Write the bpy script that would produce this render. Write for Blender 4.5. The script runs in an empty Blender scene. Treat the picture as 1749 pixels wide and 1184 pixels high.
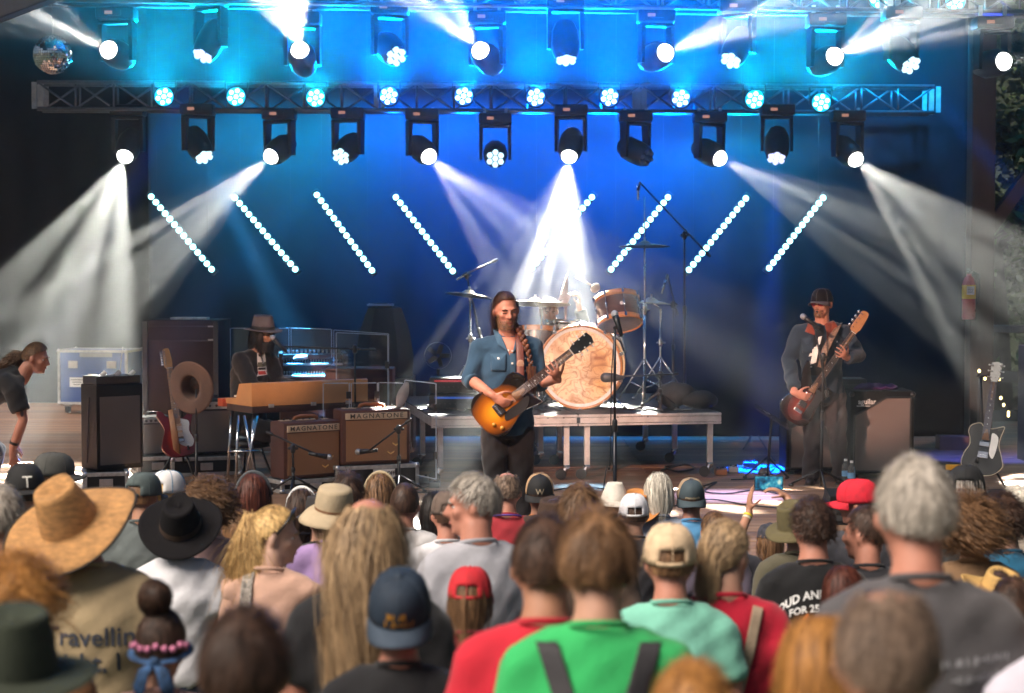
import bpy, bmesh, math, random
import numpy as np
from mathutils import Vector, Matrix, Quaternion, noise
from mathutils.bvhtree import BVHTree
random.seed(7); np.random.seed(7)
S = bpy.context.scene
COL = S.collection
PI = math.pi
R = math.radians

# ------------------------------------------------------------------ camera
FOC = 3200.0                     # focal length in photograph pixels
CAMZ = 1.88                      # eye height above the stage floor
TILT = math.atan(142 / FOC)
cam = bpy.data.objects.new('camera', bpy.data.cameras.new('camera')); COL.objects.link(cam)
cam.location = (0, 0, CAMZ); cam.rotation_euler = (PI/2 - TILT, 0, 0)
cam.data.lens = FOC / 1749 * 36; cam.data.clip_end = 400; cam.data.clip_start = .05
cam.data.dof.use_dof = True; cam.data.dof.focus_distance = 13.2; cam.data.dof.aperture_fstop = 3.0
S.camera = cam

# ------------------------------------------------------------------ sky and low evening sun
SUN_EL, SUN_AZ = R(50), R(-125)  # thin evening cloud: a broad soft light from behind the camera, to the left
w = bpy.data.worlds.new('World'); S.world = w; w.use_nodes = True
nt = w.node_tree; bg = nt.nodes['Background']
sky = nt.nodes.new('ShaderNodeTexSky'); sky.sky_type = 'NISHITA'; sky.sun_disc = False
sky.sun_elevation = SUN_EL; sky.sun_rotation = SUN_AZ; sky.air_density = 1.2; sky.dust_density = 2.0
nt.links.new(sky.outputs[0], bg.inputs[0]); bg.inputs[1].default_value = .03
sl = bpy.data.lights.new('sun', 'SUN'); sl.energy = 4.8; sl.angle = R(38); sl.color = (1, .88, .76)
sun = bpy.data.objects.new('sun', sl); COL.objects.link(sun)
sd = Vector((math.sin(SUN_AZ) * math.cos(SUN_EL), math.cos(SUN_AZ) * math.cos(SUN_EL), math.sin(SUN_EL)))
sun.rotation_euler = sd.to_track_quat('Z', 'Y').to_euler(); sun.location = (-10, -10, 12)

S.view_settings.view_transform = 'Standard'; S.view_settings.look = 'None'
S.view_settings.exposure = 0.4; S.view_settings.gamma = 1.0
C = S.cycles
C.use_denoising = True
try: C.denoiser = 'OPENIMAGEDENOISE'
except Exception: pass
C.max_bounces = 4; C.diffuse_bounces = 2; C.glossy_bounces = 2; C.transmission_bounces = 4; C.transparent_max_bounces = 10
C.volume_bounces = 0; C.caustics_reflective = False; C.caustics_refractive = False
C.sample_clamp_indirect = 4.0; C.sample_clamp_direct = 0; C.use_light_tree = True
C.use_adaptive_sampling = True; C.adaptive_threshold = .02
HAZE = .0046; HAZE_G = .85

def at(px, py, Y):
    """the point of the place at depth Y that the photograph shows at pixel px, py"""
    dx, dz = (px - 874.5) / FOC, -(py - 592) / FOC
    c, s = math.cos(-TILT), math.sin(-TILT)
    y, z = c - dz * s, s + dz * c
    k = Y / y
    return Vector((dx * k, Y, CAMZ + z * k))

# ------------------------------------------------------------------ materials
MATS = {}
TMP = bpy.data.scenes.new('workshop')       # empty scene used only while shapes are evaluated, removed at the end
def M(name, col, rough=.6, metal=0., var=.12, scale=6., bump=0., bscale=60., emit=None, estr=0., spec=.5, coat=0., stretch=None, alpha=None, sheen=0.):
    if name in MATS: return MATS[name]
    m = bpy.data.materials.new(name); m.use_nodes = True; nt = m.node_tree
    b = nt.nodes['Principled BSDF']; L = nt.links
    b.inputs['Roughness'].default_value = rough; b.inputs['Metallic'].default_value = metal
    b.inputs['Specular IOR Level'].default_value = spec; b.inputs['Coat Weight'].default_value = coat
    b.inputs['Sheen Weight'].default_value = sheen
    tc = nt.nodes.new('ShaderNodeTexCoord'); mp = nt.nodes.new('ShaderNodeMapping')
    L.new(tc.outputs['Object'], mp.inputs[0])
    if stretch: mp.inputs['Scale'].default_value = stretch
    n = nt.nodes.new('ShaderNodeTexNoise'); n.inputs['Scale'].default_value = scale; n.inputs['Detail'].default_value = 6; n.inputs['Roughness'].default_value = .65
    L.new(mp.outputs[0], n.inputs['Vector'])
    r = nt.nodes.new('ShaderNodeValToRGB'); e = r.color_ramp.elements
    lo = [max(0, c * (1 - var * 1.6)) for c in col]; hi = [min(1, c * (1 + var * 1.6)) for c in col]
    e[0].position = .3; e[0].color = (*lo, 1); e[1].position = .7; e[1].color = (*hi, 1)
    L.new(n.outputs[0], r.inputs[0]); L.new(r.outputs[0], b.inputs['Base Color'])
    if metal == 0 and rough > .15:
        mr = nt.nodes.new('ShaderNodeMapRange'); mr.inputs[3].default_value = max(0.05, rough - .12); mr.inputs[4].default_value = min(1, rough + .12)
        L.new(n.outputs[0], mr.inputs[0]); L.new(mr.outputs[0], b.inputs['Roughness'])
    if bump:
        n2 = nt.nodes.new('ShaderNodeTexNoise'); n2.inputs['Scale'].default_value = bscale; n2.inputs['Detail'].default_value = 4
        L.new(mp.outputs[0], n2.inputs['Vector'])
        bp = nt.nodes.new('ShaderNodeBump'); bp.inputs['Strength'].default_value = min(1, bump); bp.inputs['Distance'].default_value = .01
        L.new(n2.outputs[0], bp.inputs['Height']); L.new(bp.outputs[0], b.inputs['Normal'])
    if emit:
        b.inputs['Emission Color'].default_value = (*emit, 1); b.inputs['Emission Strength'].default_value = estr
    if alpha is not None: b.inputs['Alpha'].default_value = alpha
    MATS[name] = m
    return m

def nodes_of(m): return m.node_tree, m.node_tree.nodes['Principled BSDF']

def hair_mat(name, col, col2=None):
    if name in MATS: return MATS[name]
    col2 = col2 or [c * .5 for c in col]
    m = bpy.data.materials.new(name); m.use_nodes = True; nt = m.node_tree; b = nt.nodes['Principled BSDF']
    g = nt.nodes.new('ShaderNodeNewGeometry'); r = nt.nodes.new('ShaderNodeValToRGB')
    e = r.color_ramp.elements; e[0].position = .22; e[0].color = (*[c * .6 for c in col2], 1); e[1].position = .8; e[1].color = (*[min(1, c * 1.3) for c in col], 1)
    tc = nt.nodes.new('ShaderNodeTexCoord'); n = nt.nodes.new('ShaderNodeTexNoise'); n.inputs['Scale'].default_value = 42; n.inputs['Detail'].default_value = 3
    mx = nt.nodes.new('ShaderNodeMath'); mx.operation = 'MULTIPLY_ADD'; mx.inputs[1].default_value = .45
    mp = nt.nodes.new('ShaderNodeMapping'); mp.inputs['Scale'].default_value = (1.6, 1.6, .22); nt.links.new(tc.outputs['Object'], mp.inputs[0]); nt.links.new(mp.outputs[0], n.inputs['Vector']); nt.links.new(g.outputs['Random Per Island'], mx.inputs[0])
    ms = nt.nodes.new('ShaderNodeMath'); ms.operation = 'MULTIPLY_ADD'; ms.inputs[1].default_value = 1.0; ms.inputs[2].default_value = -.23
    nt.links.new(n.outputs[0], ms.inputs[0]); nt.links.new(ms.outputs[0], mx.inputs[2]); nt.links.new(mx.outputs[0], r.inputs[0]); nt.links.new(r.outputs[0], b.inputs['Base Color'])
    b.inputs['Roughness'].default_value = .5; b.inputs['Specular IOR Level'].default_value = .3
    MATS[name] = m; return m

# ------------------------------------------------------------------ mesh building
def frame(z, xh=(1, 0, 0)):
    z = Vector(z).normalized(); xh = Vector(xh)
    if abs(z.dot(xh.normalized())) > .98: xh = Vector((0, 1, 0)) if abs(z.y) < .9 else Vector((0, 0, 1))
    y = z.cross(xh).normalized(); x = y.cross(z)
    return Matrix((x, y, z)).transposed()

class MB:
    def __init__(self): self.v = []; self.f = []; self.mi = []; self.cur = 0
    def add(self, vs, fs):
        o = len(self.v); self.v += [tuple(p) for p in vs]; self.f += [tuple(i + o for i in q) for q in fs]; self.mi += [self.cur] * len(fs)
        return self
    def box(self, c, s, rot=None, bev=0.):
        hx, hy, hz = s[0] / 2, s[1] / 2, s[2] / 2
        c = Vector(c)
        if bev <= 0:
            vs = [Vector((x, y, z)) for z in (-hz, hz) for y in (-hy, hy) for x in (-hx, hx)]
            fs = [(0, 2, 3, 1), (4, 5, 7, 6), (0, 1, 5, 4), (2, 6, 7, 3), (0, 4, 6, 2), (1, 3, 7, 5)]
        else:
            bm = bmesh.new(); bmesh.ops.create_cube(bm, size=1)
            for q in bm.verts: q.co = Vector((q.co.x * s[0], q.co.y * s[1], q.co.z * s[2]))
            bmesh.ops.bevel(bm, geom=bm.edges[:], offset=bev, segments=2, profile=.5, affect='EDGES')
            bm.verts.ensure_lookup_table(); vs = [q.co.copy() for q in bm.verts]; fs = [[q.index for q in f.verts] for f in bm.faces]; bm.free()
        if rot is not None: vs = [rot @ p for p in vs]
        return self.add([c + p for p in vs], fs)
    def tube(self, pts, rad, n=10, caps=True, xh=(1, 0, 0), fixed=False):
        """rad: number, or per point number or (rx, ry)"""
        pts = [Vector(p) for p in pts]; k = len(pts)
        if not isinstance(rad, (list, tuple)): rad = [rad] * k
        vs, fs = [], []; hint = Vector(xh)
        for i, p in enumerate(pts):
            t = pts[min(i + 1, k - 1)] - pts[max(i - 1, 0)]
            if t.length < 1e-9: t = Vector((0, 0, 1))
            F = frame(t, hint)
            if not fixed: hint = F.col[0].copy()
            rx, ry = rad[i] if isinstance(rad[i], (list, tuple)) else (rad[i], rad[i])
            for j in range(n):
                a = 2 * PI * j / n
                vs.append(p + F @ Vector((math.cos(a) * rx, math.sin(a) * ry, 0)))
        for i in range(k - 1):
            for j in range(n):
                j2 = (j + 1) % n
                fs.append((i * n + j, i * n + j2, (i + 1) * n + j2, (i + 1) * n + j))
        if caps:
            fs.append(tuple(range(n - 1, -1, -1))); fs.append(tuple(range((k - 1) * n, k * n)))
        return self.add(vs, fs)
    def cyl(self, a, b, r0, r1=None, n=12, caps=True): return self.tube([a, b], [r0, r0 if r1 is None else r1], n, caps)
    def lathe(self, prof, n=24, o=(0, 0, 0), rot=None, sx=1., sy=1.):
        o = Vector(o); vs, fs = [], []; k = len(prof)
        for (r, z) in prof:
            for j in range(n):
                a = 2 * PI * j / n; p = Vector((r * math.cos(a) * sx, r * math.sin(a) * sy, z))
                vs.append(o + (rot @ p if rot is not None else p))
        for i in range(k - 1):
            for j in range(n):
                j2 = (j + 1) % n; fs.append((i * n + j, i * n + j2, (i + 1) * n + j2, (i + 1) * n + j))
        return self.add(vs, fs)
    def ell(self, c, r, rot=None, n=14, m=9):
        c = Vector(c); vs, fs = [Vector((0, 0, -r[2]))], []
        for i in range(1, m):
            t = -PI / 2 + PI * i / m
            for j in range(n):
                a = 2 * PI * j / n; vs.append(Vector((r[0] * math.cos(t) * math.cos(a), r[1] * math.cos(t) * math.sin(a), r[2] * math.sin(t))))
        vs.append(Vector((0, 0, r[2]))); top = len(vs) - 1
        for j in range(n):
            j2 = (j + 1) % n
            fs.append((0, 1 + j2, 1 + j)); fs.append((top, 1 + (m - 2) * n + j, 1 + (m - 2) * n + j2))
            for i in range(m - 2): fs.append((1 + i * n + j, 1 + i * n + j2, 1 + (i + 1) * n + j2, 1 + (i + 1) * n + j))
        return self.add([c + (rot @ p if rot is not None else p) for p in vs], fs)
    def cap(self, a, b, r0, r1, n=10):
        """capsule with a different radius at each end"""
        a, b = Vector(a), Vector(b); d = (b - a); l = d.length
        if l < 1e-6: return self.ell(a, (r0, r0, r0), n=n)
        d /= l; ps, rs = [], []
        for q in (-.97, -.75, -.4, 0): ps.append(a + d * (r0 * q)); rs.append(r0 * math.sqrt(max(.02, 1 - q * q)))
        for q in (0, .4, .75, .97): ps.append(b + d * (r1 * q)); rs.append(r1 * math.sqrt(max(.02, 1 - q * q)))
        return self.tube(ps, rs, n)
    def prism(self, poly, z0, z1, mat=None, bev=0.):
        """2-D outline pushed from z0 to z1; with bev the rim of the top and bottom is drawn in"""
        n = len(poly); cx = sum(p[0] for p in poly) / n; cy = sum(p[1] for p in poly) / n
        def ring(z, k):
            return [Vector((p[0] + (cx - p[0]) * k, p[1] + (cy - p[1]) * k, z)) for p in poly]
        rings = [ring(z0, 0), ring(z1, 0)] if not bev else [ring(z0, bev), ring(z0 + (z1 - z0) * .2, 0), ring(z1 - (z1 - z0) * .2, 0), ring(z1, bev)]
        vs = [p for r_ in rings for p in r_]; fs = []
        for i in range(len(rings) - 1):
            for j in range(n):
                j2 = (j + 1) % n; fs.append((i * n + j, i * n + j2, (i + 1) * n + j2, (i + 1) * n + j))
        fs.append(tuple(range(n - 1, -1, -1))); fs.append(tuple(range((len(rings) - 1) * n, len(rings) * n)))
        if mat is not None: vs = [mat @ p for p in vs]
        return self.add(vs, fs)
    def build(self, name, mat, parent=None, smooth=False, loc=None):
        me = bpy.data.meshes.new(name); me.from_pydata(self.v, [], self.f)
        for m in (mat if isinstance(mat, (list, tuple)) else [mat]): me.materials.append(m)
        if len(me.materials) > 1:
            for p, i in zip(me.polygons, self.mi): p.material_index = i
        return link(name, me, parent, smooth, loc)

def link(name, me, parent=None, smooth=False, loc=None):
    if smooth == 'auto':
        me.polygons.foreach_set('use_smooth', [True] * len(me.polygons))
        try: me.set_sharp_from_angle(angle=R(38))
        except Exception: pass
    elif smooth: me.polygons.foreach_set('use_smooth', [True] * len(me.polygons))
    o = bpy.data.objects.new(name, me); COL.objects.link(o)
    if parent is not None: o.parent = parent
    if loc is not None: o.location = loc
    return o

def tag(o, label=None, cat=None, group=None, kind=None):
    if label: o['label'] = label
    if cat: o['category'] = cat
    if group: o['group'] = group
    if kind: o['kind'] = kind
    return o
def thing(name, label, cat, loc=(0, 0, 0), rz=0., group=None):
    o = bpy.data.objects.new(name, None); COL.objects.link(o); o.empty_display_size = .1
    o.location = loc; o.rotation_euler = (0, 0, rz)
    return tag(o, label, cat, group)
def dup(root, parent=None):
    r = root.copy(); COL.objects.link(r); r.parent = parent
    for ch in list(root.children): dup(ch, r)
    return r
def bar(a, b, r, n=8): return MB().cyl(a, b, r, n=n)

def text_mesh(txt, size, bold=0., space=1., ext=0.):
    cu = bpy.data.curves.new('txt', 'FONT'); cu.body = txt; cu.size = size; cu.align_x = 'CENTER'; cu.align_y = 'CENTER'
    cu.offset = bold; cu.space_character = space; cu.extrude = ext; cu.resolution_u = 2
    o = bpy.data.objects.new('txt', cu); TMP.collection.objects.link(o)
    with bpy.context.temp_override(scene=TMP, view_layer=TMP.view_layers[0]):
        dg = bpy.context.evaluated_depsgraph_get(); me = bpy.data.meshes.new_from_object(o.evaluated_get(dg))
    bpy.data.objects.remove(o); bpy.data.curves.remove(cu)
    return me
def text_at(name, txt, size, mat, origin, xdir, ydir, parent=None, bold=0., space=1., squash=1., ext=.0008, bend=None, target=None, out=.003):
    """flat lettering laid on a surface; with target (BVH) it is pressed on to a curved one"""
    me = text_mesh(txt, size, bold, space, ext if target is None else 0)
    x = Vector(xdir).normalized(); y = Vector(ydir).normalized(); z = x.cross(y); o = Vector(origin)
    if target is not None:
        bm = bmesh.new(); bm.from_mesh(me); bmesh.ops.triangulate(bm, faces=bm.faces[:])
        bmesh.ops.subdivide_edges(bm, edges=[e for e in bm.edges if e.calc_length() > size * .25], cuts=1); bm.to_mesh(me); bm.free()
    for v in me.vertices:
        px, py, pz = v.co.x * squash, v.co.y, v.co.z
        if bend: a = px / bend; px, py = bend * math.sin(a), py + bend * (math.cos(a) - 1)
        p = o + x * px + y * py + z * pz
        if target is not None:
            h = target.ray_cast(p + z * .4, -z)
            if h[0] is not None: p = h[0] + z * out
        v.co = p
    me.materials.clear(); me.materials.append(mat)
    return link(name, me, parent)

def spot(name, p, target, col, watt, deg, blend=.3, size=.05, gobo=None, seed=0., parent=None, lo=.03, hi=3.2):
    l = bpy.data.lights.new(name, 'SPOT'); l.energy = watt; l.color = col; l.spot_size = R(deg); l.spot_blend = blend; l.shadow_soft_size = size
    ob = bpy.data.objects.new(name, l); COL.objects.link(ob); ob.location = p
    ob.rotation_euler = (Vector(target) - Vector(p)).to_track_quat('-Z', 'Y').to_euler()
    if gobo:                                     # the glass in the lamp that breaks the cone into rays
        l.use_nodes = True; nt = l.node_tree; e = nt.nodes['Emission']
        tc = nt.nodes.new('ShaderNodeTexCoord'); mp = nt.nodes.new('ShaderNodeMapping'); mp.inputs['Location'].default_value = (seed, seed * 1.7, 0)
        vo = nt.nodes.new('ShaderNodeTexVoronoi'); vo.inputs['Scale'].default_value = gobo
        nt.links.new(tc.outputs['Normal'], mp.inputs[0]); nt.links.new(mp.outputs[0], vo.inputs['Vector'])
        mr = nt.nodes.new('ShaderNodeMapRange'); mr.interpolation_type = 'SMOOTHSTEP'
        for i, q in enumerate((.16, .46, hi, lo)): mr.inputs[i + 1].default_value = q
        nt.links.new(vo.outputs['Distance'], mr.inputs[0]); nt.links.new(mr.outputs[0], e.inputs['Strength'])
    return ob
# ================================================================== THE SETTING
def emissive(name, col, strength):
    m = M(name, (.02, .02, .02), .3, emit=col, estr=strength, var=0)
    m.cycles.emission_sampling = 'NONE'
    return m
m_black = M('black paint', (.012, .012, .014), .45, var=.2)
m_rubber = M('black rubber', (.015, .015, .016), .7, var=.2)
m_plastic = M('black plastic', (.018, .018, .02), .35, var=.2)
m_cloth_black = M('black drape', (.006, .006, .007), .95, var=.3, bump=.3, bscale=90, spec=.1)
m_alu = M('aluminium', (.62, .6, .6), .35, .9, var=.1, scale=12)
m_alu_dull = M('worn aluminium', (.5, .49, .48), .5, .6, var=.2, scale=20, bump=.1)
m_steel = M('chrome', (.75, .75, .77), .14, 1., var=.05)
m_white_lamp = emissive('white lamp', (1, .99, .95), 14)
m_cyan_lamp = emissive('cyan lamp', (.30, .95, 1), 5)
m_azure_lamp = emissive('azure lamp', (.36, .72, 1), 6)
m_cell = emissive('pale blue lamp', (.55, .85, 1), 1.6)
m_cell_violet = emissive('violet lamp', (.55, .6, 1), 1.5)
m_led = emissive('led', (.35, .93, 1), 7)

def ground_z(Y): return .01 - .095 * Y
# sloping lawn where the audience stands, level again beside and behind the stage
gb = MB(); xs = [-90, -40, -14, -7, 0, 7, 14, 40, 90]; ys = [-12, -4, 0, 3, 6, 9, 11.5, 13, 20, 40, 90, 160]
for y in ys:
    for x in xs: gb.v.append((x, y, ground_z(min(y, 11.5)) if y > -4 else ground_z(-4)))
for i in range(len(ys) - 1):
    for j in range(len(xs) - 1):
        a = i * len(xs) + j; gb.f.append((a, a + 1, a + len(xs) + 1, a + len(xs))); gb.mi.append(0)
tag(gb.build('ground', M('trampled lawn', (.05, .06, .025), .95, var=.5, scale=3, bump=.6, bscale=30)), kind='structure')

SF, SB = 11.85, 26.0             # front and rear edge of the stage
sb = MB(); sb.box((0, (SF + SB) / 2 + .02, -.58), (17, SB - SF - .04, 1.04))
stage = tag(sb.build('stage', m_black), kind='structure')
m_wood = M('stage boards', (.20, .105, .062), .55, var=.28, scale=2.5, bump=.25, bscale=40, stretch=(.35, 5, 5))
m_wood2 = M('stage boards pale', (.26, .145, .085), .55, var=.28, scale=2.5, bump=.25, bscale=40, stretch=(.35, 5, 5))
m_wood3 = M('stage boards dark', (.14, .07, .045), .5, var=.3, scale=2.5, bump=.25, bscale=40, stretch=(.35, 5, 5))
pw = .148; ny = int((SB - SF) / (pw + .005)); rnd = random.Random(3)
plank_me = {}
def plank_mesh(L, mi):
    k = (round(L, 2), mi)
    if k not in plank_me:
        b = MB(); b.box((0, 0, 0), (L - .006, pw, .04), bev=.003); o = b.build('plank', (m_wood, m_wood2, m_wood3)[mi]); plank_me[k] = o.data; bpy.data.objects.remove(o)
    return plank_me[k]
for j in range(ny):
    y = SF + .08 + j * (pw + .005); x = -8.45
    cuts = [(-8.45, -2.6), (-2.6, 3.0), (3.0, 8.45)] if j % 2 else [(-8.45, -4.2), (-4.2, 1.2), (1.2, 8.45)]
    for (a, b_) in cuts:
        me = plank_mesh(b_ - a, rnd.choice((0, 0, 1, 2, 1)))
        o = bpy.data.objects.new('plank', me); COL.objects.link(o); o.parent = stage; o.location = ((a + b_) / 2, y, -.0215 + rnd.uniform(-.0015, .0015))
# rear drape
def drape(name, x0, x1, Y, z0, z1, label, amp=.012, wave=.5, mat=None, y1=None):
    b = MB(); n = int(abs(x1 - x0) / .05); rows = 9; vs = []
    for r_ in range(rows + 1):
        t = r_ / rows
        for i in range(n + 1):
            u = i / n; x = x0 + (x1 - x0) * u
            d = amp * (math.sin(x * 2 * PI / wave + .7 * math.sin(x * 1.3)) + .5 * noise.noise((x * 1.7, r_ * .3, 2))) * (1 - .25 * t)
            vs.append((x, Y + ((y1 - Y) * u if y1 else 0) + d, z0 + (z1 - z0) * t))
    fs = [(r_ * (n + 1) + i, r_ * (n + 1) + i + 1, (r_ + 1) * (n + 1) + i + 1, (r_ + 1) * (n + 1) + i) for r_ in range(rows) for i in range(n)]
    b.add(vs, fs); o = b.build(name, mat or m_cloth_black, smooth=True)
    sm = o.modifiers.new('t', 'SOLIDIFY'); sm.thickness = .004
    return tag(o, label, 'curtain')
BD = 20.3
drape('backdrop_curtain', at(250, 0, BD).x, at(1655, 0, BD).x, BD, .003, 6.0, 'wide dark pleated backdrop curtain hanging behind the whole band', mat=M('dark navy drape', (.010, .012, .017), .95, var=.12, bump=.1, bscale=200, spec=.1))
drape('wing_curtain', -9.5, at(250, 0, 24.6).x + .3, 25.2, .003, 6.2, 'dark wing curtain behind the blue road case')

# timber roof frame
m_timber = M('dark timber', (.035, .022, .016), .7, var=.3, scale=4, bump=.3, bscale=30, stretch=(1, 1, .2))
rb = MB(); rb.box((0, 19.0, 6.45), (18, 15, .16))
for y in (12.2, 15.5, 19, 22.5, 26): rb.box((0, y, 6.22), (18, .2, .26))
tag(rb.build('stage_roof', m_timber), kind='structure')
pa, pb = at(-160, 66, 12.8), at(95, -30, 12.8)
bb = MB(); d = pb - pa; F = frame(d, (0, 1, 0)); bb.box((pa + pb) / 2, (.16, .22, d.length), F.to_3x3(), .01)
tag(bb.build('roof_beam', m_timber), 'sloping dark timber roof beam crossing the upper corner above the mirror ball', 'beam')
def post(px, Y, label):
    p = at(px, 600, Y); b = MB(); b.box((p.x, Y, 3.1), (.24, .24, 6.2), bev=.012)
    t = thing('timber_post', label, 'post', (p.x, Y, 0)); o = b.build('post', m_timber, t); o.location = (-p.x, -Y, 0)
    return t, p
tp, pp = post(1672, 19.2, 'dark timber roof post carrying the red fire extinguisher')
b = MB(); a0, a1 = at(1672, 415, 19.2), at(1835, 190, 19.2); d = a1 - a0; b.box((a0 + a1) / 2 - Vector((pp.x, 19.2, 0)), (.16, .13, d.length), frame(d, (0, 1, 0)).to_3x3(), .01); b.build('diagonal_brace', m_timber, tp)
# fence behind the post
fz = at(1700, 562, 20.5); fp = thing('timber_fence', 'dark timber fence with top rail behind the upright guitar', 'fence', (fz.x, 20.5, 0))
b = MB(); b.box((.9, 0, fz.z), (2.6, .14, .085), bev=.008); b.build('top_rail', M('fence timber', (.10, .065, .045), .7, var=.3, bump=.3, bscale=30), fp)
for zz in (.55, .18):
    b = MB(); b.box((.9, .02, fz.z * zz), (2.6, .05, .12), bev=.006); b.build('lower_rail', m_timber, fp)
for xx in (.7, 1.9):
    b = MB(); b.box((xx, .08, fz.z / 2 - .04), (.1, .1, fz.z - .09), bev=.006); b.build('fence_post', m_timber, fp)

# the wooded slope behind
hb = MB(); nx, nyy = 40, 8
for j in range(nyy + 1):
    for i in range(nx + 1):
        x = -90 + 180 * i / nx; t = j / nyy
        hb.v.append((x, 42 + 30 * t, -1.4 + 24 * t ** .8 + 1.5 * noise.noise((x * .06, t * 2, 0))))
hb.f = [(j * (nx + 1) + i, j * (nx + 1) + i + 1, (j + 1) * (nx + 1) + i + 1, (j + 1) * (nx + 1) + i) for j in range(nyy) for i in range(nx)]; hb.mi = [0] * len(hb.f)
tag(hb.build('hill', M('wooded slope', (.02, .03, .012), .95, var=.6, scale=.6, bump=.8, bscale=4), smooth=True), kind='structure')

m_leaf = M('leaves', (.06, .10, .025), .55, var=.45, scale=1.5)
m_leaf2 = M('leaves dark', (.035, .065, .02), .55, var=.45, scale=1.5)
m_bark = M('bark', (.05, .038, .028), .9, var=.3, bump=.6, bscale=25)
def tree(x, y, h, spread, label, seed, n=5200, lm=None, base=-1.1):
    rr = random.Random(seed); t = thing('broadleaf_tree', label, 'tree', (x, y, base), rr.uniform(0, 6), 'trees behind the stage')
    b = MB(); pts = [Vector((0, 0, 0))]; 
    for i in range(1, 6): pts.append(Vector((rr.uniform(-.12, .12) * i, rr.uniform(-.12, .12) * i, h * .75 * i / 5)))
    b.tube(pts, [.2, .17, .14, .11, .07, .04], 8); tips = []
    for i in range(13):
        k = rr.randint(1, 5); p = pts[k]; a = rr.uniform(0, 2 * PI); L = spread * rr.uniform(.5, 1) * (1.1 - .1 * k)
        q = p + Vector((math.cos(a) * L, math.sin(a) * L, L * rr.uniform(.1, .6))); mid = (p + q) / 2 + Vector((0, 0, .1 * L))
        b.tube([p, mid, q], [.06, .04, .015], 6); tips += [mid, q, (mid + q) / 2]
    tips.append(pts[-1]); b.build('trunk', m_bark, t, True)
    c = MB()
    for i in range(n):
        q = rr.choice(tips); r_ = rr.gauss(0, .5); v = Vector((rr.gauss(0, 1), rr.gauss(0, 1), rr.gauss(0, .7))); v.normalize()
        p = q + v * abs(r_) * spread * .45
        u = Vector((rr.gauss(0, 1), rr.gauss(0, 1), rr.gauss(0, .6))).normalized(); w_ = u.cross(Vector((rr.gauss(0, 1), rr.gauss(0, 1), rr.gauss(0, 1)))).normalized()
        s = rr.uniform(.05, .11)
        c.add([p - u * s, p + w_ * s * .45, p + u * s, p - w_ * s * .45], [(0, 1, 2, 3)])
    c.build('crown', lm or m_leaf, t)
    return t
tree(at(1720, 0, 24).x, 24, 7.0, 2.3, 'leafy tree lit by the white beam behind the fire extinguisher', 1, 9000)
tree(at(1800, 0, 27).x + .6, 27, 8.5, 2.6, 'taller leafy tree rising behind the fence and diagonal brace', 2, 7000)
tree(at(1600, 0, 29).x, 29.5, 8.0, 2.6, 'dark leafy tree half hidden behind the backdrop edge', 3, 6000, m_leaf2)
tree(at(40, 0, 31).x, 31, 8.0, 2.6, 'dark leafy tree far behind the wing curtain', 4, 3000, m_leaf2)

# ================================================================== TRUSSES
def truss(px0, py0, Y0, px1, py1, Y1, size, label, bays, ends=()):
    a, b_ = at(px0, py0, Y0), at(px1, py1, Y1); d = b_ - a; L = d.length
    t = thing('lighting_truss', label, 'truss', (a + b_) / 2); t.rotation_euler = d.to_track_quat('X', 'Z').to_euler()
    h = size / 2
    for (y, z) in ((-h, -h), (-h, h), (h, -h), (h, h)):
        MB().cyl((-L / 2, y, z), (L / 2, y, z), .021, n=10).build('chord', m_truss, t, True)
    step = L / bays
    for i in range(bays + 1):
        x = -L / 2 + i * step
        for y in (-h, h):
            if i in ends: MB().box((x - .03, y, 0), (.05, .012, size)).box((x + .04, y, 0), (.05, .012, size)).build('end_plate', m_truss_lite, t)
            else: MB().cyl((x, y, -h), (x, y, h), .011, n=8).build('upright', m_truss, t, True)
            if i < bays:
                z0, z1 = (-h, h) if (i + (y > 0)) % 2 else (h, -h)
                MB().cyl((x, y, z0), (x + step, y, z1), .011, n=8).build('brace', m_truss, t, True)
    return t
m_truss = M('truss tube', (.13, .13, .15), .4, .75, var=.15, scale=14)
m_truss_lite = M('truss plate', (.4, .38, .36), .45, .4, var=.15, scale=14)
truss(68, 165, 19.25, 1590, 172, 19.75, .27, 'long aluminium truss carrying the row of ten round LED lamps', 24, (0, 9, 16, 24))
truss(-160, -28, 16.75, 1905, -2, 17.35, .30, 'aluminium truss across the top edge holding the upper moving lights', 26, (5, 13, 21))

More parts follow.
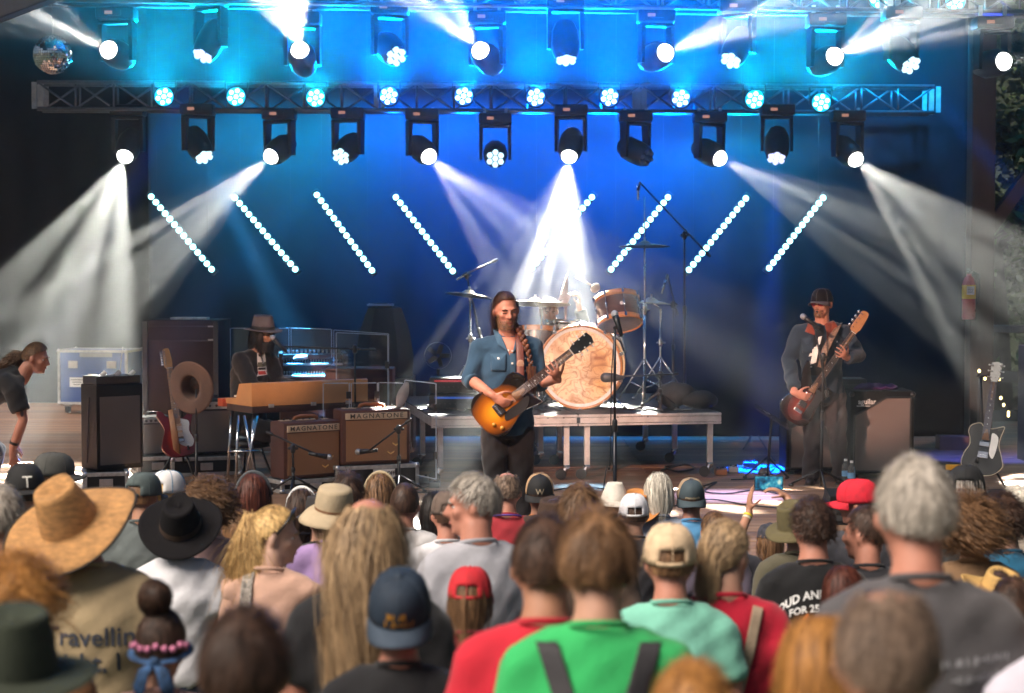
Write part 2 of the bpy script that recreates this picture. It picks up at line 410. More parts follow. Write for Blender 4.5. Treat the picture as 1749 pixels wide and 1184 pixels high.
# ================================================================== LAMPS
m_body = M('fixture housing', (.007, .0075, .009), .4, var=.3, scale=20, spec=.2)
def aim_frame(d): return frame(d, (1, 0, 0)).to_3x3()
def moving_head(lx, ly, Y, target, label, group, kind='spot', lampmat=None, k=1., truss_z=None):
    lens = at(lx, ly, Y); d = (Vector(target) - lens).normalized(); F = aim_frame(d)
    piv = lens - d * .17 * k
    t = thing('moving_head_light', label, 'stage light', (piv.x, piv.y, piv.z + .36 * k), 0, group)
    O = Vector(t.location)
    base = MB().box((0, 0, 0), (.34 * k, .26 * k, .11 * k), bev=.015).box((0, -.135 * k, .0), (.12 * k, .012, .05 * k))
    base.build('base', m_body, t, 'auto')
    MB().box((-.05 * k, -.142 * k, .0), (.07 * k, .006, .03 * k)).build('display', M('display', (.05, .03, .03), .2, emit=(1, .45, .3), estr=.35), t)
    if truss_z is not None:
        hz = truss_z - O.z
        for sx in (-1, 1):
            MB().box((sx * .11 * k, 0, (hz + .055 * k) / 2), (.03, .04, max(.02, hz - .055 * k))).build('clamp', m_alu_dull, t)
    az = math.atan2(d.x, -d.y); yr = Matrix.Rotation(az * .8, 3, 'Z')
    for sx in (-1, 1):
        y_ = MB(); y_.add([yr @ Vector(q) * k for q in [(sx * .165, -.055, -.08), (sx * .165, .055, -.08), (sx * .165, .045, -.42), (sx * .165, -.045, -.42), (sx * .125, -.055, -.08), (sx * .125, .055, -.08), (sx * .135, .045, -.42), (sx * .135, -.045, -.42)]],
                         [(0, 1, 2, 3), (7, 6, 5, 4), (0, 4, 5, 1), (1, 5, 6, 2), (2, 6, 7, 3), (3, 7, 4, 0)])
        y_.build('yoke_arm', m_body, t, 'auto')
    MB().box((0, 0, -.075 * k), (.33 * k, .12 * k, .03 * k), yr, .006).build('yoke_bridge', m_body, t, 'auto')
    lp = lens - O; bp = piv - O
    hb = MB(); prof = [(.005, -.2), (.09, -.19), (.125, -.1), (.13, .02), (.122, .1), (.1, .155), (.092, .165), (.085, .16)]
    hb.lathe([(r_ * k, z * k) for r_, z in prof], 10 if kind == 'wash' else 12, bp, F)
    hb.build('head', m_body, t, 'auto')
    lm = lampmat or m_white_lamp
    if kind == 'spot':
        MB().lathe([(.002, .062), (.03 * k, .056), (.055 * k, .04), (.072 * k, .018), (.08 * k, -.012)], 20, lp, F).build('lens', lm, t, True)
        MB().lathe([(.082 * k, -.02), (.09 * k, -.005), (.098 * k, -.015), (.1 * k, -.04)], 20, lp, F).build('lens_rim', m_plastic, t, True)
    else:
        for i in range(7):
            a = PI / 3 * i + .5; o = Vector((0, 0, 0)) if i == 6 else Vector((math.cos(a), math.sin(a), 0)) * .066 * k
            MB().lathe([(.001, .026), (.018 * k, .022), (.031 * k, .006), (.03 * k, -.02)], 6, lp + F @ o, F).build('lamp_cell', lm, t)
    return t, lens, d
WB = (1, .975, .85)
def t_of(a, b, Y1): return at(b[0], b[1], Y1)
# lower row, hung under the rear truss
LOW = 19.2
rear_z = at(800, 187, 19.5).z
lower = [ # lens pixel, beam target pixel, depth reached, cone, watt, gobo scale, seed, place
 ((213, 268), (128, 500), 17.8, 40, 42000, 9., .3, 'over the tall dark cabinet'),
 ((462, 268), (250, 432), 17.6, 24, 70000, 13., 1.1, 'above the keyboard player'),
 ((733, 268), (880, 410), 17.7, 27, 15000, 12., 2.3, 'above the left end of the drum riser'),
 ((972, 268), (938, 470), 18.0, 38, 84000, 11., 3.7, 'straight above the drum kit'),
 ((1230, 271), (1545, 440), 17.3, 22, 60000, 14., 4.2, 'between the drum riser and the bass player'),
 ((1462, 273), (1650, 452), 17.7, 32, 40000, 10., 5.9, 'above the bass cabinets')]
for (a, b_, yd, deg, wt, gs, sd_, plc) in lower:
    tgt = at(*b_, yd)
    _, lens, d = moving_head(*a, LOW, tgt, 'round white beam light hung ' + plc, 'beam lights under the rear truss', truss_z=rear_z)
    spot('beam_lamp', lens + d * .07, lens + d, WB, wt, deg, .12, .035, gs, sd_)
for (lx, ly, tx, ty, yd, plc, deg, wt, col, lm) in [
 (349, 269, 528, 632, 17.95, 'above the keyboards, with a blue shaft', 10, 90000, (.05, .42, 1), m_cell),
 (582, 268, 480, 380, 18.2, 'between the second and third diagonal LED strips', 9, 12196, (.0, .25, 1), m_cell),
 (846, 271, 846, 330, 18.0, 'to one side of the bright drum beam', 8, 300, (.1, .4, 1), m_cell),
 (1326, 271, 1312, 590, 17.9, 'over the bass player with a straight deep blue shaft', 10, 60000, (.0, .06, 1), m_cell_violet)]:
    tgt = at(tx, ty, yd)
    _, lens, d = moving_head(lx, ly, LOW, tgt, 'seven-cell wash light hung ' + plc, 'wash lights under the rear truss', 'wash', lm, truss_z=rear_z)
    spot('wash_lamp', lens + d * .05, lens + d, col, wt, deg, .8, .07)
moving_head(1105, 270, LOW, at(1160, 300, 18.9), 'dark unlit wash light under the rear truss beside the tall boom stand', 'wash lights under the rear truss', 'wash', M('unlit cell', (.1, .12, .2), .2), truss_z=rear_z)
# upper row
UPY = 16.95
top_z = at(900, 8, 17.05).z
upper = [((185, 85), (40, 12), 15.6, 24, 30000, 12., .9, 'beside the mirror ball'), ((512, 85), (478, -30), 15.9, 34, 22000, 11., 1.9, 'second of the upper row, beam going straight up'),
 ((820, 86), (718, -28), 15.8, 30, 27000, 12., 2.8, 'mid-row, tilted toward the mirror ball side'), ((1137, 90), (1330, 8), 15.4, 22, 36000, 12., 3.3, 'past the middle of the row, wide flat beam'),
 ((1426, 96), (1590, 14), 15.5, 25, 30000, 12., 4.5, 'above the bass player, beam rising outward'), ((1715, 105), (1850, 80), 16, 14, 9000, 14., 5.3, 'at the end of its row by the trees')]
for (a, b_, yd, deg, wt, gs, sd_, plc) in upper:
    tgt = at(*b_, yd)
    _, lens, d = moving_head(*a, UPY, tgt, 'white beam light on the top truss ' + plc, 'beam lights on the top truss', truss_z=top_z)
    spot('beam_lamp', lens + d * .07, lens + d, WB, wt, deg, .12, .03, gs, sd_)
for (lx, ly, tx, ty, yd, plc, deg, wt, col, lm) in [
 (346, 96, 195, 380, 16.2, 'nearest the mirror ball, deep blue shaft', 8, 60984, (.0, .09, 1), m_cell_violet),
 (677, 97, 760, 200, 16.0, 'tilted between two upward beams', 8, 2772, (.1, .4, 1), m_cell),
 (967, 103, 975, 300, 16.6, 'pointing straight down at the row centre', 8, 4620, (.2, .55, 1), m_cell),
 (1248, 104, 1110, 390, 15.9, 'with a pale blue shaft toward the drums', 9, 16015, (.02, .32, 1), m_cell),
 (1556, 112, 1730, 320, 15.9, 'at the dark end with a deep blue shaft', 8, 36036, (.0, .16, 1), m_cell)]:
    tgt = at(tx, ty, yd)
    _, lens, d = moving_head(lx, ly, UPY, tgt, 'seven-cell wash light on top truss ' + plc, 'wash lights on the top truss', 'wash', lm, truss_z=top_z)
    spot('wash_lamp', lens + d * .05, lens + d, col, wt, deg, .8, .07)
# round LED cans on the rear truss: the blue wash that fills the air
def led_can(px, py, Y, label, lm, col, watt, side=1., throw=(('glow_lamp', (0, -1, .75), 1.3, 84), ('backdrop_fill', (0, 1, -.38), .25, 116), ('face_lamp', (0, -1, -.03), .014, 14))):  # the rear-facing spot behind each can is an added fill to tint the curtain
    p = at(px, py, Y); t = thing('led_par_light', label, 'stage light', p, 0, 'round LED lamps on trusses')
    d = (Vector((p.x * .5, 6, 4.6)) - p).normalized(); F = aim_frame(d)
    MB().lathe([(.001, -.16), (.07, -.16), (.1, -.1), (.105, 0), (.1, .005), (.097, -.01)], 20, (0, 0, 0), F).build('can', m_body, t, True)
    MB().lathe([(.001, -.008), (.095, -.01)], 20, (0, 0, 0), F).build('glow_plate', emissive('glass ' + lm.name, (.0, .45, .8) if lm is m_cyan_lamp else (.02, .2, .9), 1.6 if lm is m_cyan_lamp else .8), t)  # plate is no lamp: its glow imitates bloom around the lens cells
    for i in range(7):
        a = PI / 3 * i + .3; o = Vector((0, 0, 0)) if i == 6 else Vector((math.cos(a), math.sin(a), 0)) * .062
        MB().lathe([(.001, .012), (.016, .009), (.024, 0), (.025, -.008)], 12, F @ o, F).build('lamp_lens', lm, t, True)
    for sx in (-1, 1): MB().box((sx * .112, .05, .07), (.012, .03, .17)).build('bracket', m_black, t)
    MB().box((0, .05, .155), (.235, .035, .014)).build('bracket', m_black, t)
    for nm_, th, q, dg_ in throw: spot(nm_, p + (d * .06 if th[1] < 0 else Vector((0, .5, -.05))), p + d * .06 + Vector(th), col, watt * q * (side if th[1] > 0 else 1), dg_, 1., .07)
    return t
names = ['first', 'second', 'third', 'fourth', 'fifth', 'sixth', 'seventh', 'eighth', 'ninth', 'tenth']
for i, (px, py) in enumerate([(280, 165), (403, 165), (539, 167), (664, 164), (792, 164), (915, 166), (1041, 166), (1163, 168), (1289, 170), (1403, 175)]):
    cy = i in (0, 1, 2, 8, 9)
    led_can(px, py, 19.05, names[i] + ' round LED lamp along the rear truss, counted from the mirror ball', m_cyan_lamp if cy else m_azure_lamp, (.0, .46, .85) if cy else (.0, .17, 1), 3300 if cy else 6500, (.25, .8)[i in range(1, 9)] if i not in range(2, 8) else 1.)
led_can(1502, -2, 18.6, 'cyan LED lamp cut by the top edge above the wash light', m_cyan_lamp, (.0, .4, 1), 1200)
led_can(1632, 2, 18.6, 'cyan LED lamp at the top edge near the last beam light', m_cyan_lamp, (.0, .4, 1), 1200)
# diagonal LED strips
m_bar = M('strip housing', (.02, .021, .024), .4)
led_me = None
strips = [((258, 336), (361, 460), 'first diagonal LED strip, nearest the tall dark cabinet'), ((401, 338), (504, 460), 'diagonal LED strip leaning behind the keyboard player'),
          ((541, 333), (635, 462), 'third diagonal LED strip, over the clear plastic screens'), ((676, 337), (773, 463), 'diagonal LED strip just left of the bright drum beam'),
          ((1011, 337), (908, 458), 'diagonal LED strip almost lost inside the white drum beam'), ((1141, 337), (1044, 460), 'diagonal LED strip crossed by the boom stand and cymbal'),
          ((1274, 339), (1177, 461), 'diagonal LED strip between the boom stand and the blue shaft'), ((1406, 338), (1314, 458), 'last diagonal LED strip, behind the bass player')]
for (a, b_, lab) in strips:
    p, q = at(*a, 19.85), at(*b_, 19.85); d = (q - p); L = d.length; F = frame(d, (0, -1, 0)).to_3x3()
    t = thing('led_strip_light', lab, 'stage light', (p + q) / 2, 0, 'diagonal LED strips before the backdrop'); O = Vector(t.location)
    MB().box((0, .05, 0), (.05, .075, L + .12), F, .006).build('housing', m_bar, t)
    for s_ in (-.42, .42):
        e = F @ Vector((0, 0, s_ * L)); MB().cyl(e + Vector((0, .05, 0)), (e.x, .05, 5.2 - O.z), .0016, n=5).build('hanging_wire', m_black, t)
    for i in range(14):
        if led_me is None:
            o = MB().lathe([(.001, .014), (.018, .01), (.029, 0), (.03, -.012)], 14, (0, 0, 0), aim_frame((0, -1, 0))).build('lamp_lens', m_led, t, True); led_me = o.data
        else: o = link('lamp_lens', led_me, t)
        o.location = d * (i / 13 - .5)
# lamps on the front truss above the frame: pools on the boards
def pool(px, py, Yf, src, col, watt, deg, label):
    tgt = at(px, py, Yf); p = Vector(src)
    d = (tgt - p).normalized(); lens = p
    q = p
    t = thing('moving_head_light', label, 'stage light', p, 0, 'lamps above the stage front'); F = aim_frame(d)
    MB().lathe([(.005, -.36), (.09, -.35), (.13, -.2), (.12, -.05), (.095, 0), (.088, -.005)], 12, (0, 0, 0), F).build('head', m_body, t, 'auto')
    MB().lathe([(.001, .002), (.085, -.004)], 16, (0, 0, 0), F).build('lens', m_cell_violet, t)
    MB().box((0, 0, .5), (.34, .26, .12), bev=.01).build('base', m_body, t)
    for sx in (-1, 1): MB().box((sx * .16, 0, .2), (.03, .1, .6)).build('yoke_arm', m_body, t)
    spot('wash_lamp', p + d * .05, tgt, col, watt, deg, .5, .08)
pool(1250, 850, 15.1, (1.9, 15.6, 5.2), (.42, .45, 1), 7500, 11, 'overhead lamp throwing the pale violet pool on the boards')
pool(1690, 778, 18.2, (4.4, 17.2, 5.2), (.05, .10, 1), 3000, 17, 'overhead lamp throwing the blue streak beside the upright guitar')
pool(95, 725, 22.0, (-4.3, 19.6, 5.2), (1, .74, .42), 700, 26, 'overhead lamp lighting the pale boards by the blue road case')

# lamp pole among the audience, beside the view: the warm light on the players
FP = Vector((-3.6, 5.2, 0)); fz0 = ground_z(5.2)
t = thing('lighting_pole', 'tall pole with four warm lamps standing beside the audience', 'lamp pole', (FP.x, FP.y, fz0))
MB().cyl((0, 0, 0), (0, 0, 5.3 - fz0), .04, n=12).build('pole', m_black, t, True); MB().box((0, 0, 5.0 - fz0), (1.3, .06, .06)).build('cross_bar', m_black, t)
for i in range(3): a = i * 2.094; MB().cyl((0, 0, .9), (math.cos(a) * .7, math.sin(a) * .7, .02), .02, n=8).build('leg', m_black, t)
m_warm = emissive('warm lamp', (1, .6, .4), 5)
for i, (tx, ty, ty2, deg, wt) in enumerate([(866, 640, 12.6, 8, 2900), (1406, 600, 16.0, 7, 7500), (985, 650, 16.6, 9.5, 6500), (470, 640, 16.7, 6, 3600)]):
    p = FP + Vector((-.5 + i * .33, 0, 4.8)); tgt = at(tx, ty, ty2); d = (tgt - p).normalized(); F = aim_frame(d); q = p - FP - Vector((0, 0, fz0))
    MB().lathe([(.001, -.3), (.08, -.3), (.1, -.2), (.1, 0), (.09, -.01)], 14, q, F).build('lamp_housing', m_body, t, True); MB().lathe([(.001, .0), (.088, -.008)], 14, q, F).build('lamp_lens', m_warm, t)
    spot('front_lamp', p + d * .04, tgt, (1, .60, .43), wt, deg, .6, .09)
# mirror ball: every facet row is real geometry
mb = at(90, 94, 16.6); t = thing('mirror_ball', 'faceted mirror ball hanging in the upper corner', 'mirror ball', mb); rr = random.Random(5)
b = MB(); RB = .172; rows = 26; b.ell((0, 0, 0), (RB * .97,) * 3, n=24, m=16); b.build('core', m_black, t, True)
b = MB()
for i in range(rows):
    th = -PI / 2 + PI * (i + .5) / rows; n = max(3, int(2 * PI * math.cos(th) * rows / PI))
    for j in range(n):
        a = 2 * PI * (j + .5) / n; nrm = Vector((math.cos(th) * math.cos(a), math.cos(th) * math.sin(a), math.sin(th))); F = frame(nrm + Vector((rr.gauss(0, .04), rr.gauss(0, .04), rr.gauss(0, .04))), (0, 0, 1)).to_3x3()
        h = RB * PI / rows * .44; b.add([nrm * RB + F @ Vector(q) for q in ((-h, -h, 0), (h, -h, 0), (h, h, 0), (-h, h, 0))], [(0, 1, 2, 3)])
o = b.build('mirror_facets', M('mirror', (.8, .8, .82), .06, 1., var=.05), t); o['kind'] = 'stuff'
MB().cyl((0, 0, RB), (0, 0, 1.2), .006, n=6).build('hanging_rod', m_black, t)

# haze
def haze_box():
    m = bpy.data.materials.new('haze air'); m.use_nodes = True; nt = m.node_tree; nt.nodes.clear()
    o = nt.nodes.new('ShaderNodeOutputMaterial'); v = nt.nodes.new('ShaderNodeVolumePrincipled')
    v.inputs['Density'].default_value = HAZE; v.inputs['Color'].default_value = (.93, .96, 1, 1); v.inputs['Anisotropy'].default_value = HAZE_G
    nt.links.new(v.outputs[0], o.inputs['Volume'])
    ob = MB().box((0, 13, 3.2), (26, 36, 10.6)).build('haze', m); tag(ob, kind='stuff')
# ================================================================== GEAR ON THE STAGE
def fl(px, Y): p = at(px, 600, Y); return Vector((p.x, Y, 0))
def V(*a): return Vector(a)
m_orange_wood = M('maple hoop', (.52, .22, .07), .35, var=.15, scale=20, coat=.4)
m_walnut = M('walnut shell', (.085, .042, .026), .3, var=.3, scale=6, stretch=(1, 1, 6), coat=.5)
m_tolex = M('brown tolex', (.10, .035, .026), .55, var=.12, scale=60, bump=.3, bscale=300)
m_black_tolex = M('black tolex', (.010, .010, .011), .6, spec=.12, var=.2, scale=60, bump=.3, bscale=300)
m_cream = M('cream plate', (.72, .55, .38), .4)
m_ink = M('black lettering', (.012, .012, .014), .5)
m_white = M('white enamel', (.78, .77, .75), .4)
m_leather = M('tan leather', (.36, .13, .05), .5, bump=.2)
m_cable = M('black cable', (.014, .013, .014), .5)
m_gold = M('gold trim', (.8, .52, .2), .3, .9)
def grille(name, col, scale):
    m = M(name, col, .8, var=.05); nt, b = nodes_of(m); tc = nt.nodes['Texture Coordinate']
    ck = nt.nodes.new('ShaderNodeTexChecker'); ck.inputs['Scale'].default_value = scale
    ck.inputs[1].default_value = (*[c * 1.25 for c in col], 1); ck.inputs[2].default_value = (*[c * .6 for c in col], 1)
    mp = nt.nodes.new('ShaderNodeMapping'); nt.links.new(tc.outputs['Object'], mp.inputs[0]); mp.inputs['Rotation'].default_value = (.0, .05, .0)
    nt.links.new(mp.outputs[0], ck.inputs[0]); nt.links.new(ck.outputs[0], b.inputs['Base Color'])
    return m
m_grille_tan = grille('tan grille cloth', (.34, .17, .085), 170)
m_grille_grey = grille('grey grille cloth', (.20, .155, .145), 150)
m_grille_silver = grille('silver grille cloth', (.13, .115, .11), 150)

def cable(pts, r=.006, name='cable', label=None, mat=None, sub=6):
    P = [Vector(p) for p in pts]; out = []
    for i in range(len(P) - 1):
        p0, p1, p2, p3 = P[max(i - 1, 0)], P[i], P[i + 1], P[min(i + 2, len(P) - 1)]
        for k in range(sub):
            t = k / sub; out.append(.5 * ((2 * p1) + (p2 - p0) * t + (2 * p0 - 5 * p1 + 4 * p2 - p3) * t * t + (3 * p1 - p0 - 3 * p2 + p3) * t ** 3))
    out.append(P[-1]); o = MB().tube(out, r, 6).build(name, mat or m_cable, None, True)
    if label: tag(o, label, 'cable', 'cables lying about the stage')
    return o

def flight_case(name, label, c, s, rz=0, body=None, group='flight cases'):
    """c: centre of the base"""
    t = thing(name, label, 'flight case', c, rz, group); x, y, z = s
    MB().box((0, 0, z / 2), (x - .012, y - .012, z - .012)).build('panel', body or M('case laminate', (.018, .018, .02), .5, bump=.15, spec=.2), t)
    e = .032; ed = MB()
    for sx in (-1, 1):
        for sy in (-1, 1): MB().box((sx * (x / 2 - e / 2 + .003), sy * (y / 2 - e / 2 + .003), z / 2), (e, e, z - .03), bev=.003).build('edge_angle', m_alu_dull, t)
        for zz in (e / 2 - .002, z - e / 2 + .002): MB().box((sx * (x / 2 - e / 2 + .004), 0, zz), (e, y - .03, e), bev=.003).build('edge_angle', m_alu_dull, t)
    for sy in (-1, 1):
        for zz in (e / 2 - .002, z - e / 2 + .002): MB().box((0, sy * (y / 2 - e / 2 + .004), zz), (x - .03, e, e), bev=.003).build('edge_angle', m_alu_dull, t)
    for sx in (-1, 1):
        for sy in (-1, 1):
            for zz in (.012, z - .012): MB().ell((sx * (x / 2 - .012), sy * (y / 2 - .012), zz), (.026, .026, .026), n=10, m=6).build('corner', m_alu, t, True)
    MB().box((0, -y / 2 - .006, z * .5), (.11, .008, min(.09, z * .4)), bev=.003).build('latch', m_alu, t)
    return t

def tripod(t, z0, spread, r=.009, mat=None, n=3, a0=.5):
    for i in range(n):
        a = a0 + 2 * PI * i / n; e = V(math.cos(a) * spread, math.sin(a) * spread, .012)
        MB().tube([(0, 0, z0), e * .94 + V(0, 0, .015)], [r, r], 8).cap(e * .92, e, .013, .013, 8).build('leg', mat or m_black, t, True)
def mic(t, tip, d, kind='vocal'):
    d = Vector(d).normalized(); F = frame(d).to_3x3(); tip = Vector(tip)
    if kind == 'vocal':
        MB().ell(tip, (.026, .026, .028), F).build('mic_grille', M('mic mesh', (.45, .45, .46), .4, .8, bump=.5, bscale=600), t, True)
        MB().tube([tip - d * .02, tip - d * .06, tip - d * .17], [.024, .019, .013], 10).build('mic_body', m_black, t, True)
    elif kind == 'pencil':
        MB().cyl(tip, tip - d * .14, .011, n=10).build('mic_body', m_steel, t, True)
    else:
        MB().cap(tip, tip - d * .07, .045, .04).cap(tip - d * .07, tip - d * .15, .04, .016).build('mic_body', M('kick mic', (.05, .05, .055), .4), t, True)
def mic_stand(label, base, top, boom=None, micp=None, micd=None, kind='vocal', spread=.28, mat=None, round_base=False, lean=None):
    """base on the floor, top of the pole, optional boom (rear, front) points in the world"""
    base, top = Vector(base), Vector(top); t = thing('microphone_stand', label, 'microphone stand', base, 0, 'microphone stands'); q = top - base; mt = mat or m_black
    if round_base: MB().lathe([(.13, 0), (.13, .012), (.11, .022), (.03, .028), (.001, .028)], 24).build('base', m_black, t, True)
    else: tripod(t, .16, spread, mat=mt)
    MB().cyl((0, 0, .02), q * .55, .013, n=10).build('lower_tube', mt, t, True)
    MB().cyl(q * .55, q, .009, n=10).build('upper_tube', mt, t, True)
    MB().cap(q * .53, q * .57, .018, .018).build('clutch', m_plastic, t, True)
    if boom:
        a, b_ = Vector(boom[0]) - base, Vector(boom[1]) - base
        MB().cyl(a, b_, .008, n=8).build('boom_arm', mt, t, True)
        MB().cap(q - V(0, 0, .02), q + V(0, 0, .015), .022, .022).cap(q + V(-.03, 0, 0), q + V(.035, 0, 0), .012, .012).build('boom_clamp', m_plastic, t, True)
        MB().cap(a, a + (a - b_).normalized() * .04, .014, .014).build('counterweight', m_plastic, t, True)
    if micp is not None:
        mp_ = Vector(micp) - base; mic(t, mp_, micd, kind)
        e = mp_ - Vector(micd).normalized() * .1
        MB().cap(e, (Vector(boom[1]) - base) if boom else q, .016, .011).build('mic_clip', m_plastic, t, True)
    return t

# ---- drum riser
A, B_ = fl(735, 16.0), fl(1233, 16.45); rd = (B_ - A); RW = rd.length; rz = math.atan2(rd.y, rd.x)
riser = thing('drum_riser', 'black drum riser with white aluminium edge on castored legs', 'riser', A, rz)
RT = .575; m_deck = M('riser deck', (.016, .015, .016), .7, var=.3, bump=.3)
m_riser_rail = M('riser rail', (.70, .64, .62), .42, .25, var=.14, scale=9)
hw = RW / 2
for i in range(2):
    x0 = i * hw + .006; x1 = (i + 1) * hw - .006
    MB().box(((x0 + x1) / 2, 1.22, RT - .012), (x1 - x0 - .01, 2.42, .02)).build('deck', m_deck, riser)
    for (zz, hh, yy) in ((RT - .018, .022, -.004), (RT - .058, .05, 0.), (RT - .096, .018, -.003)):
        MB().box(((x0 + x1) / 2, yy, zz), (x1 - x0, .03, hh), bev=.003).build('front_rail', m_riser_rail, riser)
    MB().box(((x0 + x1) / 2, 2.44, RT - .05), (x1 - x0, .03, .09), bev=.003).build('rear_rail', m_riser_rail, riser)
    for xx in (x0 + .012, x1 - .012): MB().box((xx, 1.22, RT - .055), (.022, 2.38, .075), bev=.003).build('side_rail', m_riser_rail, riser)
    for (lx, ly) in ((x0 + .085, .05), (x1 - .085, .05), (x0 + .085, 1.25), (x1 - .085, 1.25), (x0 + .085, 2.38), (x1 - .085, 2.38)):
        lg = MB().box((lx, ly, (RT - .09 + .12) / 2), (.046, .046, RT - .09 - .12), bev=.004).build('leg', m_riser_rail, riser)
        o = MB().box((lx, ly + .0, .105), (.05, .05, .045), bev=.004).tube([(lx, ly, .12), (lx - .02, ly - .01, .07), (lx - .045, ly - .02, .05)], [.024, .024, .014], 8).build('caster_fork', m_steel, lg, 'auto')
        MB().cyl((lx - .06, ly - .035, .048), (lx - .045, ly + .005, .048), .047, n=16).build('caster_wheel', m_rubber, lg, 'auto')
MB().box((hw, -.017, RT - .055), (.03, .012, .05), bev=.003).build('coupling', m_black, riser)
for xx in (hw - .42, hw - .27, hw - .13, hw + .35, hw + .62):
    MB().cyl((xx, -.018, RT - .03), (xx, -.01, RT - .03), .008, n=8).build('bolt', m_black, riser)
def rp(px, py, Y):                              # a point over the riser
    return at(px, py, Y)

# ---- bass drum
def drum_art():
    m = M('painted drum head', (.85, .68, .42), .5, var=.0); nt, b = nodes_of(m); L = nt.links
    tc = nt.nodes['Texture Coordinate']; mp = nt.nodes.new('ShaderNodeMapping'); mp.inputs['Location'].default_value = (.22, 0, .12); L.new(tc.outputs['Object'], mp.inputs[0])
    def nz(scale, dist, det, seed):
        n = nt.nodes.new('ShaderNodeTexNoise'); n.noise_dimensions = '4D'; n.inputs['W'].default_value = seed; n.inputs['Scale'].default_value = scale; n.inputs['Detail'].default_value = det; n.inputs['Distortion'].default_value = dist; L.new(mp.outputs[0], n.inputs['Vector']); return n
    def ramp(src, stops):
        r = nt.nodes.new('ShaderNodeValToRGB'); e = r.color_ramp.elements; e[0].position, e[0].color = stops[0][0], (*stops[0][1], 1); e[1].position, e[1].color = stops[-1][0], (*stops[-1][1], 1)
        for p_, c_ in stops[1:-1]: x = e.new(p_); x.color = (*c_, 1)
        L.new(src.outputs[0], r.inputs[0]); return r
    def mul(a, b_, f):
        mx = nt.nodes.new('ShaderNodeMix'); mx.data_type = 'RGBA'; mx.blend_type = 'MULTIPLY'; mx.inputs[0].default_value = f; L.new(a, mx.inputs[6]); L.new(b_, mx.inputs[7]); return mx.outputs[2]
    base = ramp(nz(2.6, .8, 1, 1.), [(.28, (.62, .28, .08)), (.40, (.84, .54, .24)), (.52, (.90, .72, .47)), (.75, (.92, .80, .62))])
    W1 = (1, 1, 1)
    l1 = ramp(nz(3.0, 1.6, 1, 4.), [(.40, W1), (.445, (.45, .20, .09)), (.46, W1), (.55, W1), (.575, (.55, .28, .12)), (.60, W1)])
    l2 = ramp(nz(5.5, 2.0, 1, 9.), [(.44, W1), (.465, (.62, .36, .2)), (.49, W1), (.56, W1), (.58, (.7, .45, .28)), (.6, W1)])
    l3 = ramp(nz(2.1, 1.2, 2, 14.), [(.30, (.38, .16, .07)), (.40, (.75, .5, .3)), (.46, W1)])
    L.new(mul(mul(mul(base.outputs[0], l1.outputs[0], .65), l2.outputs[0], .7), l3.outputs[0], .35), b.inputs['Base Color'])
    return m
bc = at(991, 627, 16.75); BR = .365
bd = thing('bass_drum', 'large bass drum with swirling cream and orange painted head', 'drum', (bc.x, bc.y, bc.z), R(-7))
Fz = frame((0, -1, 0), (1, 0, 0)).to_3x3()
MB().lathe([(BR - .005, -.02), (BR - .005, -.42)], 48, (0, 0, 0), Fz).build('shell', M('blue black shell', (.02, .022, .05), .2, var=.3, coat=.8), bd, True)
MB().lathe([(BR + .012, -.028), (BR + .018, -.01), (BR + .016, .022), (BR + .002, .024), (BR - .004, .012)], 48, (0, 0, 0), Fz).build('front_hoop', m_orange_wood, bd, True)
MB().lathe([(BR + .012, -.40), (BR + .018, -.42), (BR + .012, -.45), (BR - .01, -.45)], 48, (0, 0, 0), Fz).build('rear_hoop', m_orange_wood, bd, True)
MB().lathe([(BR - .004, .012), (BR - .008, .002), (.001, .0)], 48, (0, 0, 0), Fz).build('painted_head', drum_art(), bd)
MB().lathe([(BR - .006, .0135), (BR - .034, .0035)], 48, (0, 0, 0), Fz).build('pale_rim', m_white, bd)
MB().lathe([(.001, -.425), (BR - .008, -.425)], 48, (0, 0, 0), Fz).build('rear_head', m_white, bd)
for i in range(10):
    a = 2 * PI * (i + .5) / 10; p = V(math.cos(a), 0, math.sin(a))
    cl = MB().box(p * (BR + .02) + V(0, -.005, 0), (.03, .06, .03), Matrix.Rotation(-a, 3, 'Y'), .004).build('claw', m_steel, bd)
    MB().cyl(p * (BR + .02) + V(0, .02, 0), p * (BR + .02) + V(0, .38, 0), .004, n=6).build('tension_rod', m_steel, cl)
    MB().box(p * (BR + .012) + V(0, .12, 0), (.02, .05, .02), Matrix.Rotation(-a, 3, 'Y'), .003).build('lug', m_steel, cl)
for sx in (-1, 1): MB().cyl((sx * .25, .2, -.27), (sx * .42, .02, -bc.z + RT + .004), .008, n=8).build('spur', m_steel, bd)

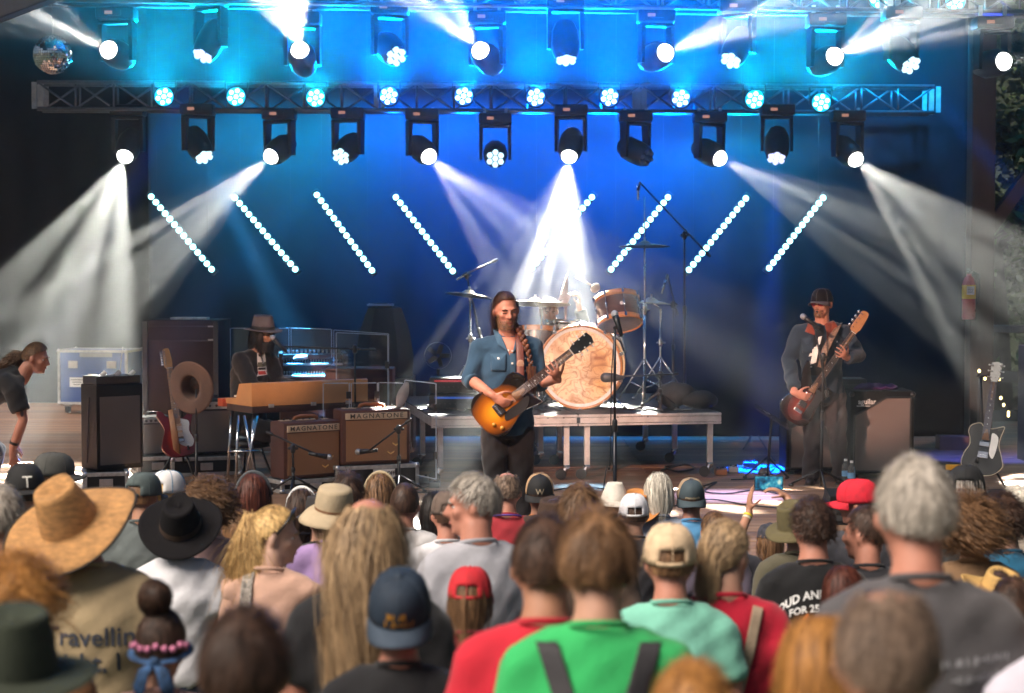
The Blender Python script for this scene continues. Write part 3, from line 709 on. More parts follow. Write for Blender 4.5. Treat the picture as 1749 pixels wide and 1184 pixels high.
def drum(name, label, c, r, h, axis, hoops=m_orange_wood, shell=m_walnut, lugs=8):
    t = thing(name, label, 'drum', c); F = frame(axis, (1, 0, 0)).to_3x3()
    MB().lathe([(r, -h / 2), (r, h / 2)], 36, (0, 0, 0), F).build('shell', shell, t, True)
    for s_ in (-1, 1):
        MB().lathe([(r + .002, s_ * (h / 2 - .035)), (r + .014, s_ * (h / 2 - .034)), (r + .014, s_ * (h / 2 + .012)), (r + .003, s_ * (h / 2 + .012)), (r + .002, s_ * (h / 2 - .002))], 36, (0, 0, 0), F).build('hoop', hoops, t, True)
        MB().lathe([(.001, s_ * h / 2), (r + .002, s_ * h / 2)], 36, (0, 0, 0), F).build('drum_head', M('drum skin', (.55, .5, .47), .5), t)
    for i in range(lugs):
        a = 2 * PI * (i + .25) / lugs; p = F @ V(math.cos(a) * (r + .012), math.sin(a) * (r + .012), 0); z = F.col[2]
        lg = MB().cap(p - z * .02, p + z * .02, .011, .011).build('lug', m_steel, t, True)
        MB().cyl(p - z * (h / 2 - .01), p + z * (h / 2 + .012), .004, n=6).build('tension_rod', m_steel, lg)
        for s_ in (-1, 1): MB().box(p + z * s_ * (h / 2 - .01) + (p * .05), (.02, .02, .035), F).build('claw', m_steel, lg)
    MB().cyl(F @ V(.1 * r, -r - .004, 0), F @ V(.1 * r, -r + .004, 0), .017, n=16).build('badge', m_white, t)
    return t
tc_ = at(1056, 532, 16.9); tom = drum('rack_tom', 'walnut rack tom with orange hoops tilted above the bass drum', tc_, .195, .25, V(-.1, .40, .9))
MB().tube([(0, .05, -.12), (-.05, .2, -.3), (-.12, .25, -.42)], .012, 8).build('tom_arm', m_steel, tom, True)
MB().cap((.02, -.02, -.22), (.06, -.03, -.36), .018, .014).cap((-.06, .0, -.20), (.03, -.02, -.27), .016, .016).build('mount', m_steel, tom, True)
ftc = at(916, 592, 17.3); ft = drum('floor_tom', 'walnut floor tom with orange hoop behind the singer shoulder', ftc, .17, .34, V(.03, .15, 1))
for i in range(3):
    a = i * 2.1 + .3; MB().cyl((math.cos(a) * .19, math.sin(a) * .19, -.05), (math.cos(a) * .2, math.sin(a) * .2, RT + .004 - ftc.z), .008, n=8).build('leg', m_steel, ft)
sn = at(965, 560, 17.45); sd2 = drum('snare_drum', 'shallow snare drum half hidden behind the bass drum', sn, .17, .13, V(0, .05, 1), m_steel, m_steel)
MB().cyl((0, 0, -.06), (0, 0, RT - sn.z + .25), .012, n=8).build('stand_tube', m_steel, sd2)
for i in range(3):
    a = i * 2.1; MB().cyl((0, 0, RT - sn.z + .3), (math.cos(a) * .25, math.sin(a) * .25, RT - sn.z + .012), .008, n=8).build('stand_leg', m_steel, sd2)

m_bronze = M('cymbal bronze', (.72, .60, .42), .28, .95, var=.12, scale=30, stretch=(1, 1, 20))
def cymbal_stand(label, px, pyc, Y, r, tilt, top_py=None, basepx=None, legs=.3):
    c = at(px, pyc, Y); base = at(basepx or px, 600, Y); base.z = RT + .003
    t = thing('cymbal_stand', label, 'cymbal', base, 0, 'cymbals on stands'); q = c - base
    F = frame(V(*tilt), (1, 0, 0)).to_3x3()
    MB().lathe([(.006, .045), (.03, .04), (.06, .02), (.07, .012), (r * .6, .004), (r, -.012), (r, -.0135), (r * .6, .002), (.07, .009)], 40, q, F).build('cymbal', m_bronze, t, True)
    MB().cyl(q + F @ V(0, 0, .03), q + F @ V(0, 0, .075), .011, n=10).build('felt_and_nut', m_white, t)
    if basepx: MB().cyl((0, 0, .04), V(0, 0, q.z * .93), .011, n=10).build('tube', m_steel, t, True); MB().cyl(V(0, 0, q.z * .93), q, .008, n=8).build('boom_arm', m_steel, t, True)
    else: MB().cyl((0, 0, .04), (0, 0, q.z * .6), .013, n=10).cyl((0, 0, q.z * .6), q, .009, n=10).build('tube', m_steel, t, True)
    if top_py: e = at(px, top_py, Y) - base; MB().cyl(q, e, .006, n=8).build('pull_rod', m_steel, t, True)
    MB().cap((0, 0, q.z * .57), (0, 0, q.z * .62), .022, .022).cap((-.03, 0, q.z * .59), (.04, 0, q.z * .59), .012, .012).build('clutch', m_steel, t, True)
    for i in range(3):
        a = i * 2.094 + .4; e = V(math.cos(a) * legs, math.sin(a) * legs, .014)
        MB().cyl((0, 0, .42), e, .008, n=8).cap(e, e * 1.03, .016, .016).build('leg', m_steel, t, True)
        MB().cyl((0, 0, .14), e * .55 + V(0, 0, .19), .006, n=6).build('leg_strut', m_steel, t, True)
    return t
cymbal_stand('thin crash cymbal on a boom at the singer hair side', 800, 503, 17.6, .22, (.12, .1, 1), basepx=803)
cymbal_stand('wide ride cymbal level behind the singer ear', 914, 517, 17.3, .33, (.03, .1, 1), None, 925)
cymbal_stand('high hat cymbal at the top of the tall chrome pole', 1101, 419, 17.4, .24, (0, .05, 1), 335)
cymbal_stand('low blue-lit cymbal behind the rack tom', 1112, 516, 17.7, .19, (.05, .03, 1), None, 1128)
# overhead microphone on the tall boom
mic_stand('tall boom stand with an overhead microphone beside the drums', (at(1170, 600, 17.6).x, 17.6, RT + .004), at(1169, 402, 17.6), (at(1207, 432, 17.6), at(1093, 312, 17.6)), at(1090, 342, 17.6), (0, 0, -1), 'pencil', .3)
mic_stand('short boom stand holding the black kick drum microphone', (at(1128, 600, 16.55).x, 16.62, RT + .004), at(1128, 640, 16.55), (at(1150, 639, 16.5), at(1062, 643, 16.3)), at(1034, 645, 16.28), (-1, .1, 0), 'kick', .2)
mic_stand('boom stand with a slim microphone over the singer-side cymbal', (at(845, 600, 17.8).x, 17.8, RT + .004), at(797, 470, 17.8), (at(842, 447, 17.8), at(790, 470, 17.7)), at(780, 478, 17.7), (-.8, -.1, -.5), 'pencil', .25)
mic_stand('boom stand with a pencil microphone behind the rack tom', (at(1150, 600, 17.9).x, 17.9, RT + .004), at(1150, 520, 17.9), (at(1155, 530, 17.9), at(1140, 470, 17.9)), at(1130, 502, 17.8), (-.3, -.1, -1), 'pencil', .25)
# lightning bolt hung among the drums
lb = at(965, 512, 17.5); poly = [(.035, .30), (-.075, -.01), (-.012, .005), (-.045, -.02), (-.01, -.09), (.005, -.30), (.03, -.06), (.02, -.06), (.085, .08), (.03, .055)]
t = thing('lightning_bolt', 'flat pinkish lightning bolt ornament standing among the drums', 'ornament', (lb.x, lb.y, RT))
MB().prism([(x * .85, y * .85) for x, y in poly], -.01, .01, Matrix.Translation((0, 0, lb.z - RT)) @ Matrix.Rotation(PI / 2, 4, 'X')).build('bolt', M('bolt enamel', (.75, .6, .62), .4), t)
MB().cyl((0, .03, 0), (.0, .03, lb.z - RT), .006, n=6).build('rod', m_black, t)
# things lying on the riser
def bag(px, py, Y, s, label, seed):
    p = at(px, py, Y); b = MB(); b.ell((0, 0, 0), (s[0], s[1], s[2]), n=22, m=14)
    b.v = [tuple(Vector(v) * (1 + .25 * noise.noise(Vector(v) * 7 + V(seed, 0, 0)))) for v in b.v]
    o = b.build('equipment_bag', M('bag cloth', (.022, .02, .02), .85, bump=.5, bscale=30), None, True); zmin = min(v[2] for v in b.v); o.location = (p.x, Y, RT + .004 - zmin); tag(o, label, 'bag', 'bags on the drum riser')
bag(1152, 680, 16.8, (.17, .13, .12), 'round black soft bag on the riser beside the cymbal stand legs', 1); bag(1195, 685, 16.75, (.16, .12, .08), 'flat black soft bag slumped at the end of the riser', 5)
rr = random.Random(11)
for i, (xa, xb, lab) in enumerate([(905, 965, 'tangled cable on the riser below the bass drum'), (1065, 1130, 'loose cable curling past the bass drum on the riser'), (1090, 1190, 'brown cable looping across the riser end'), (760, 830, 'thin cable on the riser near the mixers')]):
    pts = []
    for k in range(9):
        px = xa + (xb - xa) * k / 8 + rr.uniform(-10, 10); Y = 16.35 + rr.uniform(0, .35); p = at(px, 600, Y); pts.append((p.x, p.y + (k % 3) * .03, RT + .008 + rr.uniform(0, .02)))
    cable(pts, .007, label=lab, mat=M('brown cable', (.05, .025, .02), .5) if i % 2 else None)
for (px, w_, lab, col, zz) in [(775, .42, 'rack mixer with a red lit strip on the riser', (1, .08, .1), .15), (778, .46, 'rack mixer with a blue lit strip under the red one', (.05, .2, 1), .0)]:
    p = at(px, 600, 16.75); t = thing('rack_mixer', lab, 'mixer', (p.x, 16.75, RT + .002 + zz)); MB().box((0, 0, .07), (w_, .3, .135), bev=.005).build('chassis', m_black, t)
    MB().box((0, -.153, .11), (w_ * .8, .006, .016)).build('light_strip', emissive('strip ' + lab[:22], col, .35), t)
    for k in range(9): MB().cyl((-w_ * .4 + k * w_ * .1, -.15, .05), (-w_ * .4 + k * w_ * .1, -.17, .05), .01, n=8).build('knob', m_plastic, t)
fanp = at(748, 608, 17.0); t = thing('stage_fan', 'small black stage fan behind the clear screens', 'fan', (fanp.x, 17.0, RT + .002))
MB().lathe([(.12, -.03), (.125, 0), (.12, .03)], 24, (0, 0, fanp.z - RT), Fz).build('guard', m_black, t, True)
for i in range(5):
    a = i * 2 * PI / 5; MB().box(V(math.cos(a) * .06, 0, fanp.z - RT + math.sin(a) * .06), (.09, .006, .045), Matrix.Rotation(-a, 3, 'Y') @ Matrix.Rotation(.5, 3, 'X')).build('blade', m_plastic, t)
MB().cyl((0, .02, 0), (0, .02, fanp.z - RT - .12), .012).box((0, 0, .01), (.18, .14, .02), bev=.004).build('foot', m_black, t)

# ---- singer's vocal microphone
p = fl(1051, 12.45); mp_ = at(1050, 537, 12.45)
mic_stand('straight vocal microphone stand beside the singer, before the bass drum', p, at(1050, 560, 12.45), None, mp_, (-.25, .5, .85), round_base=True, mat=M('stand enamel', (.02, .022, .03), .3, .3))
cable([mp_ + V(.0, .02, -.15), mp_ + V(-.02, 0, -.4), mp_ + V(-.03, 0, -1.0), (p.x - .06, p.y, .5), (p.x - .12, p.y, .01)], .004, label='microphone lead hanging beside the straight vocal stand')
# ---- bass player's microphone
p = fl(1404, 15.6); mic_stand('boom microphone stand in front of the bass player', p, at(1406, 610, 15.6), (at(1412, 668, 15.55), at(1392, 562, 15.6)), at(1372, 541, 15.6), (-.75, .1, .55))
# ---- keyboard player's microphone
p = fl(607, 16.2); mic_stand('microphone stand with a long level boom reaching the keyboard player', p, at(606, 596, 16.2), (at(632, 597, 16.2), at(483, 592, 16.4)), at(466, 577, 16.4), (-.7, .05, .7))

# ---- clear plastic screens
m_acryl = bpy.data.materials.new('clear acrylic'); m_acryl.use_nodes = True; nt_ = m_acryl.node_tree; nt_.nodes.clear()
o_ = nt_.nodes.new('ShaderNodeOutputMaterial'); tr = nt_.nodes.new('ShaderNodeBsdfTransparent'); gl = nt_.nodes.new('ShaderNodeBsdfGlossy'); mx_ = nt_.nodes.new('ShaderNodeMixShader')
tr.inputs[0].default_value = (.93, .95, .97, 1); gl.inputs['Roughness'].default_value = .08; mx_.inputs[0].default_value = .06
nt_.links.new(tr.outputs[0], mx_.inputs[1]); nt_.links.new(gl.outputs[0], mx_.inputs[2]); nt_.links.new(mx_.outputs[0], o_.inputs[0])
m_edge = M('acrylic edge', (.40, .45, .55), .35, spec=.8)
def screen(pxa, Ya, pxb, Yb, ztop, z0, label):
    a, b_ = fl(pxa, Ya), fl(pxb, Yb); d = b_ - a; L = d.length
    t = thing('acrylic_screen', label, 'screen', a, math.atan2(d.y, d.x), 'clear plastic sound screens')
    MB().box((L / 2, 0, (z0 + ztop) / 2), (L - .02, .005, ztop - z0 - .02)).build('pane', m_acryl, t)
    e = .007
    for (c, s_) in (((e / 2, 0, (z0 + ztop) / 2), (e, .008, ztop - z0)), ((L - e / 2, 0, (z0 + ztop) / 2), (e, .008, ztop - z0)), ((L / 2, 0, ztop), (L - .03, .008, e)), ((L / 2, 0, z0), (L - .03, .008, e))):
        MB().box(c, s_).build('edge', m_edge, t)
    for zz in (.25, .75): MB().box((L - .01, -.006, z0 + (ztop - z0) * zz), (.04, .012, .06)).build('hinge', m_plastic, t)
    MB().box((L / 2, 0, z0 - .02), (L * .5, .18, .02)).build('foot', m_acryl, t) if z0 > .05 else None
    return t
def zt(py, Y): return at(0, py, Y).z
screen(393, 18.4, 494, 18.3, zt(561, 18.35), .03, 'rearmost clear screen directly behind the keyboard player')
screen(497, 18.3, 567, 18.0, zt(562, 18.1), .03, 'clear screen between the keyboard player and the organ end')
screen(570, 18.0, 664, 17.0, zt(567, 17.5), .03, 'clear screen turning the corner behind the organ')
screen(574, 16.95, 663, 16.4, zt(570, 16.7), .2, 'near clear screen with bright top edge above the larger amplifier')
screen(551, 15.9, 597, 15.95, zt(655, 15.9), .45, 'low clear screen in front of the tan piano')
screen(599, 15.95, 645, 16.0, zt(654, 16), .45, 'low clear screen at the right end of the tan piano')
screen(646, 16.0, 690, 15.9, zt(654, 15.95), .2, 'low clear screen behind the larger amplifier corner')
screen(691, 15.9, 745, 15.4, zt(653, 15.6), .1, 'tall clear screen between amplifier and drum riser')
rag = at(688, 675, 15.85); b = MB(); n_ = 8
for i in range(n_ + 1):
    for j in range(3): b.v.append(((j - 1) * (.012 + .035 * math.sin(PI * i / n_)), .004 * math.sin(j * 2 + i), -.24 * i / n_ + .12))
b.f = [(i * 3 + j, i * 3 + j + 1, i * 3 + j + 4, i * 3 + j + 3) for i in range(n_) for j in range(2)]; b.mi = [0] * len(b.f)
o = b.build('hanging_rag', M('grey rag', (.4, .38, .38), .9), None, True); o.location = rag + V(0, -.03, 0); o.rotation_euler = (0, .35, 0); o.modifiers.new('t', 'SOLIDIFY').thickness = .004; tag(o, 'small grey rag hanging on the tall clear screen', 'rag')

# ---- guitar amplifiers
def combo(label, px, Y, z0, w_, h, dp, yaw, txt, tsize):
    p = fl(px, Y); t = thing('guitar_amplifier', label, 'amplifier', (p.x, Y, z0), yaw, 'brown guitar amplifiers')
    b = MB(); b.box((0, 0, h / 2), (w_, dp, h), bev=.018); b.build('cabinet', m_tolex, t, 'auto')
    MB().box((0, -dp / 2 - .002, h * .44), (w_ - .07, .012, h * .74)).build('grille_cloth', m_grille_tan, t)
    MB().box((0, -dp / 2 - .004, h * .885), (w_ - .06, .018, h * .115), bev=.003).build('name_plate', m_cream, t)
    text_at('name_lettering', txt, tsize, m_ink, (0, -dp / 2 - .0145, h * .885), (1, 0, 0), (0, 0, 1), t, bold=.0003, space=1.28, squash=1.12)
    for k, (cx, cz) in enumerate(((.0, .13), (-.045, .06))):
        c = MB(); x0, z = w_ * .28 + cx, cz
        c.prism([(-.03, .02), (0, .002), (.03, .02), (.03, .008), (0, -.012), (-.03, .008)], 0, .004, Matrix.Translation((x0, -dp / 2 - .009, z + .03)) @ Matrix.Rotation(PI / 2, 4, 'X')); c.build('chevron', m_gold, t)
    hb_ = MB(); hb_.tube([(-.11, 0, h), (-.1, 0, h + .025), (-.06, 0, h + .036), (.06, 0, h + .036), (.1, 0, h + .025), (.11, 0, h)], [(.016, .008)] * 6, 8); hb_.build('handle', m_leather, t, True)
    MB().box((-.12, 0, h + .004), (.035, .03, .012)).build('handle_end', m_steel, t); MB().box((.12, 0, h + .004), (.035, .03, .012)).build('handle_end', m_steel, t)
    MB().box((0, .05, h + .002), (w_ * .8, .07, .006)).build('control_panel', m_cream, t)
    for i in range(7): MB().cyl((-w_ * .33 + i * w_ * .11, .05, h + .004), (-w_ * .33 + i * w_ * .11, .05, h + .022), .009, n=8).build('knob', m_plastic, t)
    return t
combo('smaller brown amplifier with cream name plate below the tan piano', 522, 15.55, .105, .54, .47, .26, R(33), 'MAGNATONE', .052)
combo('larger brown amplifier with cream name plate beside the drum riser', 634, 15.75, .20, .60, .46, .27, R(22), 'MAGNATONE', .056)
flight_case('flight_case', 'low flight case under the smaller brown amplifier', fl(522, 15.55), (.62, .34, .10), R(33))
fc = flight_case('flight_case', 'flight case with a white lettered sign under the larger amplifier', fl(634, 15.75) + V(0, 0, .0), (.72, .36, .195), R(22))
MB().box((.05, -.186, .1), (.19, .006, .125)).build('sign', m_white, fc)
for k, (tx, zz) in enumerate((('TURN OFF', .128), ('THE NEWS', .075))): text_at('sign_lettering', tx, .043, m_ink, (.05, -.1905, zz), (1, 0, 0), (0, 0, 1), fc, bold=.001, squash=.95)
for xx in (-.19, .25): MB().box((xx, -.184, .1), (.12, .006, .12)).build('case_recess', m_black, fc)
p = fl(500, 15.1); mic_stand('low boom stand aiming a microphone at the smaller amplifier', p, at(500, 766, 15.1), (at(464, 742, 15.2), at(545, 778, 15.05)), at(562, 781, 15.1), (.9, .3, -.2), spread=.24)
p = fl(681, 15.2); mic_stand('low boom stand aiming a microphone at the larger amplifier', p, at(681, 733, 15.2), (at(694, 722, 15.2), at(630, 770, 15.2)), at(612, 772, 15.25), (-.9, .3, -.1), spread=.24)

# ---- tan electric piano on legs
p0, p1 = at(430, 690, 15.75), at(618, 680, 16.35); d = p1 - p0; d.z = 0; PL = 1.0 * d.length + .06; yaw = math.atan2(d.y, d.x)
ez = .80 - .13
pn = thing('electric_piano', 'tan electric piano on chrome legs played by the man in the hat', 'keyboard', (p0.x, p0.y, 0), yaw)
zb = zt(704, 15.75); m_tan = M('tan lacquer', (.55, .27, .105), .38, var=.06, coat=.3); m_dkbr = M('dark brown case', (.05, .025, .022), .5)
def yz_prism(b, poly, x0, x1): b.prism(poly, x0, x1, Matrix(((0, 0, 1, 0), (1, 0, 0, 0), (0, 1, 0, 0), (0, 0, 0, 1))))
b = MB(); yz_prism(b, [(0, zb + .045), (.50, zb + .045), (.50, zb + .09), (.30, zb + .10), (.24, zb + .225), (.02, zb + .245), (0, zb + .235)], 0, PL); b.build('lid', m_tan, pn, 'auto')
b = MB(); b.box((PL / 2, .25, zb + .015), (PL - .01, .49, .058), bev=.006); b.build('keybed', m_dkbr, pn, 'auto')
for xx in (.18, PL * .52, PL - .2): MB().box((xx, -.006, zb + .045), (.05, .012, .03), bev=.002).build('latch', m_alu_dull, pn)
for xx in (.04, PL - .06):
    for yy in (.04, .46): MB().cyl((xx, yy, zb - .02), (xx - (.05 if xx < 1 else -.05), yy, .01), .014, n=10).build('leg', m_steel, pn, True)
kk = MB(); nkeys = 48
for i in range(nkeys):
    x = .08 + (PL - .16) * i / nkeys; kk.box((x, .42, zb + .105), ((PL - .16) / nkeys * .9, .13, .016))
o = kk.build('keys', M('ivory keys', (.75, .72, .65), .3), pn); o['kind'] = 'stuff'
MB().box((.05, .55, zb + .05), (.16, .1, .07), bev=.004).build('red_block', M('red lacquer', (.5, .08, .03), .4), pn)
# pedal and cross stand legs under it
t = thing('keyboard_stand', 'chrome trestle legs under the near end of the tan piano', 'stand', fl(405, 15.7))
for (xa, xb, z1) in ((-.02, .0, .6), (.05, .16, .6), (.16, .05, .6)): MB().cyl((xa, 0, .012), (xb, .05, z1), .012, n=10).build('leg', m_steel, t, True)
MB().cyl((-.08, 0, .3), (.2, .03, .3), .009, n=8).build('cross_bar', m_steel, t, True)
# ---- organ with lit keys, standing behind
og0, og1 = fl(484, 17.75), fl(582, 17.75); og = thing('organ', 'wooden drawbar organ with blue-lit keyboards behind the keyboard player', 'organ', (og0.x, 17.75, 0), R(8)); OW = (og1 - og0).length * 1.05
kz = zt(655, 17.75); m_ow = M('organ wood', (.09, .035, .022), .35, var=.3, stretch=(6, 1, 1), coat=.4); m_ivory = M('organ keys', (.85, .85, .85), .25)
b = MB(); b.box((OW / 2, .38, kz / 2), (OW + .06, .5, kz - .02), bev=.01); b.build('case', m_ow, og, 'auto')
for lvl in range(2):
    z = kz + .01 + lvl * .105; y = .16 + lvl * .17
    MB().box((OW / 2, y + .1, z + .012), (OW, .3, .05)).build('manual_bed', m_ow, og)
    kb = MB(); n_ = 44
    for i in range(n_): kb.box(((i + .5) * OW / n_, y - .02, z + .05), (OW / n_ * .88, .14, .018))
    o = kb.build('white_keys', m_ivory, og); o['kind'] = 'stuff'
    kb = MB()
    for i in range(n_):
        if i % 7 not in (2, 6): kb.box(((i + 1) * OW / n_, y + .015, z + .066), (OW / n_ * .5, .08, .018))
    o = kb.build('black_keys', m_ink, og); o['kind'] = 'stuff'
    kb = MB()
    for i in range(22): kb.box(((i + .5) * OW / 22, y + .09, z + .075), (OW / 22 * .5, .05, .03))
    o = kb.build('tabs', m_white, og); o['kind'] = 'stuff'
kb = MB(); z = kz + .25; MB().box((OW / 2, .5, z - .02), (OW, .3, .05)).build('top_shelf', m_ow, og)
for i in range(14): kb.box(((i + .5) * OW / 14, .38, z + .03), (.018, .05, .022)).cyl(((i + .5) * OW / 14, .45, z), ((i + .5) * OW / 14, .45, z + .05), .012, n=8)
o = kb.build('drawbars', m_steel, og); o['kind'] = 'stuff'
for xx in (-.02, OW + .02): MB().box((xx, .36, kz + .13), (.04, .5, .3), bev=.006).build('cheek', m_ow, og)
# glove-like white cloth on the organ
b = MB(); b.ell((0, 0, 0), (.075, .05, .03), n=16, m=9); b.v = [tuple(Vector(v) * (1 + .5 * noise.noise(Vector(v) * 22))) for v in b.v]; o = b.build('white_cloth', M('white cloth', (.8, .8, .82), .9), None, True); o.location = at(512, 612, 17.9) + V(0, .2, 0); o.rotation_euler = (0, -.25, 0); tag(o, 'crumpled white cloth lying on top of the organ', 'cloth')
t = thing('speaker_cabinet', 'dark red wooden cabinet standing at the end of the organ', 'speaker cabinet', fl(610, 17.3)); MB().box((.03, 0, .46), (.62, .4, .92), bev=.012).build('case', M('red brown case', (.09, .022, .022), .45, var=.2), t, 'auto')
# tapered cabinet behind the screens
lc = fl(657, 18.8); t = thing('rotary_speaker', 'dark tapered speaker cabinet with blue-lit top vent behind the screens', 'speaker cabinet', lc); zt1 = zt(523, 18.8); zb1 = .75
MB().lathe([(.001, zb1), (.28, zb1), (.29, zb1 + .2), (.25, zt1 - .25), (.17, zt1 - .02), (.12, zt1), (.001, zt1)], 6, sy=.8).build('housing', M('dark felt', (.03, .026, .03), .8, bump=.3), t, 'auto')
MB().box((0, 0, zb1 / 2), (.6, .5, zb1 - .006), bev=.01).build('base', m_black, t)
MB().box((-.04, 0, zt1 + .012), (.26, .2, .02), None, .004).build('vent', M('vent metal', (.25, .3, .45), .4, .6), t)
MB().box((-.04, 0, zt1 + .024), (.14, .1, .008)).build('vent_slot', m_black, t)
# tall dark cabinet at the left
tall_y = 18.2; a_, b2 = fl(243, tall_y), fl(374, tall_y); hz = zt(547, tall_y)
t = thing('tall_cabinet', 'tall dark wheeled cabinet standing behind the red electric guitar', 'cabinet', ((a_ + b2) / 2), R(-3)); w_ = (b2 - a_).length
MB().box((0, .3, hz / 2 + .03), (w_, .6, hz - .06), bev=.008).build('case', M('dark laminate', (.030, .021, .024), .6, var=.15, spec=.15), t, 'auto')
for xx in (-1, 1): MB().box((xx * (w_ / 2 - .025), -.006, hz / 2 + .03), (.05, .014, hz - .08), bev=.003).build('edge_trim', m_black, t)
for zz in (hz - .06, hz - .2): MB().box((0, -.006, zz), (w_ - .1, .012, .012)).build('trim_line', m_black, t)
for zz in (hz - .06, hz - .19): MB().box((w_ * .4, -.012, zz), (.05, .014, .014)).build('latch', m_alu_dull, t)
MB().box((.05, .2, hz + .012), (.36, .14, .022), bev=.003).build('top_tray', m_alu_dull, t)
for xx in (-1, 1): MB().cyl((xx * w_ * .4 - .02, .05, .03), (xx * w_ * .4 + .02, .05, .03), .03, n=12).build('caster', m_rubber, t)
# blue road case far left
rc = fl(172, 23.6); t = flight_case('road_case', 'blue road case with aluminium edges and white label at the wing', rc + V(0, 0, .12), (.90, .6, .68), R(-8), M('blue laminate', (.02, .07, .28), .4))
MB().box((-.2, -.304, .28), (.19, .008, .12), bev=.002).build('label_plate', m_white, t); MB().box((.05, -.304, .62), (.42, .006, .05)).build('lettering_strip', M('grey strip', (.3, .3, .32), .5), t)
for k in range(3): MB().box((-.2, -.309, .31 - k * .03), (.15 - k * .03, .003, .008)).build('label_line', m_ink, t)
for xx in (-.36, .36): MB().cyl((xx - .02, -.2, -.06), (xx + .02, -.2, -.06), .055, n=14).build('caster', m_rubber, t); MB().box((xx, -.2, -.01), (.09, .09, .04)).build('caster_plate', m_alu_dull, t)
for xx in (-.25, .25): MB().box((xx, -.306, .5), (.12, .012, .09), bev=.003).build('recessed_handle', m_alu, t)
# black amplifier on a case at the far left
p = fl(190, 15.6); fc2 = flight_case('flight_case', 'short flight case with bright frame under the black amplifier', fl(178, 15.45), (.36, .4, .17), R(14))
t = thing('guitar_amplifier', 'black amplifier stack on the bright framed case by the blue road case', 'amplifier', (p.x, 15.6, .175), R(38), 'black amplifiers')
AH = zt(655, 15.6) - .175; MB().box((0, 0, AH / 2), (.42, .30, AH), bev=.012).build('cabinet', m_black_tolex, t, 'auto'); MB().box((0, -.152, AH * .46), (.36, .01, AH * .8)).build('grille_cloth', m_grille_silver, t)
MB().box((0, 0, AH + .035), (.4, .26, .065), bev=.006).build('amplifier_head', m_black, t)
for i in range(3): MB().cyl((-.14 + i * .13, -.09, AH + .068), (-.1 + i * .13, -.09, AH + .1), .02, n=10).build('handle_wrap', m_white if i != 1 else m_alu, t)
MB().cyl((.1, .05, AH + .07), (.13, .05, AH + .3), .004, n=6).build('antenna', m_alu, t)
MB().cyl((-.215, -.02, AH * .85), (-.215, .03, .05), .006, n=6).build('side_cable', m_cable, t)
# silver fronted amplifiers behind the guitar
for (px, Y, w_, h_, z0, yw, lab) in [(358, 16.9, .44, .48, .17, R(20), 'silver fronted amplifier behind the hat on its stand'), (262, 16.8, .3, .34, .17, R(25), 'small black amplifier behind the red guitar')]:
    p = fl(px, Y); t = thing('guitar_amplifier', lab, 'amplifier', (p.x, Y, z0 + .003), yw, 'black amplifiers')
    MB().box((0, 0, h_ / 2), (w_, .25, h_), bev=.012).build('cabinet', m_black_tolex, t, 'auto'); MB().box((0, -.127, h_ * .42), (w_ - .05, .01, h_ * .76)).build('grille_cloth', m_grille_silver, t)
    MB().box((0, -.127, h_ * .9), (w_ - .05, .012, h_ * .13)).build('control_panel', m_alu_dull, t)
    for i in range(6): MB().cyl((-w_ * .35 + i * w_ * .14, -.13, h_ * .9), (-w_ * .35 + i * w_ * .14, -.15, h_ * .9), .012, n=8).build('knob', m_plastic, t)
    MB().tube([(-.08, 0, h_), (-.06, 0, h_ + .03), (.06, 0, h_ + .03), (.08, 0, h_)], .009, 8).build('handle', m_black, t, True)
flight_case('flight_case', 'long open flight case tray beneath the silver fronted amplifier', fl(345, 16.75), (.62, .45, .165), R(18))
flight_case('flight_case', 'small flight case beneath the small black amplifier', fl(262, 16.75), (.36, .4, .165), R(20))

# ---- bass cabinets
def bass_cab(px, Y, label, w_, h_, txt_x):
    p = fl(px, Y); t = thing('bass_cabinet', label, 'speaker cabinet', (p.x, Y, 0), R(0), 'bass speaker cabinets'); dp = .46; b = MB()
    MB().box((0, dp / 2, h_ / 2 + .02), (w_, dp, h_ - .04), bev=.012).build('cabinet', m_black_tolex, t, 'auto')
    poly = [(-w_ / 2 + .035, .06), (w_ / 2 - .035, .06), (w_ / 2 - .035, h_ - .055), (w_ * .06, h_ - .055), (-w_ / 2 + .13, h_ - .165), (-w_ / 2 + .035, h_ - .215)]
    MB().prism(poly, 0, .012, Matrix.Translation((0, .004, 0)) @ Matrix.Rotation(PI / 2, 4, 'X')).build('grille_cloth', m_grille_grey, t)
    for i in range(len(poly)):
        a, c = Vector((poly[i][0], -.012, poly[i][1])), Vector((poly[(i + 1) % 6][0], -.012, poly[(i + 1) % 6][1])); MB().cyl(a, c, .008, n=8).build('piping', m_plastic, t)
    text_at('name_lettering', 'aguilar', .066, m_white, (-w_ / 2 + .145, -.003, h_ - .095), (1, 0, 0), (0, 0, 1), t, bold=.0015, squash=.9)
    MB().box((-w_ / 2 + .145, -.003, h_ - .132), (.18, .003, .006)).build('underline', m_white, t)
    for sx in (-1, 1):
        for zz in (.045, h_ - .03): MB().ell((sx * (w_ / 2 - .015), .012, zz), (.026, .026, .026), n=10, m=6).build('corner', m_plastic, t, True)
        MB().box((sx * w_ / 2 * .8, .1, .01), (.05, .05, .02)).build('foot', m_rubber, t)
    return t
bass_cab(1508, 16.35, 'grey fronted bass cabinet standing clear beside the bass player', .56, zt(668, 16.35), 0)
bass_cab(1398, 16.6, 'grey fronted bass cabinet half hidden behind the bass player legs', .56, zt(690, 16.6), 0)
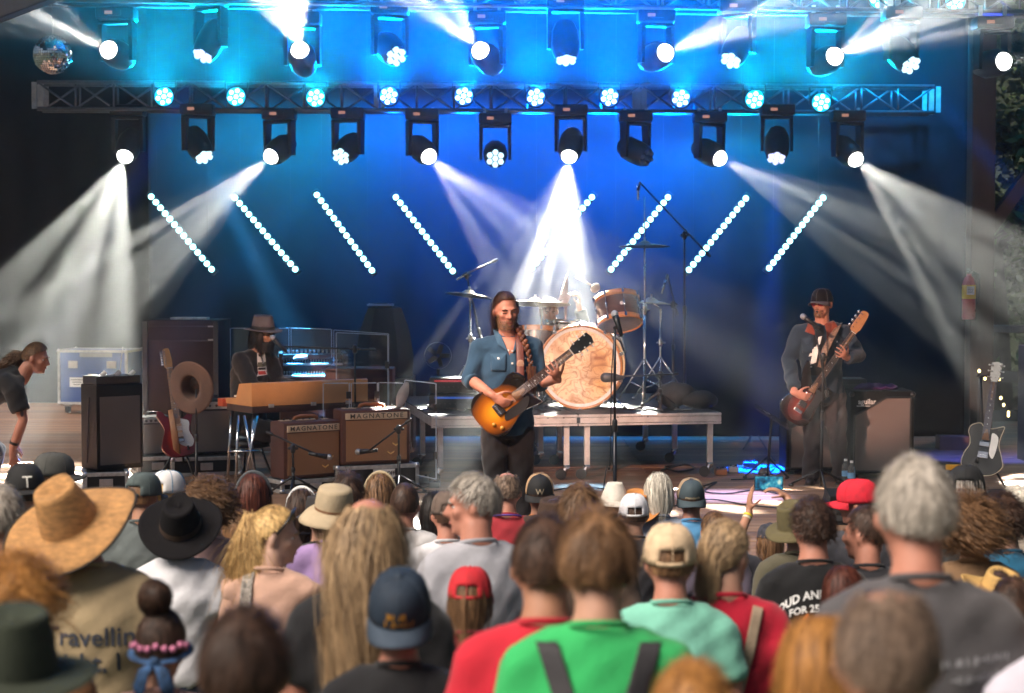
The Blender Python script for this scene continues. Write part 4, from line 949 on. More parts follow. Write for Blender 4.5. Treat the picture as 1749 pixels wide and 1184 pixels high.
b = MB(); b.ell((0, 0, 0), (.2, .12, .035), n=26, m=10); b.v = [tuple(Vector(v) + V(0, 0, .03 * noise.noise(Vector(v) * 14))) for v in b.v]; o = b.build('purple_cloth', M('purple cloth', (.06, .015, .09), .9, bump=.3), None, True); o.location = fl(1500, 16.5) + V(0, .1, zt(668, 16.35) + .012); tag(o, 'crumpled purple cloth on top of the clear-standing bass cabinet', 'cloth')
p = fl(1447, 16.75); t = thing('bass_amplifier', 'small black amplifier head behind the bass player hip', 'amplifier', (p.x, 16.75, zt(690, 16.6) - .018)); MB().box((0, 0, .12), (.3, .28, .24), bev=.01).build('chassis', m_black, t, 'auto'); MB().box((0, -.145, .12), (.24, .01, .14)).build('front_panel', m_plastic, t)

# ---- bottles
m_pet = bpy.data.materials.new('clear plastic bottle'); m_pet.use_nodes = True; _b = m_pet.node_tree.nodes['Principled BSDF']; _b.inputs['Transmission Weight'].default_value = .9; _b.inputs['Roughness'].default_value = .12; _b.inputs['Base Color'].default_value = (.85, .92, .95, 1); _b.inputs['IOR'].default_value = 1.2
def bottle(px, Y, z0, label):
    p = fl(px, Y); t = thing('water_bottle', label, 'bottle', (p.x, Y, z0), 0, 'water bottles')
    MB().lathe([(.001, .002), (.03, .0), (.033, .01), (.032, .07), (.033, .14), (.03, .165), (.013, .195), (.013, .205)], 16).build('bottle_body', m_pet, t, True); MB().lathe([(.014, .203), (.0145, .222), (.001, .223)], 14).build('cap', m_white, t, True)
    MB().lathe([(.0335, .075), (.0338, .12)], 16).build('label_band', M('bottle label', (.2, .45, .75), .5), t, True)
bottle(1456, 15.7, 0, 'clear water bottle on the boards by the bass cabinet'); bottle(1446, 15.85, 0, 'second water bottle behind the first at the bass player heel')
bottle(1664, 20.42, fz.z + .043, 'water bottle standing on the timber fence rail')

# ---- fire extinguisher
e = at(1654, 502, 19.02); t = thing('fire_extinguisher', 'red fire extinguisher with yellow label fixed to the timber post', 'fire extinguisher', (e.x, 19.0, e.z)); m_red = M('red enamel', (.55, .015, .03), .3, coat=.5)
MB().lathe([(.001, -.26), (.06, -.26), (.068, -.24), (.068, .1), (.05, .16), (.025, .185), (.025, .2)], 20).build('cylinder', m_red, t, True)
MB().lathe([(.0695, -.05), (.0695, .09)], 20).build('label_band', M('yellow label', (.8, .5, .05), .5), t, True)
MB().box((0, -.0705, .035), (.075, .004, .085)).build('label_panel', m_white, t)
for k in range(4): MB().box((0, -.073, .06 - k * .016), (.06, .002, .005)).build('label_line', m_ink, t)
MB().box((0, -.02, .225), (.03, .09, .012)).box((0, -.025, .25), (.03, .1, .012)).build('handle', m_black, t); MB().tube([(.03, -.03, .22), (.09, -.04, .2), (.1, -.03, .05), (.085, -.02, -.1)], .012, 8).build('hose', m_black, t, True)
MB().box((0, .075, 0), (.06, .02, .3)).build('bracket', m_black, t)

# ---- wedge monitors and floor clutter at the stage front
def wedge(px0, px1, Y, h_, label):
    a, b_ = fl(px0, Y), fl(px1, Y); t = thing('stage_monitor', label, 'monitor speaker', (a + b_) / 2, 0, 'stage monitors'); w_ = (b_ - a).length
    m = MB(); m.prism([(-.2, .0), (.16, .0), (.2, .1), (.02, h_), (-.2, h_ * .86)], -w_ / 2, w_ / 2, Matrix(((0, 0, 1, 0), (1, 0, 0, 0), (0, 1, 0, 0), (0, 0, 0, 1)))); m.build('cabinet', m_black_tolex, t, 'auto')
    MB().box((0, -.202, h_ * .42), (w_ * .9, .008, h_ * .6), bev=.003).build('grille', M('dark grille', (.03, .03, .032), .6, bump=.5, bscale=400), t)
    for sx in (-1, 1): MB().box((sx * w_ * .3, -.207, h_ * .42), (.09, .012, .04), bev=.004).build('handle', m_plastic, t)
wedge(1412, 1512, 13.6, .24, 'low black stage monitor in front of the bass player'); wedge(1600, 1760, 13.4, .26, 'low black stage monitor by the upright guitar')
t = thing('music_stand', 'dark music stand with a blue glint beside the bass cabinets', 'music stand', fl(1312, 16.2)); c = at(1318, 712, 16.2) - fl(1312, 16.2)
MB().box(c, (.34, .2, .012), Matrix.Rotation(R(-33), 3, 'Y').inverted() @ Matrix.Rotation(.15, 3, 'X')).build('desk', M('dark desk', (.03, .03, .06), .25), t)
MB().cyl((0, 0, .02), c, .011, n=10).build('tube', m_black, t, True); tripod(t, .2, .22)
def pedal(px, py, w_, col, label):
    Y = CAMZ * FOC / (py - 450); p = fl(px, Y); t = thing('effect_pedal', label, 'pedal', p, random.Random(px).uniform(-.4, .4), 'boxes and pedals on the boards'); m = M('pedal %d' % px, col, .4)
    MB().box((0, 0, .028), (w_, w_ * 1.2, .05), bev=.006).build('housing', m, t, 'auto'); MB().cyl((0, -w_ * .35, .053), (0, -w_ * .35, .066), .014, n=10).build('footswitch', m_steel, t)
    for sx in (-1, 1): MB().cyl((sx * w_ * .25, w_ * .3, .053), (sx * w_ * .25, w_ * .3, .068), .011, n=8).build('knob', m_plastic, t)
pedal(1254, 808, .085, (.6, .58, .56), 'pale effect pedal on the boards below the drum riser corner'); pedal(1232, 812, .10, (.35, .16, .08), 'brown effect pedal by the last riser caster'); pedal(1283, 800, .13, (.09, .08, .10), 'dark power box with plugs beneath the music stand')
pedal(1305, 812, .08, (.05, .05, .06), 'small black pedal at the foot of the music stand'); pedal(722, 826, .10, (.4, .4, .38), 'pale pedal at the singer-side riser corner'); pedal(742, 834, .09, (.07, .07, .08), 'dark pedal next to the pale pedal at the riser corner')
rr = random.Random(21)
def floor_cable(pix, label, r=.006):
    pts = []
    for (px, py) in pix: Y = CAMZ * FOC / (py - 450); q = fl(px, Y); pts.append((q.x, Y, .008))
    cable(pts, r, label=label)
floor_cable([(1190, 838), (1225, 826), (1205, 842), (1245, 846), (1290, 840), (1330, 846)], 'thin black cable looping across the violet pool'); floor_cable([(1150, 868), (1210, 856), (1280, 866), (1340, 872)], 'straight black cable crossing the violet pool toward the audience')
floor_cable([(1240, 812), (1262, 800), (1300, 806), (1330, 796), (1300, 818), (1250, 822)], 'coiled cable among the pedals by the music stand'); floor_cable([(690, 826), (715, 815), (735, 832), (700, 842), (752, 846)], 'tangled cable at the singer-side riser corner')
floor_cable([(1130, 806), (1168, 796), (1186, 802), (1160, 808), (1136, 800), (1165, 797)], 'coil of black cable beneath the drum riser', .009); floor_cable([(1060, 842), (1010, 836), (960, 838), (900, 850)], 'cable running from the vocal stand to the riser'); floor_cable([(1270, 770), (1290, 742), (1312, 772), (1325, 790)], 'black mains lead arching by the power box')

# ---- string of small warm bulbs by the fence
pts = [at(x, y, 18.6) for x, y in ((1672, 632), (1682, 645), (1700, 641), (1706, 646), (1709, 678), (1714, 690), (1722, 703), (1722, 708))]
t = thing('string_light', 'string of tiny warm bulbs draped behind the upright guitar', 'string light', pts[0]); O = pts[0]
MB().tube([q - O for q in pts], .003, 6).build('wire', m_cable, t, True); m_bulb = emissive('warm bulb', (1, .75, .3), 5)
for q in pts: MB().ell(q - O - V(0, .01, .01), (.014, .014, .018), n=10, m=6).build('bulb', m_bulb, t, True)
MB().cyl(pts[0] - O, (pts[0] - O).to_2d().to_3d() + V(0, 0, -O.z), .006, n=6).build('stake', m_black, t)
t = thing('speaker_cabinet', 'black cabinet standing at the far edge by the fence', 'speaker cabinet', fl(1795, 17.6)); MB().box((0, .2, .55), (.4, .4, 1.1), bev=.01).build('case', m_black, t); MB().box((0, -.004, .55), (.34, .01, 1.0)).build('grille', M('dark grille', (.03, .03, .032), .6), t)
t = thing('wooden_crate', 'small brown wooden block at the foot of the timber post', 'block', fl(1628, 18.9)); MB().box((0, 0, .07), (.3, .2, .14), bev=.006).build('block', M('brown block', (.16, .08, .05), .7), t)
# ================================================================== INSTRUMENTS WITH STRINGS
def gm(origin, neck, face):
    """guitar frame: x along the neck, z out of the face"""
    x = Vector(neck).normalized(); z = Vector(face); z = (z - x * z.dot(x)).normalized(); y = z.cross(x)
    m = Matrix((x, y, z)).transposed().to_4x4(); m.translation = Vector(origin); return m
def smooth_poly(pts, sub=5):
    n = len(pts); out = []
    for i in range(n):
        p0, p1, p2, p3 = [Vector((*pts[(i + k) % n], 0)) for k in (-1, 0, 1, 2)]
        for k in range(sub):
            t = k / sub; q = .5 * ((2 * p1) + (p2 - p0) * t + (2 * p0 - 5 * p1 + 4 * p2 - p3) * t * t + (3 * p1 - p0 - 3 * p2 + p3) * t ** 3); out.append((q.x, q.y))
    return out
OUT_SINGLE = [(-.21, 0), (-.20, .10), (-.13, .165), (-.04, .155), (.03, .122), (.09, .125), (.15, .145), (.20, .125), (.225, .06), (.20, .03), (.185, -.03), (.20, -.085), (.215, -.13), (.19, -.135), (.12, -.118), (.05, -.115), (-.03, -.145), (-.12, -.165), (-.19, -.10)]
OUT_DOUBLE = [(-.20, -.02), (-.19, .09), (-.12, .155), (-.03, .14), (.04, .115), (.10, .13), (.17, .165), (.22, .155), (.215, .12), (.16, .075), (.15, 0), (.145, -.06), (.19, -.12), (.17, -.145), (.09, -.125), (.03, -.11), (-.05, -.135), (-.13, -.155), (-.18, -.11)]
OUT_BASS = [(-.22, -.02), (-.21, .08), (-.14, .155), (-.05, .15), (.02, .115), (.09, .115), (.17, .15), (.27, .185), (.285, .155), (.21, .09), (.155, .03), (.15, -.05), (.19, -.12), (.17, -.15), (.08, -.13), (.0, -.12), (-.08, -.145), (-.16, -.14), (-.21, -.09)]
def burst(name, inner, mid, outer, r0=.35, r1=.95, sx=5.2, sy=7.2):
    m = M(name, inner, .16, var=0, coat=.9); nt, b = nodes_of(m); L = nt.links; tc = nt.nodes['Texture Coordinate']
    mp = nt.nodes.new('ShaderNodeMapping'); mp.inputs['Scale'].default_value = (sx, sy, 0); mp.inputs['Location'].default_value = (.05 * sx, 0, 0); g = nt.nodes.new('ShaderNodeTexGradient'); g.gradient_type = 'SPHERICAL'
    nz = nt.nodes.new('ShaderNodeTexNoise'); nz.inputs['Scale'].default_value = 4
    L.new(tc.outputs['Object'], mp.inputs[0]); L.new(mp.outputs[0], g.inputs[0]); r = nt.nodes.new('ShaderNodeValToRGB'); e = r.color_ramp.elements
    e[0].position = 1 - r1; e[0].color = (*outer, 1); e[1].position = 1 - r0; e[1].color = (*inner, 1); x = e.new(1 - (r0 + r1) / 2); x.color = (*mid, 1)
    L.new(g.outputs[1], r.inputs[0]); L.new(r.outputs[0], b.inputs['Base Color']); return m
def guitar(name, label, group, mat4, outline, thick, body_mat, scale_len, neck_w, head, guard=None, guard_mat=None, strings=6, pickups=(), face_mat=None, board=None):
    t = thing(name, label, 'guitar', (0, 0, 0), 0, group); t.matrix_world = mat4
    op = smooth_poly(outline, 4); b = MB(); b.prism(op, -thick / 2, thick / 2, bev=.035); b.build('body', body_mat, t, 'auto')
    x0, x1 = .135, .135 + scale_len * .70
    bm_ = board or M('rosewood', (.05, .022, .016), .45, var=.2)
    MB().tube([(x0 - .05, 0, thick / 2 + .000), (x0 + .05, 0, thick / 2 - .004), (x1, 0, thick / 2 - .002)], [(neck_w * .62, .018), (neck_w * .58, .013), (neck_w * .5, .012)], 10, xh=(0, 1, 0)).build('neck', M('neck maple', (.36, .19, .09), .3, coat=.4), t, True)
    fb = MB(); fb.add([V(x0 - .035, -neck_w * .64, thick / 2 + .009), V(x1, -neck_w * .5, thick / 2 + .009), V(x1, neck_w * .5, thick / 2 + .009), V(x0 - .035, neck_w * .64, thick / 2 + .009), V(x0 - .035, -neck_w * .6, thick / 2), V(x1, -neck_w * .48, thick / 2), V(x1, neck_w * .48, thick / 2), V(x0 - .035, neck_w * .6, thick / 2)], [(0, 1, 2, 3), (7, 6, 5, 4), (0, 4, 5, 1), (1, 5, 6, 2), (2, 6, 7, 3), (3, 7, 4, 0)])
    fbo = fb.build('fretboard', bm_, t)
    bridge = x1 - scale_len; sz = thick / 2 + .016; fr = MB()
    for k in range(1, 21):
        x = x1 - scale_len * (1 - 2 ** (-k / 12))
        if x < x0 - .03: break
        hw_ = neck_w * (.5 + .14 * (x1 - x) / (x1 - x0)); MB().box((x, 0, thick / 2 + .0105), (.0028, hw_ * 2, .003)).build('fret', m_steel, fbo)
        if k in (3, 5, 7, 9, 12, 15): xm = x1 - scale_len * (1 - 2 ** (-(k - .5) / 12)); MB().cyl((xm, 0, thick / 2 + .0085), (xm, 0, thick / 2 + .0102), .0045, n=10).build('inlay', m_white, fbo)
    MB().box((x1 + .002, 0, thick / 2 + .008), (.005, neck_w, .012)).build('nut', m_white, t)
    hl, hw2, hmat, style = head
    if style == 'three':
        poly = [(0, -neck_w * .5), (.03, -hw2 * .5), (hl, -hw2 * .56), (hl + .012, 0), (hl, hw2 * .56), (.03, hw2 * .5), (0, neck_w * .5)]; pegs = [(.045 + i * (hl - .06) / 2, s_ * hw2 * .42, s_) for i in range(3) for s_ in (-1, 1)]
    else:
        poly = [(0, -neck_w * .5), (.02, -neck_w * .55), (.05, -hw2 * .42), (hl * .9, -hw2 * .3), (hl * 1.05, -hw2 * .1), (hl, hw2 * .45), (hl * .75, hw2 * .5), (.03, hw2 * .55), (0, neck_w * .5)]
        npg = 4 if strings == 4 else 6; pegs = [(.04 + i * (hl - .06) / (npg - 1), hw2 * .36, 1) for i in range(npg)]
    hd = MB().prism(smooth_poly(poly, 3) if style != 'three' else poly, thick / 2 - .014, thick / 2 + .002, Matrix.Translation((x1 + .004, 0, 0)) @ Matrix.Rotation(R(6), 4, 'Y')).build('headstock', hmat, t, 'auto')
    pr = .012 if strings == 4 else .006
    for (px_, py_, s_) in pegs:
        pg = MB().cyl((x1 + px_, py_, thick / 2 - .01), (x1 + px_, py_, thick / 2 + .012), .005, n=8).cyl((x1 + px_, py_, thick / 2 - .012), (x1 + px_, s_ * (hw2 * .5 + .018), thick / 2 - .012), .003, n=6).ell((x1 + px_, s_ * (hw2 * .5 + .022), thick / 2 - .012), (pr * 1.4, pr, pr * .7), n=8, m=6); pg.build('tuning_peg', m_steel if strings != 6 or style != 'three' else m_white, hd, True)
    for i in range(strings):
        u = (i / (strings - 1) - .5); MB().cyl((bridge, u * neck_w * 1.15, sz + .006), (x1 + .01, u * neck_w * .8, sz + .001), .0009 if strings == 6 else .0016, n=5, caps=False).build('string', m_steel, t)
    MB().box((bridge, 0, thick / 2 + .012), (.028, neck_w * 1.7, .018), bev=.004).build('bridge', m_steel, t)
    for (px_, w_, h_, mm) in pickups: MB().box((px_, 0, thick / 2 + .009), (w_, h_, .016), bev=.004).build('pickup', mm, t)
    if guard: MB().prism(smooth_poly(guard, 3), thick / 2 + .0005, thick / 2 + .004).build('pickguard', guard_mat or m_white, t, 'auto')
    return t, bridge

# ================================================================== PEOPLE
SKINS = {}
def skin(tone='fair'):
    col = dict(fair=(.52, .285, .20), tan=(.44, .22, .14), ruddy=(.52, .23, .16), pale=(.60, .37, .28), brown=(.28, .14, .085))[tone]
    m = M('skin ' + tone, col, .5, var=.10, scale=9, bump=.08, bscale=180, spec=.4); nt, b = nodes_of(m)
    b.inputs['Subsurface Weight'].default_value = .0
    return m
def remesh(parts, voxel, smooth=2, name='body', noise_amp=0., noise_scale=8., seed=0.):
    me = bpy.data.meshes.new('tmp'); me.from_pydata(parts.v, [], parts.f)
    o = bpy.data.objects.new('tmp', me); TMP.collection.objects.link(o)
    md = o.modifiers.new('r', 'REMESH'); md.mode = 'VOXEL'; md.voxel_size = voxel; md.adaptivity = 0
    if smooth: s_ = o.modifiers.new('s', 'SMOOTH'); s_.factor = .5; s_.iterations = smooth
    with bpy.context.temp_override(scene=TMP, view_layer=TMP.view_layers[0]):
        dg = bpy.context.evaluated_depsgraph_get(); out = bpy.data.meshes.new_from_object(o.evaluated_get(dg)); out.name = name
    bpy.data.objects.remove(o); bpy.data.meshes.remove(me)
    if noise_amp:
        n = len(out.vertices); co = np.empty(n * 3); out.vertices.foreach_get('co', co); nr = np.empty(n * 3); out.vertices.foreach_get('normal', nr); co = co.reshape(-1, 3); nr = nr.reshape(-1, 3)
        q = co * noise_scale + seed
        w_ = np.sin(q[:, 0] * 1.7 + 2.1 * np.sin(q[:, 2] * .9 + q[:, 1])) * .5 + np.sin(q[:, 2] * 2.3 + 1.7 * np.sin(q[:, 0] * 1.3) + q[:, 1] * 1.1) * .5 + .5 * np.sin(q[:, 0] * 4.1 - q[:, 2] * 3.7 + 2 * np.sin(q[:, 1] * 2.))
        co += nr * (w_ * noise_amp)[:, None]; out.vertices.foreach_set('co', co.ravel())
    out.polygons.foreach_set('use_smooth', [True] * len(out.polygons))
    return out

def rot_head(yaw, pitch, roll=0.):
    """yaw > 0 turns to the figure's own left, pitch > 0 looks down"""
    return Matrix.Rotation(yaw, 3, 'Z') @ Matrix.Rotation(-pitch, 3, 'X') @ Matrix.Rotation(roll, 3, 'Y')
def head_shape(b, c, F, k=1., fat=1., face=True):
    def e(p, r, n=16, m=11): b.ell(c + F @ (Vector(p) * k), [q * k for q in r], F, n, m)
    e((0, -.014, .032), (.074 * fat, .094, .086)); e((0, .015, -.02), (.063 * fat, .074, .098)); e((0, .035, -.075), (.052 * fat, .05, .042))
    e((0, .02, -.05), (.058 * fat, .06, .055))
    for s_ in (-1, 1):
        b.ell(c + F @ (V(s_ * .078 * fat, -.008, -.008) * k), (.015 * k, .022 * k, .034 * k), F @ Matrix.Rotation(s_ * -.35, 3, 'Z'), 10, 7)
        e((s_ * .035, .06, -.018), (.026, .024, .024), 10, 7)
    if face:
        b.cap(c + F @ (V(0, .088, .012) * k), c + F @ (V(0, .108, -.026) * k), .010 * k, .0135 * k, 8); e((.012, .094, -.031), (.010, .011, .008), 8, 6); e((-.012, .094, -.031), (.010, .011, .008), 8, 6)
        e((0, .072, .024), (.052, .022, .013)); e((0, .083, -.057), (.025, .011, .008), 10, 6); e((0, .081, -.068), (.022, .011, .008), 10, 6); e((0, .076, -.095), (.022, .016, .016), 10, 7)
def hand_shape(b, wrist, d, normal, side, k=1., curl=(.5, .5, .5, .5), thumb=.5, spread=.12):
    """d: wrist to knuckles, normal: out of the back of the hand, side: direction of the thumb"""
    d = Vector(d).normalized(); n = Vector(normal); n = (n - d * n.dot(d)).normalized(); s_ = Vector(side); s_ = (s_ - d * s_.dot(d) - n * s_.dot(n)).normalized(); w_ = Vector(wrist)
    F = Matrix((s_, n, d)).transposed()
    b.ell(w_ + d * .048 * k, (.038 * k, .016 * k, .056 * k), F, 12, 9); b.cap(w_ - d * .02 * k, w_ + d * .02 * k, .024 * k, .024 * k)
    L = ((.040, .026, .020), (.045, .029, .022), (.042, .027, .021), (.032, .021, .018)); off = (.029, .010, -.010, -.028)
    for i in range(4):
        p = w_ + (d * (.092 - .004 * abs(i - 1.3)) + s_ * off[i]) * k; a = 0.; r = (.0088 - (.001 if i == 3 else 0)) * k
        dirb = (d + s_ * spread * (1.3 - i) * .8).normalized()
        for j, l in enumerate(L[i]):
            a += curl[i] * (1.0 if j == 0 else 1.15); q = p + (dirb * math.cos(a) - n * math.sin(a)) * l * k
            b.cap(p, q, r, r * .93, 8); p = q; r *= .93
    p = w_ + (d * .03 + s_ * .028) * k; dt = (d * .55 + s_ * .75 - n * .25).normalized()
    for j, l in enumerate((.042, .032, .025)):
        q = p + dt * l * k; b.cap(p, q, (.0115 - .001 * j) * k, (.0105 - .001 * j) * k, 8); p = q; dt = (dt + d * .35 * thumb - s_ * .5 * thumb - n * .55 * thumb).normalized()

def tube_between(b, pts, radii, n=12):
    """overlapping tapered capsules through the points"""
    for i in range(len(pts) - 1): b.cap(pts[i], pts[i + 1], radii[i], radii[i + 1], n)

def default_pose():
    P = dict(pelvis=V(0, 0, .93), waist=V(0, -.01, 1.08), chest=V(0, -.015, 1.29), neck=V(0, -.02, 1.475), head=V(0, .015, 1.625), head_rot=Matrix.Identity(3), side=V(1, 0, 0))
    for s_, n in ((1, 'R'), (-1, 'L')):
        P['sho' + n] = V(s_ * .166, -.015, 1.415); P['elb' + n] = V(s_ * .222, -.05, 1.12); P['wri' + n] = V(s_ * .225, .06, .88); P['hip' + n] = V(s_ * .09, 0, .90); P['kne' + n] = V(s_ * .10, .02, .49); P['ank' + n] = V(s_ * .105, -.02, .075)
    return P
def torso_parts(b, P, g=0., w=1., dpt=1., neck_in=True, belly=0., hem=None):
    """g: extra thickness for cloth"""
    sd_ = P['side']; pts = [P['pelvis'] - (P['waist'] - P['pelvis']).normalized() * .07, P['pelvis'], P['waist'], P['chest'], (P['chest'] * .45 + P['neck'] * .55), P['neck'] + (P['neck'] - P['chest']).normalized() * (.006 if g > 0 else -.03)]
    rx = (.150, .162, .145, .168, .145, .062); ry = (.105, .112, .100, .115, .088, .055)
    rr_ = [(rx[i] * w + g, ry[i] * dpt + g + (belly if i in (1, 2) else 0)) for i in range(6)]
    fine, fr_ = [], []
    for i in range(5):
        for k in range(4):
            t = k / 4; fine.append(pts[i].lerp(pts[i + 1], t)); s_ = t * t * (3 - 2 * t); fr_.append((rr_[i][0] * (1 - s_) + rr_[i + 1][0] * s_, rr_[i][1] * (1 - s_) + rr_[i + 1][1] * s_))
    fine.append(pts[5]); fr_.append(rr_[5]); b.tube(fine, fr_, 22, xh=sd_, fixed=True)
    for n in 'RL':
        so = P['sho' + n]; nk = P['neck']
        b.cap(P['chest'].lerp(so, .62) + V(0, 0, .05), so, .07 + g, .058 + g); b.cap(nk + V(0, 0, .0) - (nk - P['chest']) * .1, so.lerp(nk, .4), .042 + g, .040 + g); b.cap(so.lerp(nk, .45), so, .040 + g, .052 + g)
def arm_pts(P, n): return [P['sho' + n], P['sho' + n].lerp(P['elb' + n], .5), P['elb' + n], P['elb' + n].lerp(P['wri' + n], .35), P['wri' + n]]
def leg_pts(P, n): return [P['hip' + n], P['hip' + n].lerp(P['kne' + n], .5), P['kne' + n], P['kne' + n].lerp(P['ank' + n], .4), P['ank' + n]]
def body_mesh(P, voxel, build=1., hands=None, fat=1., face=True):
    b = MB(); torso_parts(b, P, -.006, build, build)
    Fh = P['head_rot']; hc = P['head']; head_shape(b, hc, Fh, 1., fat, face)
    tube_between(b, [P['neck'] - V(0, 0, .03), P['neck'].lerp(hc, .45) + V(0, -.012, 0), hc + Fh @ V(0, -.022, -.05)], [.064 * build, .055 * (.5 + .5 * build), .054])
    for n in 'RL':
        tube_between(b, arm_pts(P, n), [.052 * build, .048 * build, .038, .040, .027])
        tube_between(b, leg_pts(P, n), [.085 * build, .078 * build, .052, .055, .036]); a = P['ank' + n]; b.cap(a + V(0, -.03, -.045), a + V(0, .15, -.05) if 'footdir' not in P else a + P['footdir'] * .15 + V(0, 0, -.05), .035, .028)
        h = hands.get(n) if hands else None
        if h: hand_shape(b, P['wri' + n], *h['v'], **h.get('k', {}))
        else:
            d = (P['wri' + n] - P['elb' + n]).normalized(); sg = 1 if n == 'R' else -1
            hand_shape(b, P['wri' + n], d, V(sg, 0, 0), V(0, 1, 0), 1., (.35, .4, .45, .5))
    return remesh(b, voxel, 2)
# ---- hair
HR = V(.083, .105, .121); HC = V(0, -.006, .006)
def hairline(phi):
    xs_ = np.array([0, .6, 1.05, 1.5, 1.75, 2.2, PI]); ys_ = np.array([.075, .07, .045, .02, -.012, -.038, -.046]); return np.interp(np.abs(phi), xs_, ys_)
def hair_mesh(n, length, width, style='short', seed=0, volume=.012, bald=0., curl=0., fall=None, body=None, part=0., drop=0., front=0., tie=None, line=None, lift=0., steps=5):
    """strands as thin ribbons round the head, head-local coordinates"""
    rs = np.random.RandomState(seed); N = int(n * 2.6)
    u = rs.rand(N) * 2 - 1; ph = (rs.rand(N) * 2 - 1) * PI; st = np.sqrt(1 - u * u)
    d = np.stack([np.sin(ph) * st, np.cos(ph) * st, u], 1); H = np.array(HR); c = np.array(HC)
    p = d * H; keep = p[:, 2] > (hairline(ph) if line is None else line(ph)) - drop
    if bald: keep &= ~((p[:, 2] > .05 + (1 - bald) * .07) & (np.abs(p[:, 0]) < .03 + .055 * bald) & (p[:, 1] > -.1 * bald - .02))
    p = p[keep][:n]; N = len(p); nr = p / (H * H); nr /= np.linalg.norm(nr, axis=1)[:, None]
    lay = 1 + rs.rand(N) ** 1.5 * volume / .1
    cid = np.floor(p * 48 + .15 * np.sin(p[:, ::-1] * 90)).astype(int); cn = np.sin(cid[:, 0] * 12.9 + cid[:, 1] * 78.2 + cid[:, 2] * 37.7 + seed); cn2 = np.sin(cid[:, 0] * 39.3 + cid[:, 1] * 11.1 + cid[:, 2] * 83.1 + seed)
    if style == 'short' and length > .02: lay = lay * (1 + .022 * cn)
    who = np.array([.01, -.055, .1]); t = p - who; t[:, 0] += 0
    if style in ('long', 'pony'): t = np.stack([np.sign(p[:, 0] - part) * (.05 + np.abs(p[:, 0]) * .8), -.3 - .4 * (p[:, 1] < 0), -.9 + 0 * p[:, 0]], 1)
    if front: t[:, 1] += front * (p[:, 1] > -.02)
    t -= nr * (t * nr).sum(1)[:, None]; t /= (np.linalg.norm(t, axis=1)[:, None] + 1e-6)
    dr = t + nr * ((.03 if style == 'long' else .10) + lift + (.12 if style == 'long' else .5) * rs.rand(N)[:, None] ** 4 + (.0 if style == 'long' else .12) * np.maximum(0, cn2)[:, None]); cw = .08 if style == 'long' else .25; dr[:, 0] += cn * cw; dr[:, 1] += cn2 * cw
    if tie is not None: tie = np.array(tie)
    Ls = length * (.7 + .5 * rs.rand(N)) * (1 + (.35 if style == 'short' else .15) * cn)
    if style == 'short': Ls = Ls * np.clip((p[:, 2] + .06) / .09, .3, 1)
    S_ = steps; sl = (Ls / S_)[:, None]
    X = [p * lay[:, None]]; ph0 = rs.rand(N) * 6.28 + cn * 2
    for k in range(S_):
        dr = dr / (np.linalg.norm(dr, axis=1)[:, None] + 1e-9); q = X[-1] + dr * sl
        if tie is not None:
            w_ = min(1, (k + 1) / (S_ * .6)); q = X[0] * (1 - w_) + (tie + (rs.rand(N, 3) - .5) * .02) * w_ if w_ < 1 else X[-1] + np.array([0, -.15 if k < S_ * .75 else -.02, -1.]) * sl * .8 + (rs.rand(N, 3) - .5) * .012 * (k - S_ * .5)
        e = np.sqrt(((q / (H * lay[:, None])) ** 2).sum(1)); ins = e < 1; q[ins] /= e[ins][:, None]
        if style == 'long': fz2 = (q[:, 1] > .0) & (q[:, 2] < .075) & (np.abs(q[:, 0]) < .072); q[fz2, 0] = np.where(q[fz2, 0] >= 0, 1, -1) * .074; q[fz2, 1] = np.minimum(q[fz2, 1], .045)
        if style == 'long': q[:, 0] = np.where(q[:, 2] < -.09, q[:, 0] * .87, q[:, 0])
        if body is not None:                       # keep off neck and back
            low = q[:, 2] < -.13; bx, by, by0 = body; zz = np.clip((-.13 - q[:, 2]) / .12, 0, 1); rx, ry = .075 + (bx - .075) * zz, .075 + (by - .075) * zz
            g = np.sqrt((q[:, 0] / rx) ** 2 + ((q[:, 1] - by0) / ry) ** 2); m = low & (g < 1); q[m, 1] = by0 + np.where(q[m, 1] > by0 + .05, 1, -1) * ry[m] * np.sqrt(np.maximum(0, 1 - (q[m, 0] / rx[m]) ** 2))
        X.append(q); grav = .06 if style == 'short' else .8
        if style == 'curly': grav = .12
        dr = dr * (1.0 if style == 'short' else .5) + np.array([0, 0, -1]) * grav + (rs.rand(N, 3) - .5) * .15
        if style == 'short': tt = nr * -.12; dr += tt
        if curl: a = ph0 + k * 1.25; dr += curl * np.stack([np.cos(a), np.sin(a), .3 * np.sin(a * .7)], 1)
    X = np.stack(X, 1) + c                                          # N, S+1, 3
    T = np.gradient(X, axis=1); T /= (np.linalg.norm(T, axis=2)[..., None] + 1e-9)
    rad = X - c; rad /= (np.linalg.norm(rad, axis=2)[..., None] + 1e-9); rad = rad + (rs.rand(N, 1, 3) - .5) * .5
    W = np.cross(T, rad); W /= (np.linalg.norm(W, axis=2)[..., None] + 1e-9)
    wd = width * (.6 + .8 * rs.rand(N))[:, None, None] * np.linspace(1, .25, S_ + 1)[None, :, None]
    A = X - W * wd; Bv = X + W * wd; vs = np.stack([A, Bv], 2).reshape(-1, 3); K = (S_ + 1) * 2
    f0 = np.array([[2 * k, 2 * k + 1, 2 * k + 3, 2 * k + 2] for k in range(S_)]); fs = (f0[None] + (np.arange(N) * K)[:, None, None]).reshape(-1, 4)
    # scalp under the strands
    m = MB(); m.ell((0, 0, 0), tuple(HR * (1.0 + .10 * volume / .02)), n=28, m=20); sv = np.array(m.v); ok = []
    phs = np.arctan2(sv[:, 0], sv[:, 1]); kz_ = sv[:, 2] > (hairline(phs) if line is None else line(phs)) - drop
